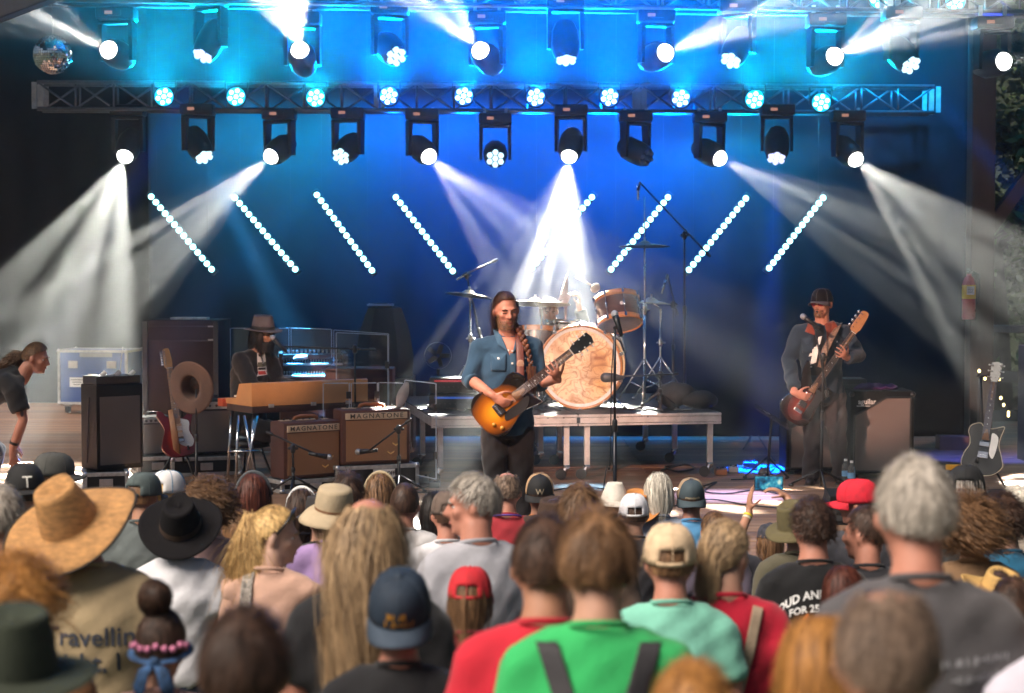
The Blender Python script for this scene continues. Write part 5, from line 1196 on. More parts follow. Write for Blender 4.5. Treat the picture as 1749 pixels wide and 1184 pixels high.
    if bald: kz_ &= ~((sv[:, 2] > .05 + (1 - bald) * .07) & (np.abs(sv[:, 0]) < .03 + .055 * bald) & (sv[:, 1] > -.1 * bald - .02))
    for f in m.f:
        if all(kz_[i] for i in f): ok.append(f)
    return vs, fs, sv + c, ok
def hair_object(name, mat, hc, Fh, parent, scale=1., **kw):
    vs, fs, sv, sf = hair_mesh(**kw); Fm = np.array(Fh); off = np.array(hc)
    vs = (vs * scale) @ Fm.T + off; sv = (sv * scale) @ Fm.T + off; n = len(vs)
    me = bpy.data.meshes.new(name); me.from_pydata(np.concatenate([vs, sv]).tolist(), [], fs.tolist() + [tuple(i + n for i in f) for f in sf]); me.materials.append(mat)
    return link(name, me, parent, True)
def beard_object(mat, hc, Fh, parent, length=.02, n=900, full=True, stache=True, seed=3, width=.0016, dens=1.):
    rs = random.Random(seed); b = MB()
    while len(b.f) < n * 2:
        a = rs.uniform(-1.75, 1.75); z = rs.uniform(-.115, -.012); 
        if abs(a) < .33 and z > -.045: continue
        if abs(a) < .3 and -.075 < z < -.055: continue
        if not full and abs(a) > .75: continue
        if z > -.05 and abs(a) < 1.1 and not (stache and abs(a) < .36 and z < -.04): continue
        zc = max(0, -z - .05) / .075; r_ = V(.066 - .012 * zc, .082 - .012 * zc, 0); base = V(math.sin(a) * r_.x, math.cos(a) * r_.y + .016, z); nr = V(math.sin(a), math.cos(a), -.3).normalized()
        L = length * rs.uniform(.6, 1.3); tip = base + nr * L * .5 + V(0, 0, -L * .9) + V(rs.gauss(0, .15), rs.gauss(0, .15), 0) * L; w_ = nr.cross(tip - base).normalized() * width
        mid = base.lerp(tip, .5) + nr * L * .18
        P_ = [hc + Fh @ q for q in (base - w_, base + w_, mid + w_, mid - w_, tip)]; b.add(P_, [(0, 1, 2, 3), (3, 2, 4)])
    return b.build('beard', mat, parent, True)
m_eye = M('eye white', (.7, .68, .66), .25); m_iris = M('dark iris', (.03, .025, .02), .2); m_lip = M('lips', (.42, .15, .12), .45)
def face_parts(hc, Fh, parent, closed=False, brow=None, lips=True, sk=None):
    for s_ in (-1, 1):
        if not closed:
            e = MB().ell(hc + Fh @ V(s_ * .031, .069, .004), (.0135, .011, .0075), Fh, 12, 8).build('eye', m_eye, parent, True)
            MB().ell(hc + Fh @ V(s_ * .031, .0785, .004), (.0055, .003, .0055), Fh, 10, 6).build('iris', m_iris, e, True)
        else: MB().cap(hc + Fh @ V(s_ * .019, .0835, .0), hc + Fh @ V(s_ * .044, .079, -.001), .0028, .0024).build('eyelash_line', m_iris, parent, True)
        if brow: MB().tube([hc + Fh @ V(s_ * q[0], q[1], q[2]) for q in ((.014, .094, .018), (.030, .0915, .025), (.048, .081, .020))], [.0045, .005, .003], 6).build('eyebrow', brow, parent, True)
    if lips: MB().ell(hc + Fh @ V(0, .0915, -.0615), (.021, .0055, .0055), Fh, 12, 6).build('mouth', m_lip, parent, True)
# ---- cloth
def cloth(name, seed, col, rough=.85, bump=.35, var=.1):
    return M(name, col, rough, var=var, scale=5, bump=min(1, bump * 1.1), bscale=16, spec=.2, sheen=.2)
def shirt_mesh(P, g, build, sleeve, voxel, amp=.004, belly=0., seed=0., hem=-.04, only=None):
    """sleeve: 0 none .. 1 to the wrist"""
    b = MB(); Q = dict(P); Q['pelvis'] = P['pelvis'] + (P['pelvis'] - P['waist']).normalized() * -hem * 0; torso_parts(b, Q, g, build, build, belly=belly)
    for n in 'RL':
        if sleeve <= 0: continue
        a = P['sho' + n], P['elb' + n], P['wri' + n]
        if sleeve <= .5: e = a[0].lerp(a[1], sleeve * 2); b.tube([a[0], a[0].lerp(e, .5), e, e + (e - a[0]).normalized() * .012], [.060 * build + g, .057 * build + g * 1.1, .056 * build + g * 1.3, .053 * build + g], 14)
        else:
            tube_between(b, [a[0], a[0].lerp(a[1], .5), a[1]], [.058 * build + g, .053 * build + g, .046 + g]); e = a[1].lerp(a[2], (sleeve - .5) * 2); d = (e - a[1]).normalized()
            b.tube([a[1], a[1].lerp(e, .6), e - d * .01, e + d * .008], [.045 + g, .043 + g, .040 + g, .036 + g], 14)
    return remesh(b, voxel, 2, 'shirt', amp * .95, 14., seed)
def trousers_mesh(P, g, build, voxel, amp=.004, seed=0.):
    b = MB(); sd_ = P['side']; pe = P['pelvis']; up = (P['waist'] - pe).normalized()
    b.tube([pe - up * .1, pe - up * .02, pe + up * .06, pe + up * .09], [(.14 * build + g, .10 * build + g), (.165 * build + g, .118 * build + g), (.155 * build + g, .11 * build + g), (.145 * build, .1 * build)], 20, xh=sd_, fixed=True)
    for n in 'RL':
        q = leg_pts(P, n); tube_between(b, q, [.092 * build + g, .085 * build + g, .062 + g, .062 + g, .058 + g]); d = (q[4] - q[3]).normalized(); b.cyl(q[4] - d * .06, q[4] + d * .015, .062 + g, .064 + g, 14)
    return remesh(b, voxel, 2, 'trousers', amp, 13., seed)
def shoes(P, t, mat):
    for n in 'RL':
        a = P['ank' + n]; fd = P.get('footdir', V(0, 1, 0)); b = MB(); b.cap(a + V(0, 0, -.035) - fd * .04, a + fd * .16 + V(0, 0, -.045), .042, .034); b.cap(a + V(0, 0, -.03), a + V(0, 0, .01), .045, .045)
        fo = frame((0, 0, 1), fd).to_3x3(); b.box(a + fd * .06 + V(0, 0, -.066), (.28, .085, .02), fo, .006); o = b.build('shoe', mat, t, True)
def person(label, loc, rz=0., group=None): return thing('person', label, 'person', loc, rz, group)
def add_mesh(name, me, mat, parent):
    me.materials.clear(); me.materials.append(mat); return link(name, me, parent)
# ---- headgear, head-local, origin at the head centre
def cap_hat(parent, hc, Fh, mats, back=False, mesh_back=None, tilt=0., k=1., patch=None, brim_col=None, brim_curve=.02, text=None, snap=True, front_mat=None, visor_mat=None, name='cap', ty=0., soft=None):
    """mats: crown material; back turns the peak to the nape"""
    F = Fh @ Matrix.Rotation(PI if back else 0, 3, 'Z') @ Matrix.Rotation(tilt, 3, 'X'); rx, ry, h = .090 * k, .111 * k, .118 * k
    crown = MB(); n, m = 30, 10; vs, fs, mi = [], [], []
    for i in range(m + 1):
        t = i / m; z = .012 + h * math.sin(t * PI / 2); s_ = math.cos(t * PI / 2) ** .62
        for j in range(n):
            a = 2 * PI * j / n; fz_ = 1 + .10 * math.sin(PI * t) * max(0, math.sin(a)); pan = 1 + .006 * math.cos(3 * a) * (1 - t)
            vs.append(V(rx * s_ * math.cos(a) * pan, ry * s_ * math.sin(a) * pan * (fz_ if math.sin(a) > 0 else 1) - .004, z * (1 if s_ > 0.0 else 1)))
    for i in range(m):
        for j in range(n):
            j2 = (j + 1) % n; a = (j + .5) / n * 360; hole = snap and (240 < a < 300) and i < 3
            if hole: continue
            fs.append((i * n + j, i * n + j2, (i + 1) * n + j2, (i + 1) * n + j)); mi.append(1 if (front_mat is not None and 28 < a < 152) else 0)
    crown.v = [tuple(hc + F @ p) for p in vs]; crown.f = fs; crown.mi = mi; o = crown.build(name, [mats, front_mat] if front_mat is not None else mats, parent, True); o.modifiers.new('t', 'SOLIDIFY').thickness = .004
    b = MB(); vs = []; nb = 14; rows = 5
    for i in range(rows + 1):
        t = i / rows
        for j in range(nb + 1):
            a = R(18) + R(144) * j / nb; ext = t * .072 * math.sin(PI * j / nb) ** .5
            x, y = (rx + .001) * math.cos(a), (ry + .001) * math.sin(a) - .004; vs.append(V(x * (1 + .03 * t), y + ext, .014 - t * .012 - brim_curve * (abs(math.cos(a)) ** 2) * t * 1.5))
    fs = [(i * (nb + 1) + j, i * (nb + 1) + j + 1, (i + 1) * (nb + 1) + j + 1, (i + 1) * (nb + 1) + j) for i in range(rows) for j in range(nb)]
    b.v = [tuple(hc + F @ p) for p in vs]; b.f = fs; b.mi = [0] * len(fs); v = b.build('peak', visor_mat or mats, o, True); v.modifiers.new('t', 'SOLIDIFY').thickness = .005
    MB().ell(hc + F @ V(0, -.004, .012 + h), (.008, .008, .004), F, 10, 5).build('button', visor_mat or mats, o, True)
    for q in range(6):
        a = PI / 6 + q * PI / 3
        pts = [hc + F @ V(rx * 1.006 * math.cos(tt * PI / 2) ** .62 * math.cos(a), ry * 1.006 * math.cos(tt * PI / 2) ** .62 * math.sin(a) * (1 + .10 * math.sin(PI * tt) * max(0, math.sin(a))) - .004, .012 + h * math.sin(tt * PI / 2) + .001) for tt in (0.02, .2, .4, .6, .8, .96)]
        MB().tube(pts, .0016, 5, False).build('seam', visor_mat or mats, o, True)
    if snap:
        pts = [hc + F @ V(rx * math.cos(R(a)) * 1.005, ry * math.sin(R(a)) * 1.005 - .004, .018) for a in range(236, 306, 10)]; MB().tube(pts, [(.002, .009)] * len(pts), 6, xh=F @ V(0, -1, 0), fixed=True).build('strap', visor_mat or mats, o, True)
    if soft:
        rows_, mt, zz = soft; strokes(o, BVHTree.FromPolygons([Vector(q) for q in crown.v], crown.f), hc + F @ V(0, .06, zz), F @ V(-1, 0, 0), F @ V(0, 0, 1), rows_, mt, 'embroidery')
    if text:
        (txt, size, mt, zz) = text; bvh = BVHTree.FromPolygons([Vector(q) for q in crown.v], crown.f)
        sg = 1; f_ = F @ V(0, 1, 0); x_ = F @ V(-1, 0, 0); text_at('embroidery', txt, size, mt, hc + F @ V(0, .06, zz), x_, F @ V(0, 0, 1), o, bold=.0006, target=bvh, out=.004)
    return o
def brim_hat(parent, hc, Fh, mat, band=None, crown=(.092, .113, .115), brim=.075, droop=.0, roll=.0, pinch=.018, tilt=(0., 0.), top=.74, name='hat', edge=None, wave=0., z0=.03, dome=False, n=48):
    F = Fh @ Matrix.Rotation(tilt[0], 3, 'X') @ Matrix.Rotation(tilt[1], 3, 'Y'); rx, ry, h = crown; b = MB(); rows = []
    for t in np.linspace(1, 0, 8): rows.append(('b', t))
    for t in np.linspace(.06, 1, 9): rows.append(('c', t))
    for t in (.75, .45, .15, .02): rows.append(('t', t))
    vs = []
    for kind, t in rows:
        for j in range(n):
            a = 2 * PI * j / n; ca, sa = math.cos(a), math.sin(a)
            if kind == 'b':
                e = brim * t; z = -droop * t * t + roll * abs(ca) ** 2 * t ** 1.6 - roll * .35 * abs(sa) * t + wave * math.sin(3 * a + 1) * t; p = V((rx + e) * ca, (ry + e) * sa, z)
            elif kind == 'c':
                k = 1 - (1 - top) * t ** (1.3 if not dome else 2.4); z = h * t; pf = pinch * max(0, sa) ** 2 * t * 1.4 * abs(ca); p = V(rx * k * ca, ry * k * sa, z); p.x *= 1 - pf / rx * 1.3
            else:
                cz = -.032 * (1 - t) * (1 - .4 * abs(sa)) if not dome else .02 * (1 - t); p = V(rx * top * t * ca, ry * top * t * sa, h + cz)
            vs.append(hc + F @ (p + V(0, -.005, z0)))
    for i in range(len(rows) - 1):
        for j in range(n): j2 = (j + 1) % n; b.f.append((i * n + j, i * n + j2, (i + 1) * n + j2, (i + 1) * n + j)); b.mi.append(0)
    b.f.append(tuple(range((len(rows) - 1) * n, len(rows) * n))); b.mi.append(0); b.v = [tuple(p) for p in vs]
    o = b.build(name, mat, parent, True); o.modifiers.new('t', 'SOLIDIFY').thickness = .004
    if band is not None:
        bb_ = MB(); q = []
        for z in (.004, .032):
            for j in range(n): a = 2 * PI * j / n; k = (1 - (1 - top) * (z / h) ** 1.3) * 1.012; q.append(hc + F @ (V(rx * k * math.cos(a), ry * k * math.sin(a), z) + V(0, -.005, z0)))
        bb_.add(q, [(j, (j + 1) % n, n + (j + 1) % n, n + j) for j in range(n)]); bb_.build('hat_band', band, o, True)
    if edge is not None:
        pts = [vs[j] for j in range(n)] + [vs[0]]; MB().tube(pts, .005, 6, False).build('brim_edge', edge, o, True)
    return o
# ================================================================== THE BAND
def bvh_of(me): return BVHTree.FromPolygons([v.co.copy() for v in me.vertices], [tuple(p.vertices) for p in me.polygons])
def patch(name, corners, bvh, view, mat, parent, out=.004, n=8, thick=0.):
    """a four-cornered piece laid on a surface, seen along view"""
    a, b_, c, d = [Vector(q) for q in corners]; view = Vector(view).normalized(); vs = []
    for i in range(n + 1):
        for j in range(n + 1):
            p = (a.lerp(b_, j / n)).lerp(d.lerp(c, j / n), i / n); h = bvh.ray_cast(p - view * .6, view); vs.append((h[0] if h[0] is not None else p) - view * out)
    m = MB(); m.add(vs, [(i * (n + 1) + j, i * (n + 1) + j + 1, (i + 1) * (n + 1) + j + 1, (i + 1) * (n + 1) + j) for i in range(n) for j in range(n)])
    o = m.build(name, mat, parent, True)
    if thick: o.modifiers.new('t', 'SOLIDIFY').thickness = thick
    return o
def joints(root, Y0, spec):
    P = default_pose()
    for k, v in spec.items():
        if isinstance(v, tuple): P[k] = at(v[0], v[1], Y0 + (v[2] if len(v) > 2 else 0)) - root
        else: P[k] = v
    return P
CAMV = V(0, 1, 0)
m_denim_shirt = cloth('denim shirt', 1, (.030, .075, .135)); m_blackjean = cloth('black jeans', 2, (.022, .020, .022)); m_denim_jkt = cloth('denim jacket', 3, (.020, .034, .056), bump=.5)
m_black_tee = cloth('black cotton', 4, (.012, .012, .014)); m_grey_trs = cloth('grey trousers', 5, (.050, .042, .045)); m_jeans = cloth('blue jeans', 6, (.035, .055, .10)); m_boot = M('dark boots', (.03, .018, .014), .4); m_pearl = M('pearl snap', (.75, .72, .68), .2)
h_brown = hair_mat('brown hair', (.075, .034, .018), (.022, .011, .007)); h_black = hair_mat('black hair', (.022, .016, .014), (.008, .006, .006)); h_auburn = hair_mat('auburn hair', (.16, .06, .03), (.06, .022, .012)); h_lbrown = hair_mat('light brown hair', (.20, .11, .055), (.09, .045, .022))
# ---- singer
Y0 = 12.6; root = fl(866, Y0); t_s = person('long haired singer in a denim shirt playing the sunburst guitar', root)
hr = rot_head(PI + .28, .16, .06)
P = joints(root, Y0, dict(head=(864, 531, -.05), neck=(867, 574), chest=(865, 622), waist=(867, 684), pelvis=(867, 724), shoR=(821, 596), shoL=(909, 594), elbR=(803, 648, -.03), wriR=(857, 684, -.235), elbL=(921, 654, -.06), wriL=(934, 641, -.245),
  hipR=(846, 732), hipL=(889, 732), kneR=(845, 828, -.03), kneL=(890, 828, .02)))
P['ankR'] = V(-.10, -.02, .075); P['ankL'] = V(.12, .03, .075); P['head_rot'] = hr; P['footdir'] = V(0, -1, 0)
G = gm(at(861, 692, Y0 - .205), V(.766, -.12, .615), V(.05, -1, .12)); G3 = G.to_3x3()
P['wriL'] = G @ V(.385, -.085, -.045) - root; P['wriR'] = G @ V(-.01, .10, .055) - root
hands = dict(R=dict(v=(G3 @ V(.30, -.95, .05), G3 @ V(-.25, .15, 1), G3 @ V(1, .3, -.1)), k=dict(curl=(.55, .6, .65, .7), thumb=.8)), L=dict(v=(G3 @ V(.22, .45, .80), G3 @ V(.05, -1, .35), G3 @ V(1, .1, -.2)), k=dict(curl=(.50, .55, .6, .65), thumb=.2, spread=.35)))
add_mesh('body', body_mesh(P, .0078, 1.02, hands), skin('ruddy'), t_s)
sm = shirt_mesh(P, .014, 1.04, .58, .0095, .004, seed=1.); sh = add_mesh('denim_shirt', sm, m_denim_shirt, t_s); bv = bvh_of(sm)
W = lambda x, y, dy=0.: at(x, y, Y0 + dy) - root
patch('open_neck', [W(854, 571), W(884, 571), W(875, 606), W(871, 606)], bv, CAMV, skin('ruddy'), sh, .003)
m_denim_lite = cloth('denim seam', 7, (.05, .11, .18))
patch('collar', [W(841, 562), W(854, 568), W(868, 600), W(851, 588)], bv, CAMV, m_denim_lite, sh, .010, thick=.004); patch('collar', [W(895, 562), W(883, 568), W(876, 602), W(893, 586)], bv, CAMV, m_denim_lite, sh, .010, thick=.004)
patch('placket', [W(871, 602), W(879, 602), W(881, 700), W(873, 700)], bv, CAMV, m_denim_lite, sh, .004)
for (x, y) in ((868, 597), (875, 598), (875, 619), (876, 640), (877, 660)): c = patch('snap', [W(x - 1.6, y - 1.6), W(x + 1.6, y - 1.6), W(x + 1.6, y + 1.6), W(x - 1.6, y + 1.6)], bv, CAMV, m_pearl, sh, .008, 2)
for (x0, x1) in ((838, 865), (886, 908)):
    pk = patch('pocket', [W(x0, 604), W(x1, 603), W(x1 - 1, 632), W(x0 + 1, 632)], bv, CAMV, m_denim_shirt, sh, .006, thick=.002); fp_ = patch('pocket_flap', [W(x0, 603), W(x1, 602), W((x0 + x1) / 2 + 4, 614), W((x0 + x1) / 2 - 4, 614)], bv, CAMV, m_denim_lite, sh, .009)
    x = (x0 + x1) / 2; patch('snap', [W(x - 1.6, 609), W(x + 1.6, 609), W(x + 1.6, 612), W(x - 1.6, 612)], bv, CAMV, m_pearl, sh, .013, 2)
for n in 'RL':
    e0 = P['elb' + n].lerp(P['wri' + n], .02); e1 = P['elb' + n].lerp(P['wri' + n], .17); MB().tube([e0, e0.lerp(e1, .3), e1.lerp(e0, .1), e1], [.058, .062, .060, .054], 16).build('rolled_cuff', m_denim_lite, sh, True)
add_mesh('trousers', trousers_mesh(P, .008, 1.0, .011, .005, 3.), m_blackjean, t_s); shoes(P, t_s, m_boot)
hc = P['head']
hair_object('hair', h_brown, hc, hr, t_s, n=2600, length=.20, width=.0016, style='pony', seed=4, volume=.006, tie=(0.02, -.115, -.05), part=.008, steps=8, line=lambda ph: hairline(ph) + .012)
hair_object('back_hair', h_brown, hc, hr, t_s, n=900, length=.27, width=.0013, style='long', seed=9, volume=.006, part=0, body=(.2, .12, -.03), line=lambda ph: np.where(np.abs(ph) > 1.35, -.06, 9.))
beard_object(h_lbrown, hc, hr, t_s, .005, 1300, True, True); face_parts(hc, hr, t_s, True, h_brown)
br = [W(884, 556, -.02), W(890, 572, -.10), W(897, 588, -.15), W(903, 606, -.165), W(907, 626, -.165), W(910, 650, -.15)]; bb_ = MB()
for i in range(len(br) - 1):
    for k in range(4):
        q = br[i].lerp(br[i + 1], k / 4); s_ = 1 - .12 * i; o_ = V(.009 if k % 2 else -.009, 0, 0); bb_.ell(q + o_ * s_, (.019 * s_, .017 * s_, .022), Matrix.Rotation(.5 if k % 2 else -.5, 3, 'Y'), 8, 6)
bb_.build('braid', h_auburn, t_s, True)
bb_ = MB(); rr = random.Random(2)
for i in range(160):
    a = br[4] + V(rr.gauss(0, .012), rr.gauss(0, .01), 0); c = a + V(rr.gauss(.01, .012), rr.gauss(0, .01), -rr.uniform(.1, .2)); bb_.add([a + V(-.0016, 0, 0), a + V(.0016, 0, 0), c + V(.0008, 0, 0), c - V(.0008, 0, 0)], [(0, 1, 2, 3)])
bb_.build('braid_end', h_auburn, t_s)
m_jr = burst('sunburst lacquer', (.85, .36, .02), (.40, .11, .008), (.010, .008, .007), .20, .86, 4.2, 5.6)
guitar('electric_guitar', 'sunburst single cutaway guitar held by the singer', 'electric guitars', G, OUT_SINGLE, .045, m_jr, .628, .050, (.15, .075, m_plastic, 'three'), [(-.02, -.045), (.07, -.045), (.16, -.045), (.16, -.075), (.10, -.112), (.02, -.105), (-.05, -.09)], m_plastic, 6, ((-.03, .04, .09, m_plastic),))
gi = G
for (gx, gy) in ((-.13, -.06), (-.10, -.11)): k_ = MB().cyl(gi @ V(gx, gy, .022), gi @ V(gx, gy, .038), .013, n=12); tag(k_.build('guitar_knob', M('amber knob', (.5, .25, .04), .2), bpy.data.objects['electric_guitar'], True)); bpy.data.objects['guitar_knob'].matrix_parent_inverse = G.inverted(); bpy.data.objects['guitar_knob'].name = 'control_knob'
m_strap = M('brown strap leather', (.13, .035, .025), .45, bump=.2)
sp = [W(889, 664, -.22), W(889, 640, -.19), W(889, 615, -.165), W(888, 590, -.135), W(887, 574, -.085), W(885, 566, .0), W(868, 590, .13), W(840, 650, .16)]
tg = tag(MB().tube(sp, [(.012, .003)] + [(.027, .0035)] * 6 + [(.02, .003)], 8, xh=(1, 0, 0), fixed=True).build('guitar_strap', m_strap, None, True), 'brown leather strap over the singer shoulder', 'strap'); tg.location = root
patch_o = MB().ell(W(889, 622, -.176), (.026, .004, .03), n=16, m=8).build('strap_emblem', M('pale tooling', (.35, .2, .14), .5), tg, True)

# ---- bass player
Y0 = 16.0; root = fl(1408, Y0); t_b = person('bass player in a denim jacket, black cap and rose sunglasses', root); hr = rot_head(PI - .62, -.02, .03)
P = joints(root, Y0, dict(head=(1404, 519, -.04), neck=(1404, 553), chest=(1401, 592), waist=(1404, 640), pelvis=(1405, 672), shoR=(1365, 571), shoL=(1440, 570), elbR=(1347, 615, .0), wriR=(1353, 645, -.20), elbL=(1466, 606, -.06), wriL=(1447, 592, -.24),
  hipR=(1390, 676), hipL=(1424, 676), kneR=(1388, 752, -.05), kneL=(1430, 752, -.02), ankR=(1385, 813, .0), ankL=(1437, 811, .06)))
P['head_rot'] = hr; P['footdir'] = V(-.25, -.97, 0)
G = gm(at(1375, 683, Y0 - .20), V(.565, -.06, .82), V(0, -1, 0.05)); G3 = G.to_3x3()
P['wriL'] = G @ V(.49, -.085, -.04) - root; P['wriR'] = G @ V(.0, .11, .05) - root
hands = dict(R=dict(v=(G3 @ V(.25, -.95, .05), G3 @ V(-.2, .15, 1), G3 @ V(1, .3, -.1)), k=dict(curl=(.5, .55, .55, .6), thumb=.6)), L=dict(v=(G3 @ V(.1, .5, .80), G3 @ V(.05, -1, .35), G3 @ V(1, .1, -.2)), k=dict(curl=(.5, .55, .6, .62), thumb=.2, spread=.4)))
add_mesh('body', body_mesh(P, .0078, 1.08, hands), skin('ruddy'), t_b)
sm = shirt_mesh(P, .019, 1.06, .93, .010, .006, seed=4.); jk = add_mesh('denim_jacket', sm, m_denim_jkt, t_b); bv = bvh_of(sm); W = lambda x, y, dy=0.: at(x, y, Y0 + dy) - root
tee = patch('black_tee', [W(1388, 556), W(1404, 557), W(1404, 640), W(1380, 640)], bv, CAMV, m_black_tee, jk, .003)
for (pp_, nm) in (([(1394, 575), (1400, 573), (1396, 587), (1390, 590)], 'tee_print'), ([(1386, 592), (1394, 589), (1390, 618), (1380, 622)], 'tee_print'), ([(1382, 596), (1387, 594), (1385, 606), (1378, 608)], 'tee_print')): patch(nm, [W(*q) for q in pp_], bv, CAMV, m_white, tee, .006, 4)
m_cord = cloth('brown corduroy', 9, (.22, .045, .025), bump=.6)
patch('collar', [W(1378, 553), W(1390, 550), W(1388, 572), W(1372, 566)], bv, CAMV, m_cord, jk, .012, thick=.004); patch('collar', [W(1406, 552), W(1424, 548), W(1430, 562), W(1408, 578)], bv, CAMV, m_cord, jk, .012, thick=.004)
m_dj2 = cloth('denim jacket pocket', 10, (.03, .048, .075))
for (x0, x1) in ((1366, 1384), (1416, 1436)): patch('chest_pocket', [W(x0, 578), W(x1, 577), W(x1 - 1, 602), W(x0 + 2, 602)], bv, CAMV, m_denim_jkt, jk, .007, thick=.002); patch('pocket_flap', [W(x0, 577), W(x1, 576), W((x0 + x1) / 2 + 2, 587), W((x0 + x1) / 2 - 2, 587)], bv, CAMV, m_dj2, jk, .012)
for (x, y) in ((1382, 625), (1381, 650), (1426, 583)): patch('jacket_button', [W(x - 1.4, y - 1.4), W(x + 1.4, y - 1.4), W(x + 1.4, y + 1.4), W(x - 1.4, y + 1.4)], bv, CAMV, m_alu, jk, .014, 2)
add_mesh('trousers', trousers_mesh(P, .014, 1.05, .012, .007, 5.), m_grey_trs, t_b); shoes(P, t_b, m_boot); hc = P['head']
hair_object('hair', h_black, hc, hr, t_b, n=500, length=.012, width=.0014, seed=6, volume=.002)
beard_object(h_lbrown, hc, hr, t_b, .004, 450, False, True, 8); face_parts(hc, hr, t_b, False, h_brown)
cap_hat(t_b, hc, hr, M('black felt cap', (.010, .010, .012), .85, spec=.2), tilt=.02, k=.99, visor_mat=M('grey peak', (.10, .085, .095), .6), snap=False)
bpy.data.objects['cap'].name = 'baseball_cap'
m_rose = M('rose lens', (.35, .015, .05), .1, coat=1.)
gs = MB()
for s_ in (-1, 1): gs.ell(hc + hr @ V(s_ * .033, .0945, .0), (.027, .003, .022), hr @ Matrix.Rotation(s_ * -.22, 3, 'Z'), 16, 8)
gl_o = gs.build('sunglasses', m_rose, t_b, True); MB().tube([hc + hr @ V(*q) for q in ((-.080, 0, .008), (-.062, .082, .008), (0, .101, .006), (.062, .082, .008), (.080, 0, .008))], .002, 6).build('glasses_frame', m_gold, gl_o, True)
MB().ell(hc + hr @ V(0, .0935, -.067), (.013, .006, .009), hr, 10, 6).build('open_mouth', m_ink, t_b, True)
m_bass = burst('dark cherry lacquer', (.20, .03, .015), (.09, .012, .008), (.012, .006, .006), .35, .95)
guitar('bass_guitar', 'dark cherry bass guitar held by the bass player', 'electric guitars', G, OUT_BASS, .042, m_bass, .80, .046, (.19, .085, M('bass headstock wood', (.42, .20, .09), .35), 'inline'), [(-.06, -.05), (.06, -.05), (.13, -.03), (.12, -.10), (.06, -.115), (-.04, -.11), (-.12, -.12), (-.14, -.06)], m_plastic, 4, ((-.04, .05, .07, m_plastic), (.04, .05, .07, m_steel)))
sp = [W(1402, 628, -.22), W(1409, 600, -.21), W(1420, 577, -.17), W(1430, 560, -.1), W(1434, 553, .0), W(1420, 585, .17), W(1380, 650, .19), W(1352, 700, .05)]
tg = tag(MB().tube(sp, [(.03, .0035)] * 8, 8, xh=(1, 0, .5), fixed=True).build('guitar_strap', M('tooled strap', (.22, .13, .085), .55, var=.4, scale=40), None, True), 'tooled tan strap across the bass player chest', 'strap'); tg.location = root

# ---- keyboard player
Y0 = 16.75; root = fl(425, Y0); t_k = person('bearded keyboard player in a grey hat and black jacket', root); hr = rot_head(-2.15, .15, .05)
P = joints(root, Y0, dict(head=(450, 571, -.02), neck=(437, 604), chest=(427, 642), waist=(424, 690), pelvis=(424, 722), shoR=(411, 617, -.16), shoL=(459, 615, .10), elbR=(432, 665, -.24), wriR=(484, 666, -.20), elbL=(475, 655, .05), wriL=(502, 661, -.10), hipR=(425, 730, -.08), hipL=(440, 730, .1), kneR=(485, 745, -.1), kneL=(490, 745, .12)))
P['ankR'] = V(.28, -.1, .075); P['ankL'] = V(.30, .15, .075); P['head_rot'] = hr; P['side'] = V(.62, .78, 0); P['footdir'] = V(.9, -.3, 0)
hands = dict(R=dict(v=(V(1, .05, -.1), V(0, 0, 1), V(.1, 1, 0)), k=dict(curl=(.3, .3, .3, .35))), L=dict(v=(V(1, -.1, -.1), V(0, 0, 1), V(.1, -1, 0)), k=dict(curl=(.3, .3, .3, .35))))
add_mesh('body', body_mesh(P, .009, 1.0, hands), skin('tan'), t_k)
sm = shirt_mesh(P, .024, 1.06, .95, .011, .006, seed=7.); jk = add_mesh('black_jacket', sm, m_black_tee, t_k); bv = bvh_of(sm); W = lambda x, y, dy=0.: at(x, y, Y0 + dy) - root; vw = V(-.35, .94, 0)
tee = patch('white_tee', [W(441, 600), W(452, 598), W(457, 640), W(444, 641)], bv, CAMV, m_white, jk, .004)
for (x0, x1, y0, y1, mm) in ((443, 455, 618, 626, M('olive print', (.12, .12, .08), .8)), (444, 455, 627, 631, m_ink), (444, 456, 633, 639, M('red print', (.55, .05, .04), .8))): patch('tee_print', [W(x0, y0), W(x1, y0), W(x1, y1), W(x0, y1)], bv, CAMV, mm, tee, .007, 4)
add_mesh('trousers', trousers_mesh(P, .012, 1.0, .014, .004, 6.), m_blackjean, t_k); shoes(P, t_k, m_boot); hc = P['head']
hair_object('hair', h_black, hc, hr, t_k, n=2400, length=.30, width=.0018, style='long', seed=14, volume=.018, body=(.2, .12, -.03), curl=.25, steps=9)
beard_object(h_black, hc, hr, t_k, .045, 1500, True, True, 5); face_parts(hc, hr, t_k, False, h_black)
brim_hat(t_k, hc, hr, M('grey felt', (.13, .11, .115), .9, bump=.2), M('black hat band', (.015, .015, .017), .7), (.094, .115, .125), .068, .006, .010, .03, (.06, 0.), .80, 'felt_hat', z0=.045)
gs = MB().tube([hc + hr @ V(*q) for q in ((-.078, 0, .01), (-.062, .082, .01), (-.03, .1, .002), (0, .1, .008), (.03, .1, .002), (.062, .082, .01), (.078, 0, .01))], .0035, 6); gs.build('spectacles', m_plastic, t_k, True)
st = thing('stool', 'black stool the keyboard player sits on', 'stool', root + V(0, 0, 0)); zs = P['hipR'].z - .12; MB().lathe([(.001, zs), (.17, zs), (.18, zs - .02), (.18, zs - .06), (.001, zs - .06)], 24).build('seat', m_black, st, True)
for i in range(4): a = i * PI / 2 + .4; MB().cyl((math.cos(a) * .1, math.sin(a) * .1, zs - .06), (math.cos(a) * .19, math.sin(a) * .19, .0), .012, n=8).build('leg', m_steel, st)

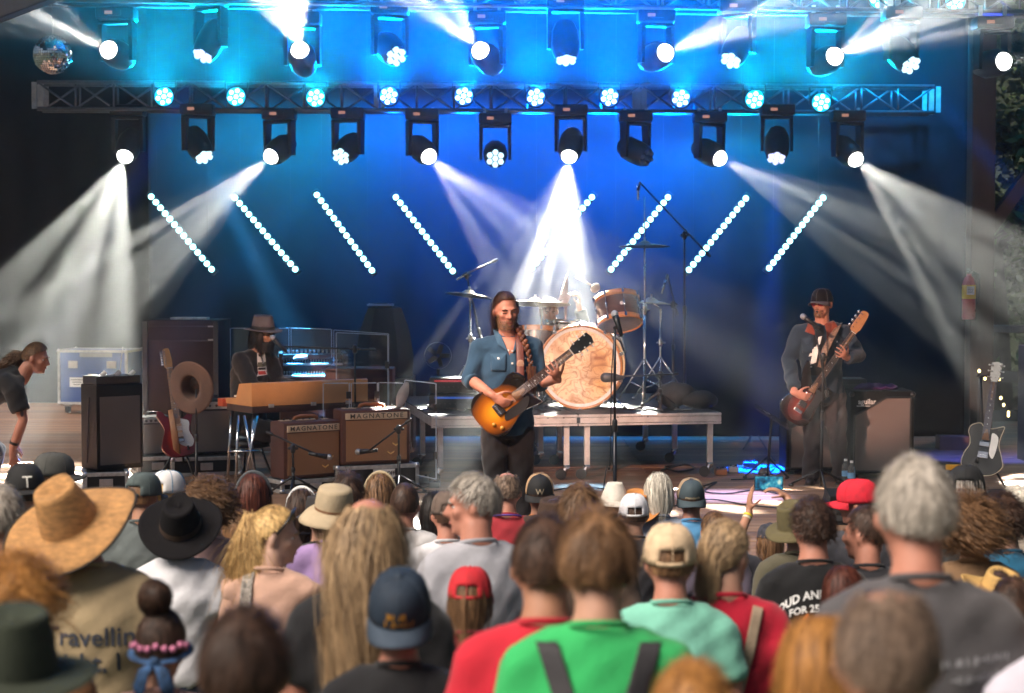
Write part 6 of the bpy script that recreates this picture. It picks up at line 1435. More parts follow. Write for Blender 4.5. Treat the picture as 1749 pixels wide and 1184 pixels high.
# ---- stage hand bending over at the left
Y0 = 14.9; root = fl(-45, Y0); t_h = person('stage hand in a black t-shirt bending forward at the wing', root); hr = rot_head(-PI / 2 - .12, .22, 0)
P = joints(root, Y0, dict(head=(62, 612), neck=(36, 640), chest=(-4, 660), waist=(-50, 690), pelvis=(-78, 712), shoR=(24, 668, -.19), shoL=(18, 655, .19), elbR=(40, 716, -.21), wriR=(21, 764, -.20), elbL=(40, 712, .22), wriL=(30, 755, .2), hipR=(-75, 720, -.09), hipL=(-75, 720, .09), kneR=(-8, 772, -.1), kneL=(-5, 768, .1)))
P['ankR'] = V(.02, -.12, .075); P['ankL'] = V(.04, .14, .075); P['head_rot'] = hr; P['side'] = V(.05, -1, .0); P['footdir'] = V(1, -.1, 0)
hands = dict(R=dict(v=(V(.1, 0, -1), V(.6, -.8, 0), V(.8, .4, -.2)), k=dict(curl=(.3, .3, .3, .3))))
add_mesh('body', body_mesh(P, .009, 1.0, hands), skin('ruddy'), t_h); sm = shirt_mesh(P, .018, 1.06, .34, .012, .005, seed=9.); add_mesh('black_tee', sm, m_black_tee, t_h); add_mesh('trousers', trousers_mesh(P, .010, 1.0, .014, .004, 8.), m_jeans, t_h); shoes(P, t_h, m_boot); hc = P['head']
hair_object('hair', h_lbrown, hc, hr, t_h, n=2200, length=.3, width=.0016, style='pony', seed=24, volume=.006, tie=(0, -.125, -.005), steps=9, curl=.1)
pt = MB(); rr = random.Random(4); tie = hc + hr @ V(0, -.125, -.005)
for i in range(900):
    a = tie + V(rr.gauss(0, .012), rr.gauss(0, .012), rr.gauss(0, .012)); L = rr.uniform(.14, .3); ph = rr.uniform(0, 6); pts = [a]
    for k in range(1, 6): u = k / 5; pts.append(a + V(-L * .75 * u + .02 * math.sin(ph + 5 * u), rr.gauss(0, .05) * u, -L * .55 * u * u - .012 * math.cos(ph * 2 + 6 * u) + rr.gauss(0, .012)))
    for k in range(5): w_ = V(0, .4, 1).normalized() * .0018 * (1 - k * .15); pt.add([pts[k] - w_, pts[k] + w_, pts[k + 1] + w_ * .85, pts[k + 1] - w_ * .85], [(0, 1, 2, 3)])
pt.build('ponytail', h_lbrown, t_h); face_parts(hc, hr, t_h, False, h_lbrown)
wb = P['wriR'].lerp(P['elbR'], .1); MB().cyl(wb, wb.lerp(P['elbR'], .1), .034, .036, 14, False).build('wristband', m_black, t_h, True); MB().ell(P['elbR'].lerp(P['shoR'], .2) + V(.012, -.036, 0), (.014, .01, .026), n=10, m=6).build('tattoo', M('tattoo ink', (.10, .05, .05), .6), t_h, True)

# ---- drummer, almost lost in the haze
Y0 = 18.05; root = V(fl(948, Y0).x, Y0, RT); t_d = person('drummer in dark clothes hidden in white haze behind the kit', root); hr = rot_head(PI + .1, .25, 0)
P = joints(root, Y0, dict(head=(938, 532, -.08), neck=(945, 561), chest=(948, 594), waist=(948, 632), pelvis=(948, 655), shoR=(915, 577), shoL=(981, 577), elbR=(898, 612, -.1), wriR=(918, 580, -.3), elbL=(1006, 590, -.1), wriL=(988, 520, -.35), hipR=(932, 660), hipL=(964, 660), kneR=(915, 640, -.4), kneL=(985, 640, -.4)))
P['ankR'] = V(-.25, -.42, .075); P['ankL'] = V(.25, -.42, .075); P['head_rot'] = hr; P['footdir'] = V(0, -1, 0)
hands = dict(R=dict(v=(V(.2, -.6, .5), V(-.5, -.3, .8), V(.8, -.2, .3)), k=dict(curl=(.8, .8, .8, .8), thumb=.8)), L=dict(v=(V(.1, -.5, .8), V(.6, -.3, .3), V(-.7, -.3, .3)), k=dict(curl=(.8, .8, .8, .8), thumb=.8)))
add_mesh('body', body_mesh(P, .009, 1.0, hands), skin('fair'), t_d); add_mesh('dark_shirt', shirt_mesh(P, .018, 1.05, .93, .014, .004), m_black_tee, t_d); add_mesh('trousers', trousers_mesh(P, .010, 1.0, .016, .003), m_blackjean, t_d); shoes(P, t_d, m_boot)
hair_object('hair', h_brown, P['head'], hr, t_d, n=900, length=.06, width=.0018, seed=31, volume=.012); face_parts(P['head'], hr, t_d, False, h_brown)
W = lambda x, y, dy=0.: at(x, y, Y0 + dy)
t = thing('drum_mallet', 'wooden mallet with round felt head held over the rack tom', 'mallet', W(984, 474, -.42)); O = Vector(t.location); MB().cyl((0, 0, 0), W(1010, 487, -.5) - O, .008, n=8).build('stick', M('pale stick', (.6, .38, .26), .5), t, True); MB().ell(W(1017, 492, -.52) - O, (.042, .042, .05), Matrix.Rotation(.7, 3, 'Y')).build('felt_head', M('felt', (.6, .42, .34), .95, bump=.5), t, True)
st = thing('stool', 'drum stool beneath the drummer', 'stool', root); zs = P['hipR'].z - .1; MB().lathe([(.001, zs), (.16, zs), (.17, zs - .03), (.16, zs - .08), (.001, zs - .08)], 20).build('seat', m_black, st, True); MB().cyl((0, 0, .2), (0, 0, zs - .08), .018, n=10).build('post', m_steel, st)
for i in range(3): a = i * 2.1; MB().cyl((0, 0, .25), (math.cos(a) * .24, math.sin(a) * .24, .01), .01, n=8).build('leg', m_steel, st)

# ---- guitars on stands
def guitar_stand(label, base, up_to, lean=.12):
    t = thing('guitar_stand', label, 'guitar stand', base, 0, 'guitar stands')
    for (x, y) in ((-.16, -.18), (.16, -.18), (0, .24)): MB().cyl((0, .06, .34), (x, y, .012), .010, n=8).cap((x, y, .014), (x * 1.05, y * 1.05, .014), .014, .014).build('leg', m_black, t, True)
    MB().cyl((0, .06, .3), (0, .16, up_to), .010, n=8).build('upright', m_black, t, True)
    for sx in (-1, 1): MB().tube([(sx * .03, .05, .3), (sx * .09, -.0, .27), (sx * .09, -.10, .27), (sx * .09, -.11, .30)], .009, 8).build('cradle_arm', m_rubber, t, True); MB().tube([(0, .16, up_to), (sx * .035, .13, up_to), (sx * .035, .06, up_to + .02)], .007, 8).build('yoke', m_rubber, t, True)
    return t
Yg = 16.3; base = fl(306, Yg); guitar_stand('black stand holding the red sunburst guitar', base, .92)
nb, nt2 = at(305, 742, Yg - .02), at(284, 588, Yg + .16); m_red_burst = burst('red sunburst lacquer', (.55, .12, .02), (.38, .03, .015), (.14, .006, .012), .25, .8)
G = gm(nb + V(0, -.02, 0), nt2 - nb, V(.30, -1, .05))
guitar('electric_guitar', 'red sunburst guitar with white pickguard standing on a black stand', 'electric guitars', G, OUT_DOUBLE, .044, m_red_burst, .648, .050, (.17, .075, M('maple headstock', (.55, .27, .10), .35), 'inline'), [(-.10, -.02), (-.02, .045), (.08, .045), (.14, .03), (.13, -.05), (.10, -.105), (.02, -.095), (-.06, -.125), (-.12, -.10)], m_white, 6, ((.08, .018, .075, m_cream), (.02, .018, .075, m_cream), (-.04, .03, .08, m_plastic)), board=M('maple board', (.50, .25, .10), .35))
tag(MB().tube([at(291, 700, Yg - .06), at(298, 740, Yg - .12), at(303, 778, Yg - .10)], [(.022, .004), (.03, .004), (.03, .004)], 8, xh=(1, 0, 0), fixed=True).build('guitar_strap', M('tan strap', (.42, .2, .09), .5), None, True), 'tan strap hanging down the red sunburst guitar', 'strap')
Yg = 15.3; base = fl(1684, Yg); guitar_stand('black stand holding the black semi-hollow guitar', base, .95)
nb, nt2 = at(1680, 770, Yg - .02), at(1704, 612, Yg + .16)
m_bind = M('cream binding', (.7, .6, .45), .4); G = gm(nb + V(0, -.02, 0), nt2 - nb, V(-.45, -1, .05))
tg, _ = guitar('electric_guitar', 'black guitar with pale pickguard standing on a stand near the trees', 'electric guitars', G, OUT_SINGLE, .05, M('black lacquer', (.008, .008, .009), .25, coat=.1), .63, .050, (.16, .08, M('black headstock', (.015, .013, .012), .2), 'three'), [(-.02, -.045), (.08, -.045), (.15, -.05), (.12, -.10), (.03, -.10), (-.06, -.08)], m_white, 6, ((.05, .04, .08, m_steel), (-.03, .04, .08, m_steel)))
op = smooth_poly(OUT_SINGLE, 4); MB().tube([V(x, y, .022) for x, y in op] + [V(*op[0], .022)], .0035, 6, False).build('binding', m_bind, tg, True)
t = thing('equipment_bag', 'yellow tagged dark gear bag by the black guitar stand', 'bag', fl(1625, 15.6)); MB().cap((-.2, 0, .05), (.05, 0, .14), .035, .03).build('strap_roll', m_black, t, True); MB().box((.02, -.02, .18), (.12, .05, .045), bev=.008).build('yellow_tag', M('yellow plastic', (.75, .38, .03), .5), t)
# ---- cowboy hat hung on a stand
Yh = 15.0; base = fl(334, Yh); hp = at(332, 661, Yh)
mic_stand('black stand with the wide felt hat hung on its top', base, (base.x, Yh + .02, hp.z - .02), spread=.24)
t = thing('felt_hat', 'wide brown felt hat hung brim-out on the black stand', 'hat', hp)
brim_hat(t, V(0, .10, 0), Matrix.Rotation(R(-82), 3, 'X') @ Matrix.Rotation(.35, 3, 'Y'), M('brown felt', (.17, .10, .075), .9, bump=.2), None, (.088, .105, .12), .112, -.008, .02, .02, (0, 0), .78, 'shell', z0=-.1)
t.children[0].rotation_euler = (PI, 0, 0) if False else (0, 0, 0)
# ================================================================== THE AUDIENCE, seen from behind
h_grey = hair_mat('grey hair', (.42, .38, .34), (.16, .13, .11)); h_silver = hair_mat('silver hair', (.60, .54, .47), (.28, .24, .2)); h_white = hair_mat('white hair', (.78, .72, .62), (.5, .44, .36)); h_blond = hair_mat('blond hair', (.80, .52, .22), (.42, .22, .08)); h_gold = hair_mat('golden hair', (.55, .26, .07), (.28, .11, .03))
h_ash = hair_mat('ash blond hair', (.50, .34, .19), (.18, .11, .06)); h_mid = hair_mat('mid brown hair', (.27, .145, .07), (.08, .04, .02)); h_dark = hair_mat('dark brown hair', (.08, .042, .027), (.022, .012, .009)); h_red = hair_mat('red brown hair', (.13, .035, .02), (.045, .013, .009)); h_greybrown = hair_mat('grey brown hair', (.26, .18, .13), (.08, .05, .035))
m_lawn_shoe = M('shoe rubber', (.05, .05, .05), .7)
SH = {}
def tee(col, nm):
    if nm not in SH: SH[nm] = cloth('tee ' + nm, 0, col, bump=.4)
    return SH[nm]
def place_head(px, py, s_):
    Y = FOC / s_; top = at(px, py, Y); zg = ground_z(Y); return Y, top, zg, max(1.15, top.z - zg)
ncrowd = [0]
def crowd(label, px, py, s_, shirt, hair=None, yaw=0., pitch=.05, roll=0., by=0., tone='fair', sleeve=.32, build=1., hat=None, trs=None, pose=None, hands=None, face=False, belly=0., extra=None, fat=1., arms=None, voxel=.022, brow=None):
    s_ = max(288, s_ * (.86 if s_ < 1000 else .88)); Y, top, zg, H = place_head(px, py, s_); k = H / 1.738; i = ncrowd[0]; ncrowd[0] += 1
    P = default_pose(); P['head_rot'] = rot_head(yaw, pitch, roll); P['head'] = P['head'] + V(math.sin(roll) * .03, .02, -.014)
    for q_, sg_ in (('R', -1), ('L', 1)): P['sho' + q_] += V(sg_ * .008, 0, -.028)
    if pose: P.update(pose(P))
    t = person(label, (top.x, Y + .03, zg), by, 'audience standing before the stage'); t.scale = (k, k, k)
    add_mesh('body', body_mesh(P, voxel, build, hands, fat, face), skin(tone), t)
    sm = shirt_mesh(P, .010, build * 1.04, sleeve, .023, .005, belly, seed=i * 1.3); so = add_mesh('shirt', sm, tee(*shirt), t)
    add_mesh('trousers', trousers_mesh(P, .010, build, .04, .004, i), trs or m_jeans, t); shoes(P, t, m_lawn_shoe); hc, Fh = P['head'], P['head_rot']
    if hair:
        hm, kw = hair; kw = dict(kw); kw.setdefault('seed', 50 + i); kw.setdefault('width', .0021); kw['n'] = int(kw['n'] * min(1.75, max(.55, s_ / 430))); kw['width'] = min(.0020, max(.0007, .6 / s_)); hair_object('hair', hm, hc, Fh, t, **kw)
    nk = P['neck']; MB().tube([nk + V(math.sin(a) * .068 * (.6 + .4 * build), math.cos(a) * .062 - .012, .006 - .016 * math.cos(a)) for a in np.linspace(0, 2 * PI, 25)], [(.008, .0028)] * 25, 8, False, xh=(0, 0, 1), fixed=True).build('collar', tee(*shirt), so, True)
    if face: face_parts(hc, Fh, t, False, brow or h_mid)
    if hat: hat(t, hc, Fh)
    if extra: extra(t, P, so, sm)
    return t
def neckband(P, col=None): pass
short = lambda n=1700, L=.04, **k: dict(n=n, length=L * .7, volume=.006, **k)
longh = lambda n=2300, L=.34, **k: dict(n=n, length=L, style='long', volume=.006, body=(.22, .135, -.03), steps=7, **k)
curly = lambda n=2600, L=.22, c=.9, **k: dict(n=n, length=L, style='curly', volume=.02, curl=c, body=(.2, .13, -.03), steps=8, lift=.5, **k)
def CAP(col, nm, **k):
    return lambda t, hc, F: setattr(cap_hat(t, hc, F, M('cap ' + nm, col, .85, var=.12, scale=30, bump=.15, bscale=200), name='baseball_cap', **k), 'hide_select', False)
def back_text(lines, mat, zc, size):
    """lines: (text, dz, size factor, bend); printed across the shoulders"""
    def f(t, P, so, sm):
        bv = bvh_of(sm)
        for (tx, dx, dz, sf, bend) in lines: text_at('back_print', tx, size * sf, mat, (dx, -.2, zc + dz), (1, 0, 0), (0, 0, 1), so, bold=.0012, bend=bend, target=bv, out=.004)['kind'] = 'stuff'
    return f
def both(*fs):
    def f(*a):
        for g in fs: g(*a)
    return f
def strokes(parent, bvh, origin, xd, yd, rows, mat, name, out=.004, seed=1):
    """lines of lettering too soft to read: short upright and level strokes pressed on a surface; rows: (width, height, dy)"""
    rr = random.Random(seed); xd, yd = Vector(xd).normalized(), Vector(yd).normalized(); z = xd.cross(yd); b = MB(); o = Vector(origin)
    for (w_, h_, dy) in rows:
        x = -w_ / 2
        while x < w_ / 2:
            kind = rr.choice('vvhd'); l = h_ * rr.uniform(.8, 1); q = [(x, -l / 2), (x + h_ * .2, -l / 2), (x + h_ * (.2 if kind != 'd' else .5), l / 2), (x + (0 if kind != 'd' else h_ * .3), l / 2)] if kind != 'h' else [(x, -h_ * .1), (x + h_ * .45, -h_ * .1), (x + h_ * .45, h_ * .12), (x, h_ * .12)]
            vs = []
            for (a, c) in q:
                p = o + xd * a + yd * (c + dy); hit = bvh.ray_cast(p + z * .4, -z); vs.append((hit[0] if hit[0] is not None else p) + z * out)
            b.add(vs, [(0, 1, 2, 3)]); x += h_ * rr.uniform(.32, .5) if rr.random() > .14 else h_ * .8
    o = b.build(name, mat, parent); o['kind'] = 'stuff'; return o
# -- nearest row, strongly out of focus
OL = lambda t, hc, F: brim_hat(t, hc, F, M('olive felt', (.028, .036, .022), .9, bump=.2), None, (.10, .12, .13), .085, .015, .015, .02, (.12, .05), .75, 'felt_hat', z0=.03)
crowd('person in a dark olive felt hat cut by the bottom corner', 5, 1078, 1050, ((.06, .07, .05), 'olive'), (h_dark, short(600)), hat=OL)
crowd('person with round dark brown hair at the bottom, before the bun', 408, 1052, 1120, ((.05, .05, .06), 'charcoal'), (h_dark, short(2600, .07, front=.2)), build=1.05)
crowd('balding man with close-cropped greying hair, biggest head at the bottom', 1530, 1008, 1290, ((.25, .16, .12), 'clay'), (h_greybrown, dict(n=2600, length=.016, volume=.003, bald=.25, lift=.6, width=.0016)), tone='tan', build=1.05, yaw=-.1)
crowd('person with smooth golden hair beside the close-cropped man', 1412, 1064, 1000, ((.3, .1, .1), 'rust'), (h_gold, longh()), build=.9)
crowd('person whose honey brown hair just shows below the green shirt', 1188, 1143, 1150, ((.2, .2, .1), 'moss'), (h_gold, short(2200, .06)))
crowd('person in a lavender grey shirt with only a shoulder in the corner', 1850, 935, 900, ((.52, .50, .58), 'lavender'), (h_gold, short(800)), build=1.1)
# -- second row
def gold_words(t, hc, F): cap_hat(t, hc, F, M('navy cap', (.010, .022, .042), .8), back=True, k=1.04, visor_mat=M('slate peak', (.035, .055, .085), .8), snap=False, name='baseball_cap', tilt=-.42, brim_curve=.03, soft=([(.062, .021, .012), (.076, .021, -.012)], M('gold thread', (.55, .25, .02), .5), .05))
crowd('person in a navy cap with gold lettering above the peak', 681, 984, 790, ((.012, .012, .014), 'black'), (h_dark, short(900, .03)), hat=gold_words, tone='ruddy', build=1.0)
def braces(t, P, so, sm):
    bv = bvh_of(sm); m = M('charcoal webbing', (.028, .026, .03), .7, bump=.3, bscale=200)
    for s_ in (-1, 1): patch('brace_strap', [(s_ * .145, -.2, 1.47), (s_ * .095, -.2, 1.47), (s_ * .0, -.2, 1.16), (s_ * .05, -.2, 1.16)], bv, (0, 1, -.15), m, t, .008, 12, .004)
crowd('man in a bright green t-shirt with dark braces', 1022, 880, 880, ((.035, .40, .115), 'green'), (h_mid, short(3000, .085)), extra=braces, build=1.02, yaw=.05)
crowd('dark haired man in a red t-shirt beside the green shirt', 932, 888, 830, ((.50, .018, .035), 'red'), (h_dark, short(2200, .035)), build=1.08, tone='tan')
def words_grey(t, P, so, sm): strokes(so, bvh_of(sm), (.10, -.2, 1.30), (1, 0, .06), (0, 0, 1), [(.15, .018, .02), (.11, .018, -.015)], M('pale print', (.30, .30, .32), .8), 'back_print')
crowd('tall grey haired man in a charcoal t-shirt, rising above the crowd', 1572, 786, 880, ((.085, .08, .085), 'grey'), (h_silver, short(3000, .042)), tone='ruddy', build=1.0, extra=words_grey, yaw=.12)
crowd('woman with straight auburn hair before the printed black shirt', 1445, 972, 545, ((.10, .09, .09), 'ash'), (h_red, longh(1900, .26)), build=.9)
def bun(t, P, so, sm):
    hc, F = P['head'], P['head_rot']; b = MB(); rr = random.Random(8)
    for i in range(900):
        d = Vector((rr.gauss(0, 1), rr.gauss(0, 1), rr.gauss(0, 1))).normalized(); c = V(-.012, -.05, .165); p = c + Vector((d.x * .05, d.y * .045, d.z * .058)); u = d.cross(V(.4, .5, 1)).normalized() * .03; w_ = d.cross(u).normalized() * .0013
        b.add([hc + F @ q for q in (p - u - w_, p - u + w_, p + d * .006 + w_, p + u + w_, p + u - w_, p + d * .006 - w_)], [(0, 1, 2, 5), (5, 2, 3, 4)])
    b.ell(hc + F @ V(-.012, -.05, .160), (.046, .042, .054), F).build('hair_bun', h_dark, t, True)
    m = M('blue bandana', (.035, .085, .19), .85, var=.9, scale=22); pts = [hc + F @ V(.087 * math.sin(a), .108 * math.cos(a) - .006, -.012 + .02 * math.cos(a)) for a in np.linspace(0, 2 * PI, 26)]
    bd_ = MB().tube(pts, [(.005, .020)] * 26, 8, False, xh=(0, 0, 1)).build('bandana', m, t, True)
    for s_ in (-1, 1): MB().tube([hc + F @ V(*q) for q in ((0, -.12, -.03), (s_ * .03, -.14, -.06), (s_ * .045, -.14, -.11), (s_ * .05, -.13, -.15))], [(.006, .004), (.02, .004), (.024, .004), (.012, .003)], 8, xh=(1, 0, 0)).build('bandana_tail', m, bd_, True)
    MB().ell(hc + F @ V(0, -.122, -.03), (.018, .014, .016), F).build('bandana_knot', m, bd_, True)
    for i in range(9): a = 1.9 + i * .3; MB().ell(hc + F @ V(.092 * math.sin(a), .113 * math.cos(a) - .006, .012 + .006 * math.sin(i * 2)), (.011, .011, .012), F, 8, 6).build('pink_flower', M('pink flower', (.75, .25, .42), .7), bd_, True)
crowd('girl with a dark hair bun and blue bandana', 268, 1046, 760, ((.45, .25, .22), 'rose'), (h_dark, dict(n=1600, length=.2, style='pony', volume=.006, tie=(0, -.05, .14), width=.002)), extra=bun, build=.85)
def straw(t, hc, F):
    m = M('woven straw', (.52, .27, .10), .8, var=.25, scale=26, bump=.8, bscale=160, stretch=(1, 1, 3)); brim_hat(t, hc, F, m, None, (.102, .122, .150), .142, .03, .03, .03, (.56, -.18), .70, 'straw_hat', M('black brim edge', (.02, .017, .015), .8), .008, z0=.045)
crowd('man in a huge straw lifeguard hat with a lettered khaki shirt', 165, 842, 585, ((.42, .32, .19), 'khaki'), (h_lbrown, short(700, .04)), hat=straw, extra=back_text([("Travellin'", .0, .05, 1, None), ('Light, I', -.02, -.04, 1, None)], M('slate print', (.05, .06, .09), .8), 1.20, .092), tone='tan', build=1.12, yaw=-.15, pose=lambda P: dict(head=P['head'] + V(-.10, .02, -.02), neck=P['neck'] + V(-.03, 0, 0)))
blackhat = lambda t, hc, F: brim_hat(t, hc, F, M('black felt', (.010, .009, .010), .95, bump=.15, spec=.15), M('brown cord', (.05, .03, .02), .6), (.100, .120, .135), .10, .012, .03, .045, (.68, .03), .72, 'felt_hat', z0=.035)
crowd('man in a black felt hat and white t-shirt', 305, 862, 455, ((.72, .72, .76), 'white'), (h_dark, short(500, .03)), hat=blackhat, tone='ruddy', build=1.1)
def specs_up(t, P, so, sm):
    hc, F = P['head'], P['head_rot']; MB().tube([hc + F @ V(*q) for q in ((-.088, .01, .02), (-.075, .05, .085), (0, .065, .118), (.075, .05, .085), (.088, .01, .02))], [(.004, .003), (.006, .014), (.006, .014), (.006, .014), (.004, .003)], 8).build('sunglasses', m_plastic, t, True)
    b = MB(); rr = random.Random(12); tie = hc + F @ V(0, -.105, .06)
    for i in range(1800):
        a = tie + V(rr.gauss(0, .014), rr.gauss(0, .012), rr.gauss(0, .012)); L = rr.uniform(.2, .42); dx = rr.gauss(0, .045); pts = [a]
        for k in range(1, 6): u = k / 5; pts.append(a + V(dx * u * 1.3 + .006 * math.sin(i + 6 * u), -.055 * math.sin(u * 2.4) + rr.gauss(0, .006), .015 * math.sin(u * 3) - L * u))
        for k in range(5): w_ = V(1, .3, 0).normalized() * .0011 * (1 - .12 * k); b.add([pts[k] - w_, pts[k] + w_, pts[k + 1] + w_ * .88, pts[k + 1] - w_ * .88], [(0, 1, 2, 3)])
    b.build('ponytail', h_blond, t); MB().cap(tie + V(-.015, 0, 0), tie + V(.015, 0, 0), .017, .017).build('hair_tie', m_black, t, True)
    bv = bvh_of(sm); patch('patterned_strap', [(-.10, -.2, 1.47), (-.05, -.2, 1.49), (-.04, -.2, 1.22), (-.11, -.2, 1.22)], bv, (0, 1, -.1), M('patterned webbing', (.2, .18, .16), .8, var=1.2, scale=60), t, .008, 8, .004)
crowd('smiling blond woman in profile with a high ponytail', 463, 868, 520, ((.60, .37, .28), 'blush'), (h_blond, dict(n=2000, length=.2, style='pony', volume=.006, tie=(0, -.105, .06), width=.0018)), yaw=-1.25, pitch=.1, by=-.25, face=True, tone='pale', sleeve=0, extra=specs_up, build=.92, voxel=.013, brow=h_ash)
crowd('balding man with long wavy hair down his black back', 628, 850, 715, ((.010, .010, .012), 'black'), (h_ash, longh(3400, .50, bald=.45, curl=.30)), tone='ruddy', build=1.05, yaw=-.2)
crowd('short person in a red and white mesh cap', 802, 976, 590, ((.3, .03, .05), 'maroon'), (h_mid, longh(1300, .2)), hat=CAP((.55, .02, .03), 'red mesh', k=1.04, front_mat=M('white foam front', (.8, .78, .75), .8), visor_mat=M('red visor', (.55, .02, .03), .7)), build=.85, yaw=-.1)
crowd('man with a cream cap and mint green t-shirt', 1147, 904, 630, ((.20, .52, .40), 'mint'), (h_mid, short(1100, .05)), hat=CAP((.68, .50, .32), 'cream', k=1.06, tilt=.12), tone='ruddy', build=1.1)
def shoulder_strap(t, P, so, sm): patch('bag_strap', [(.085, -.2, 1.47), (.12, -.2, 1.46), (.035, -.2, 1.12), (.0, -.2, 1.13)], bvh_of(sm), (0, 1, -.12), M('beige webbing', (.40, .30, .21), .8, bump=.4, bscale=150), t, .008, 10, .004)
crowd('woman in a red t-shirt with a beige bag strap', 1243, 894, 615, ((.52, .015, .04), 'scarlet'), (h_ash, dict(n=2300, length=.2, style='pony', volume=.010, tie=(0, -.10, -.06), width=.002)), yaw=-.75, face=True, extra=shoulder_strap, build=.98, sleeve=.42, voxel=.013)
# -- middle rows
fl_m = M('orange flame print', (.75, .16, .02), .8)
def loud(t, P, so, sm):
    wm = M('white print', (.75, .75, .74), .8); back_text([('LOUD AND PROUD', .0, .03, .95, .22), ('FOR 25 YEARS', .0, -.025, .82, .3), ('H', -.03, -.185, 2.2, None), ('D', -.03, -.262, .7, None)], wm, 1.33, .05)(t, P, so, sm); bv = bvh_of(sm); rr = random.Random(3)
    for i in range(9): x = -.085 + i * .02; h_ = .04 + .05 * abs(math.sin(i * 1.9)); patch('flame', [(x - .014, -.2, 1.20), (x + .014, -.2, 1.20), (x + .012 + rr.uniform(-.01, .02), -.2, 1.20 + h_), (x - .002, -.2, 1.20 + h_ * .8)], bv, (0, 1, 0), fl_m, so, .003, 4)
    patch('motif', [(-.055, -.2, 1.165), (.05, -.2, 1.165), (.055, -.2, 1.20), (-.03, -.2, 1.215)], bv, (0, 1, 0), M('grey print', (.16, .17, .18), .8), so, .005, 5)
crowd('curly haired man in a black shirt with flame lettering', 1392, 858, 500, ((.010, .010, .011), 'black print'), (h_dark, curly(1500, .055, .7)), extra=loud, tone='ruddy', build=1.2, yaw=.2)
crowd('dark haired man in profile between the red cap and tall grey man', 1484, 868, 495, ((.03, .03, .035), 'ink'), (h_dark, short(1500, .035)), yaw=.95, face=True, tone='ruddy', voxel=.013)
crowd('grey haired man in profile wearing a light grey t-shirt', 812, 812, 520, ((.40, .40, .44), 'light grey'), (h_silver, short(2200, .05)), yaw=1.25, by=.3, face=True, tone='ruddy', build=1.12, voxel=.011, brow=h_grey)
crowd('person with layered brown hair behind the dark haired red shirt', 992, 830, 500, ((.12, .08, .06), 'brown'), (h_lbrown, short(2200, .08)))
bucket = lambda t, hc, F: brim_hat(t, hc, F, M('beige canvas', (.48, .38, .25), .9, bump=.2), M('brown leather band', (.2, .09, .04), .6), (.095, .115, .105), .075, .055, -.01, .0, (.2, .0), .85, 'sun_hat', z0=.03, dome=True)
crowd('woman in a beige sun hat with a lilac scarf', 566, 838, 430, ((.42, .28, .55), 'lilac'), (h_ash, longh(900, .2)), hat=bucket, build=.9, roll=.1)
crowd('man with cropped dark hair and a white striped shirt', 690, 828, 375, ((.70, .68, .68), 'stripe'), (h_dark, short(1500, .018)), tone='ruddy', build=1.05)
crowd('person with long black hair behind the striped shirt', 742, 842, 350, ((.03, .03, .04), 'night'), (h_black, longh(1400, .3)), build=.9)
crowd('man in a brown grey cap and white t-shirt', 764, 842, 410, ((.68, .67, .70), 'chalk'), (h_dark, short(600, .02)), hat=CAP((.14, .10, .08), 'brown grey', back=False), tone='ruddy', yaw=.15)
crowd('man with a bald spot and a purple lanyard', 866, 806, 345, ((.35, .03, .04), 'cherry'), (h_greybrown, dict(n=1300, length=.018, volume=.003, bald=.35, lift=.5)), tone='ruddy', extra=lambda t, P, so, sm: MB().tube([P['neck'] + V(math.sin(a) * .085, math.cos(a) * .075 - .005, -.005 - .02 * math.cos(a)) for a in np.linspace(1.2, 5.1, 12)], .006, 6, xh=(0, 0, 1)).build('lanyard', M('purple ribbon', (.12, .05, .3), .6), t, True))
crowd('person in a tan cap with a black panel and pale emblem', 922, 812, 335, ((.70, .25, .06), 'orange'), (h_dark, short(500, .02)), tone='tan', hat=lambda t, hc, F: cap_hat(t, hc, F, M('tan cotton', (.45, .28, .15), .85), back=True, snap=False, front_mat=M('black panel', (.012, .012, .013), .8), visor_mat=M('black peak', (.014, .014, .015), .8), text=('W', .05, M('pale thread', (.5, .42, .3), .6), .05), name='baseball_cap', tilt=-.25))
crowd('person in a dark brown hat just above the red shirt', 948, 856, 420, ((.06, .04, .03), 'umber'), (h_dark, short(500)), hat=lambda t, hc, F: brim_hat(t, hc, F, M('brown suede', (.055, .028, .016), .9), None, (.095, .115, .10), .07, .02, .02, .02, (.15, 0), .8, 'felt_hat'))
crowd('person in a white mesh cap before an orange brimmed hat', 1084, 848, 360, ((.06, .06, .07), 'slate'), (h_dark, short(500, .03)), hat=CAP((.75, .75, .80), 'white mesh', k=1.05, tilt=.1, visor_mat=M('white piping', (.8, .8, .82), .7)))
crowd('person in an orange tan felt hat behind the white mesh cap', 1088, 846, 325, ((.3, .2, .1), 'camel'), (h_mid, short(400)), hat=lambda t, hc, F: brim_hat(t, hc, F, M('orange suede', (.50, .20, .05), .9, bump=.2), None, (.098, .118, .115), .085, .0, .06, .02, (.3, .0), .78, 'felt_hat'))
crowd('person in a pointed white hat near the stage edge', 1051, 832, 312, ((.5, .5, .5), 'pearl'), (h_dark, short(300)), hat=lambda t, hc, F: brim_hat(t, hc, F, M('white straw', (.72, .66, .58), .85, bump=.3), None, (.095, .115, .12), .06, .02, .02, .05, (0, 0), .5, 'sun_hat'))
crowd('person with snow white bobbed hair near the stage', 1126, 812, 330, ((.35, .4, .5), 'powder'), (h_white, dict(n=1800, length=.16, style='long', volume=.016, steps=7)), build=.9)
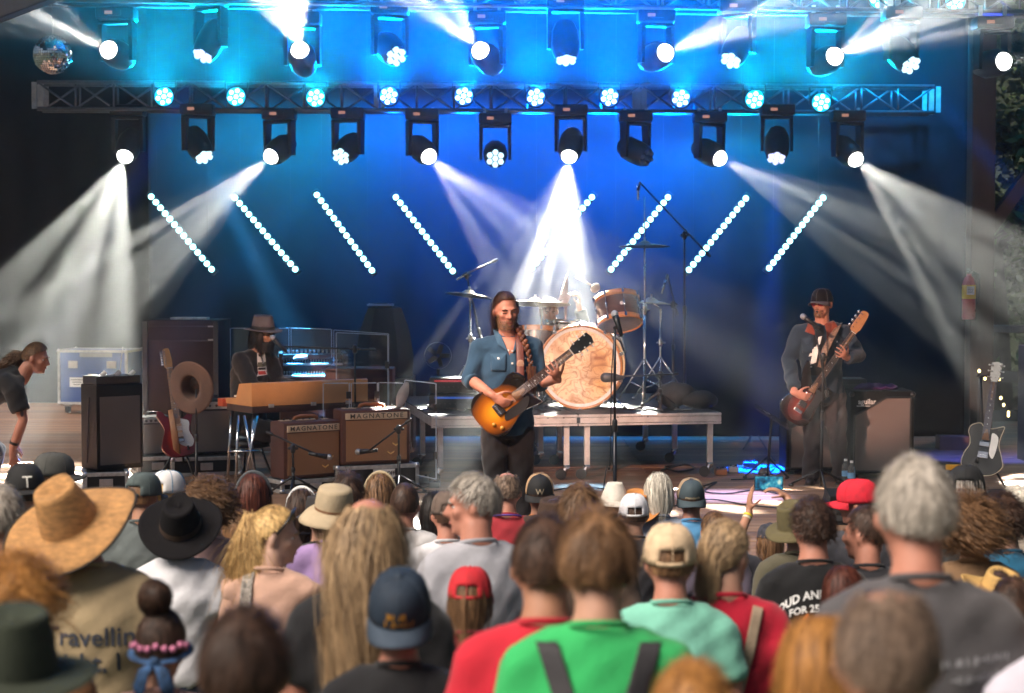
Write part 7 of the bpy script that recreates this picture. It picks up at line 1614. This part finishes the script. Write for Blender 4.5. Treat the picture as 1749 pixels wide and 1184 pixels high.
crowd('man in a tan and slate mesh cap and blue shirt', 1182, 820, 318, ((.10, .30, .55), 'sky'), (h_dark, short(500, .02)), tone='ruddy', hat=lambda t, hc, F: cap_hat(t, hc, F, M('tan mesh', (.36, .25, .16), .85), back=True, snap=False, front_mat=M('slate panel', (.05, .075, .09), .8), visor_mat=M('slate visor', (.045, .07, .085), .8), text=('mammoth', .022, M('cream thread', (.55, .45, .3), .6), .04), name='baseball_cap', tilt=-.25, brim_curve=.03))
crowd('small brown haired person below the slate cap', 1222, 876, 370, ((.12, .10, .14), 'plum'), (h_mid, short(1100, .06)), build=.9)
# hands raising a phone
def phone_pose(P):
    return dict(elbR=V(.31, .24, 1.66), elbL=V(-.22, .22, 1.55), wriR=V(.165, .42, 1.875), wriL=V(-.095, .40, 1.775), shoR=V(.19, .03, 1.47), shoL=V(-.19, .03, 1.47))
ph_hands = dict(R=dict(v=(V(-.75, .0, .55), V(.5, -.25, .75), V(-.5, -.35, -.6)), k=dict(curl=(.42, .45, .5, .5), thumb=.4)), L=dict(v=(V(.0, .05, 1), V(-.9, -.35, .1), V(.6, -.3, .3)), k=dict(curl=(.12, .15, .2, .3), thumb=.2)))
def wrist_bands(t, P, so, sm):
    w_ = P['wriL']; d = (P['elbL'] - w_).normalized()
    for i, c in enumerate(((.75, .6, .02), (.7, .66, .5))): MB().cyl(w_ + d * (.03 + i * .022), w_ + d * (.046 + i * .022), .034, n=14, caps=False).build('wristband', M('wristband %d' % i, c, .5), t, True)
ph = crowd('person in a dark patterned bandana raising a phone with both hands', 1318, 898, 365, ((.04, .04, .05), 'soot'), (h_mid, longh(700, .2)), pose=phone_pose, hands=ph_hands, tone='tan', extra=wrist_bands, voxel=.0085, sleeve=.3, hat=lambda t, hc, F: brim_hat(t, hc, F, M('dark bandana', (.03, .03, .04), .9, var=.8, scale=30), None, (.087, .108, .075), .004, 0, 0, 0, (0, 0), .7, 'bandana', z0=.045, dome=True))
Yp = FOC / (365 * .86) + .40; pc = at(1313, 825, Yp); t = thing('mobile_phone', 'phone held up level, its screen showing the lit stage', 'phone', pc)
MB().box((0, 0, 0), (.165, .009, .082), bev=.004).build('case', m_plastic, t, 'auto')
m_scr = bpy.data.materials.new('phone screen'); m_scr.use_nodes = True; nt_ = m_scr.node_tree; b_ = nt_.nodes['Principled BSDF']; tc2 = nt_.nodes.new('ShaderNodeTexCoord'); vo2 = nt_.nodes.new('ShaderNodeTexNoise'); vo2.inputs['Scale'].default_value = 26; vo2.inputs['Detail'].default_value = 3; rp2 = nt_.nodes.new('ShaderNodeValToRGB')
e_ = rp2.color_ramp.elements; e_[0].position = .36; e_[0].color = (.005, .02, .05, 1); e_[1].position = .72; e_[1].color = (.65, .85, .7, 1); x_ = e_.new(.48); x_.color = (.01, .16, .30, 1); x_ = e_.new(.58); x_.color = (.05, .42, .55, 1)
nt_.links.new(tc2.outputs['Object'], vo2.inputs[0]); nt_.links.new(vo2.outputs[0], rp2.inputs[0]); nt_.links.new(rp2.outputs[0], b_.inputs['Emission Color']); b_.inputs['Emission Strength'].default_value = .8; b_.inputs['Base Color'].default_value = (.01, .01, .01, 1); m_scr.cycles.emission_sampling = 'NONE'
MB().box((0, -.0052, 0), (.154, .002, .073)).build('screen', m_scr, t)
crowd('person in a floppy olive canvas hat under the phone', 1362, 868, 400, ((.10, .09, .06), 'khaki green'), (h_mid, short(600, .05)), hat=lambda t, hc, F: brim_hat(t, hc, F, M('olive canvas', (.115, .095, .042), .9, bump=.3), None, (.098, .118, .125), .075, .035, .03, .04, (.25, -.3), .7, 'sun_hat', wave=.012))
crowd('person in a scarlet cap facing sideways near the stage', 1470, 824, 385, ((.05, .05, .06), 'coal'), (h_dark, short(500, .02)), yaw=1.2, face=True, tone='ruddy', hat=CAP((.62, .015, .035), 'scarlet', k=1.06, snap=False), voxel=.013)
crowd('person in a black cap with a grey ponytail', 1656, 800, 405, ((.04, .04, .04), 'tar'), (h_grey, longh(900, .25)), hat=CAP((.012, .012, .013), 'black', k=1.05), yaw=-.3)
crowd('woman with a mass of brown curls beside the tall grey man', 1664, 858, 490, ((.22, .13, .07), 'cinnamon'), (h_mid, curly(2600, .26)), build=.9)
crowd('person in a peacock blue t-shirt with a dark top knot', 1722, 850, 455, ((.02, .12, .22), 'peacock'), (h_dark, curly(1400, .12)), build=1.1)
crowd('white haired person at the edge near the stage monitor', 1742, 832, 400, ((.5, .42, .35), 'oat'), (h_white, short(1500, .08)))
tan_cow = lambda t, hc, F: brim_hat(t, hc, F, M('yellow straw', (.58, .36, .12), .8, bump=.5, bscale=150), M('straw band', (.35, .2, .08), .7), (.098, .118, .10), .095, .0, .055, .03, (.3, .1), .78, 'straw_hat')
crowd('person in a yellow straw cowboy hat at the edge', 1712, 980, 520, ((.10, .08, .07), 'bark'), (h_dark, short(600, .05)), hat=tan_cow)
crowd('dark haired person at the edge below the yellow hat', 1738, 992, 610, ((.04, .035, .04), 'pitch'), (h_dark, short(1800, .07)))
# -- far left cluster
crowd('person in a grey cap at the stage edge behind the straw hat', 86, 778, 345, ((.05, .05, .05), 'graphite'), (h_dark, short(500, .02)), hat=CAP((.065, .065, .06), 'grey', k=1.06), yaw=-1.2)
crowd('person in a black cap with white block emblem', 36, 798, 430, ((.03, .03, .03), 'jet'), (h_dark, short(500, .02)), hat=lambda t, hc, F: cap_hat(t, hc, F, M('black twill', (.012, .012, .013), .85), back=True, snap=False, k=1.05, text=('T', .075, M('white thread', (.75, .72, .66), .6), .055), name='baseball_cap'), yaw=.35)
crowd('grey haired person cut by the picture edge beside the straw hat', -8, 832, 560, ((.2, .2, .22), 'steel'), (h_silver, short(1500, .05)))
crowd('person in a teal grey cap raising a yellow wristband', 241, 812, 375, ((.12, .14, .14), 'sage'), (h_mid, short(500, .02)), tone='tan', hat=CAP((.075, .10, .10), 'teal grey', k=1.05), yaw=-.4)
crowd('person in a white cap with a blue front', 283, 808, 365, ((.6, .6, .62), 'salt'), (h_blond, short(500, .03)), hat=lambda t, hc, F: cap_hat(t, hc, F, M('white twill', (.78, .77, .77), .8), k=1.04, front_mat=M('blue panel', (.04, .18, .35), .8), visor_mat=M('blue visor', (.04, .18, .35), .8), name='baseball_cap'), yaw=-.5)
crowd('woman with a big head of frizzy brown curls', 358, 826, 440, ((.62, .42, .40), 'blush print'), (h_lbrown, curly(3000, .17, 1.2)), build=.95, sleeve=.1, tone='pale')
hband = lambda col, nm: (lambda t, hc, F: setattr(MB().tube([hc + F @ V(.092 * math.sin(a), -.012, .006 + .132 * math.cos(a)) for a in np.linspace(-1.5, 1.5, 16)], [(.004, .011)] * 16, 8, xh=F @ V(0, 1, 0), fixed=True).build('hairband', M(nm, col, .6), t, True), 'hide_select', False))
crowd('person with deep red brown hair and a thin dark hairband', 430, 812, 385, ((.06, .02, .03), 'wine'), (h_red, longh(1500, .22)), hat=hband((.06, .07, .08), 'slate hairband'), build=.9)
crowd('dark haired woman with a white hairband', 514, 838, 372, ((.04, .04, .06), 'navy'), (h_dark, longh(1500, .25)), hat=hband((.8, .8, .8), 'white hairband'), build=.9, yaw=-.2)
crowd('person with tousled dark hair in front of the smaller amplifier', 592, 808, 372, ((.10, .05, .04), 'mahogany'), (h_dark, short(1800, .09)), build=.95)
crowd('person with striped brown hair held by a thin band', 648, 812, 352, ((.08, .06, .06), 'cocoa'), (h_mid, longh(1400, .25)), hat=hband((.5, .4, .25), 'gold hairband'), build=.9)
crowd('person in a dark round hat below the beige sun hat', 548, 850, 395, ((.03, .03, .03), 'onyx'), (h_dark, short(400)), hat=lambda t, hc, F: brim_hat(t, hc, F, M('charcoal felt', (.03, .026, .026), .9), None, (.095, .115, .095), .05, .02, .0, .02, (0, 0), .85, 'felt_hat', dome=True))
crowd('person in a red top between the frizzy curls and blond ponytail', 402, 872, 400, ((.55, .02, .03), 'poppy'), (h_mid, short(900, .05)), build=.95)
crowd('person with wavy ginger hair under the straw brim', 22, 968, 800, ((.30, .14, .06), 'ginger'), (h_gold, curly(1400, .2)), build=.9)
haze_box()
bpy.data.scenes.remove(TMP)
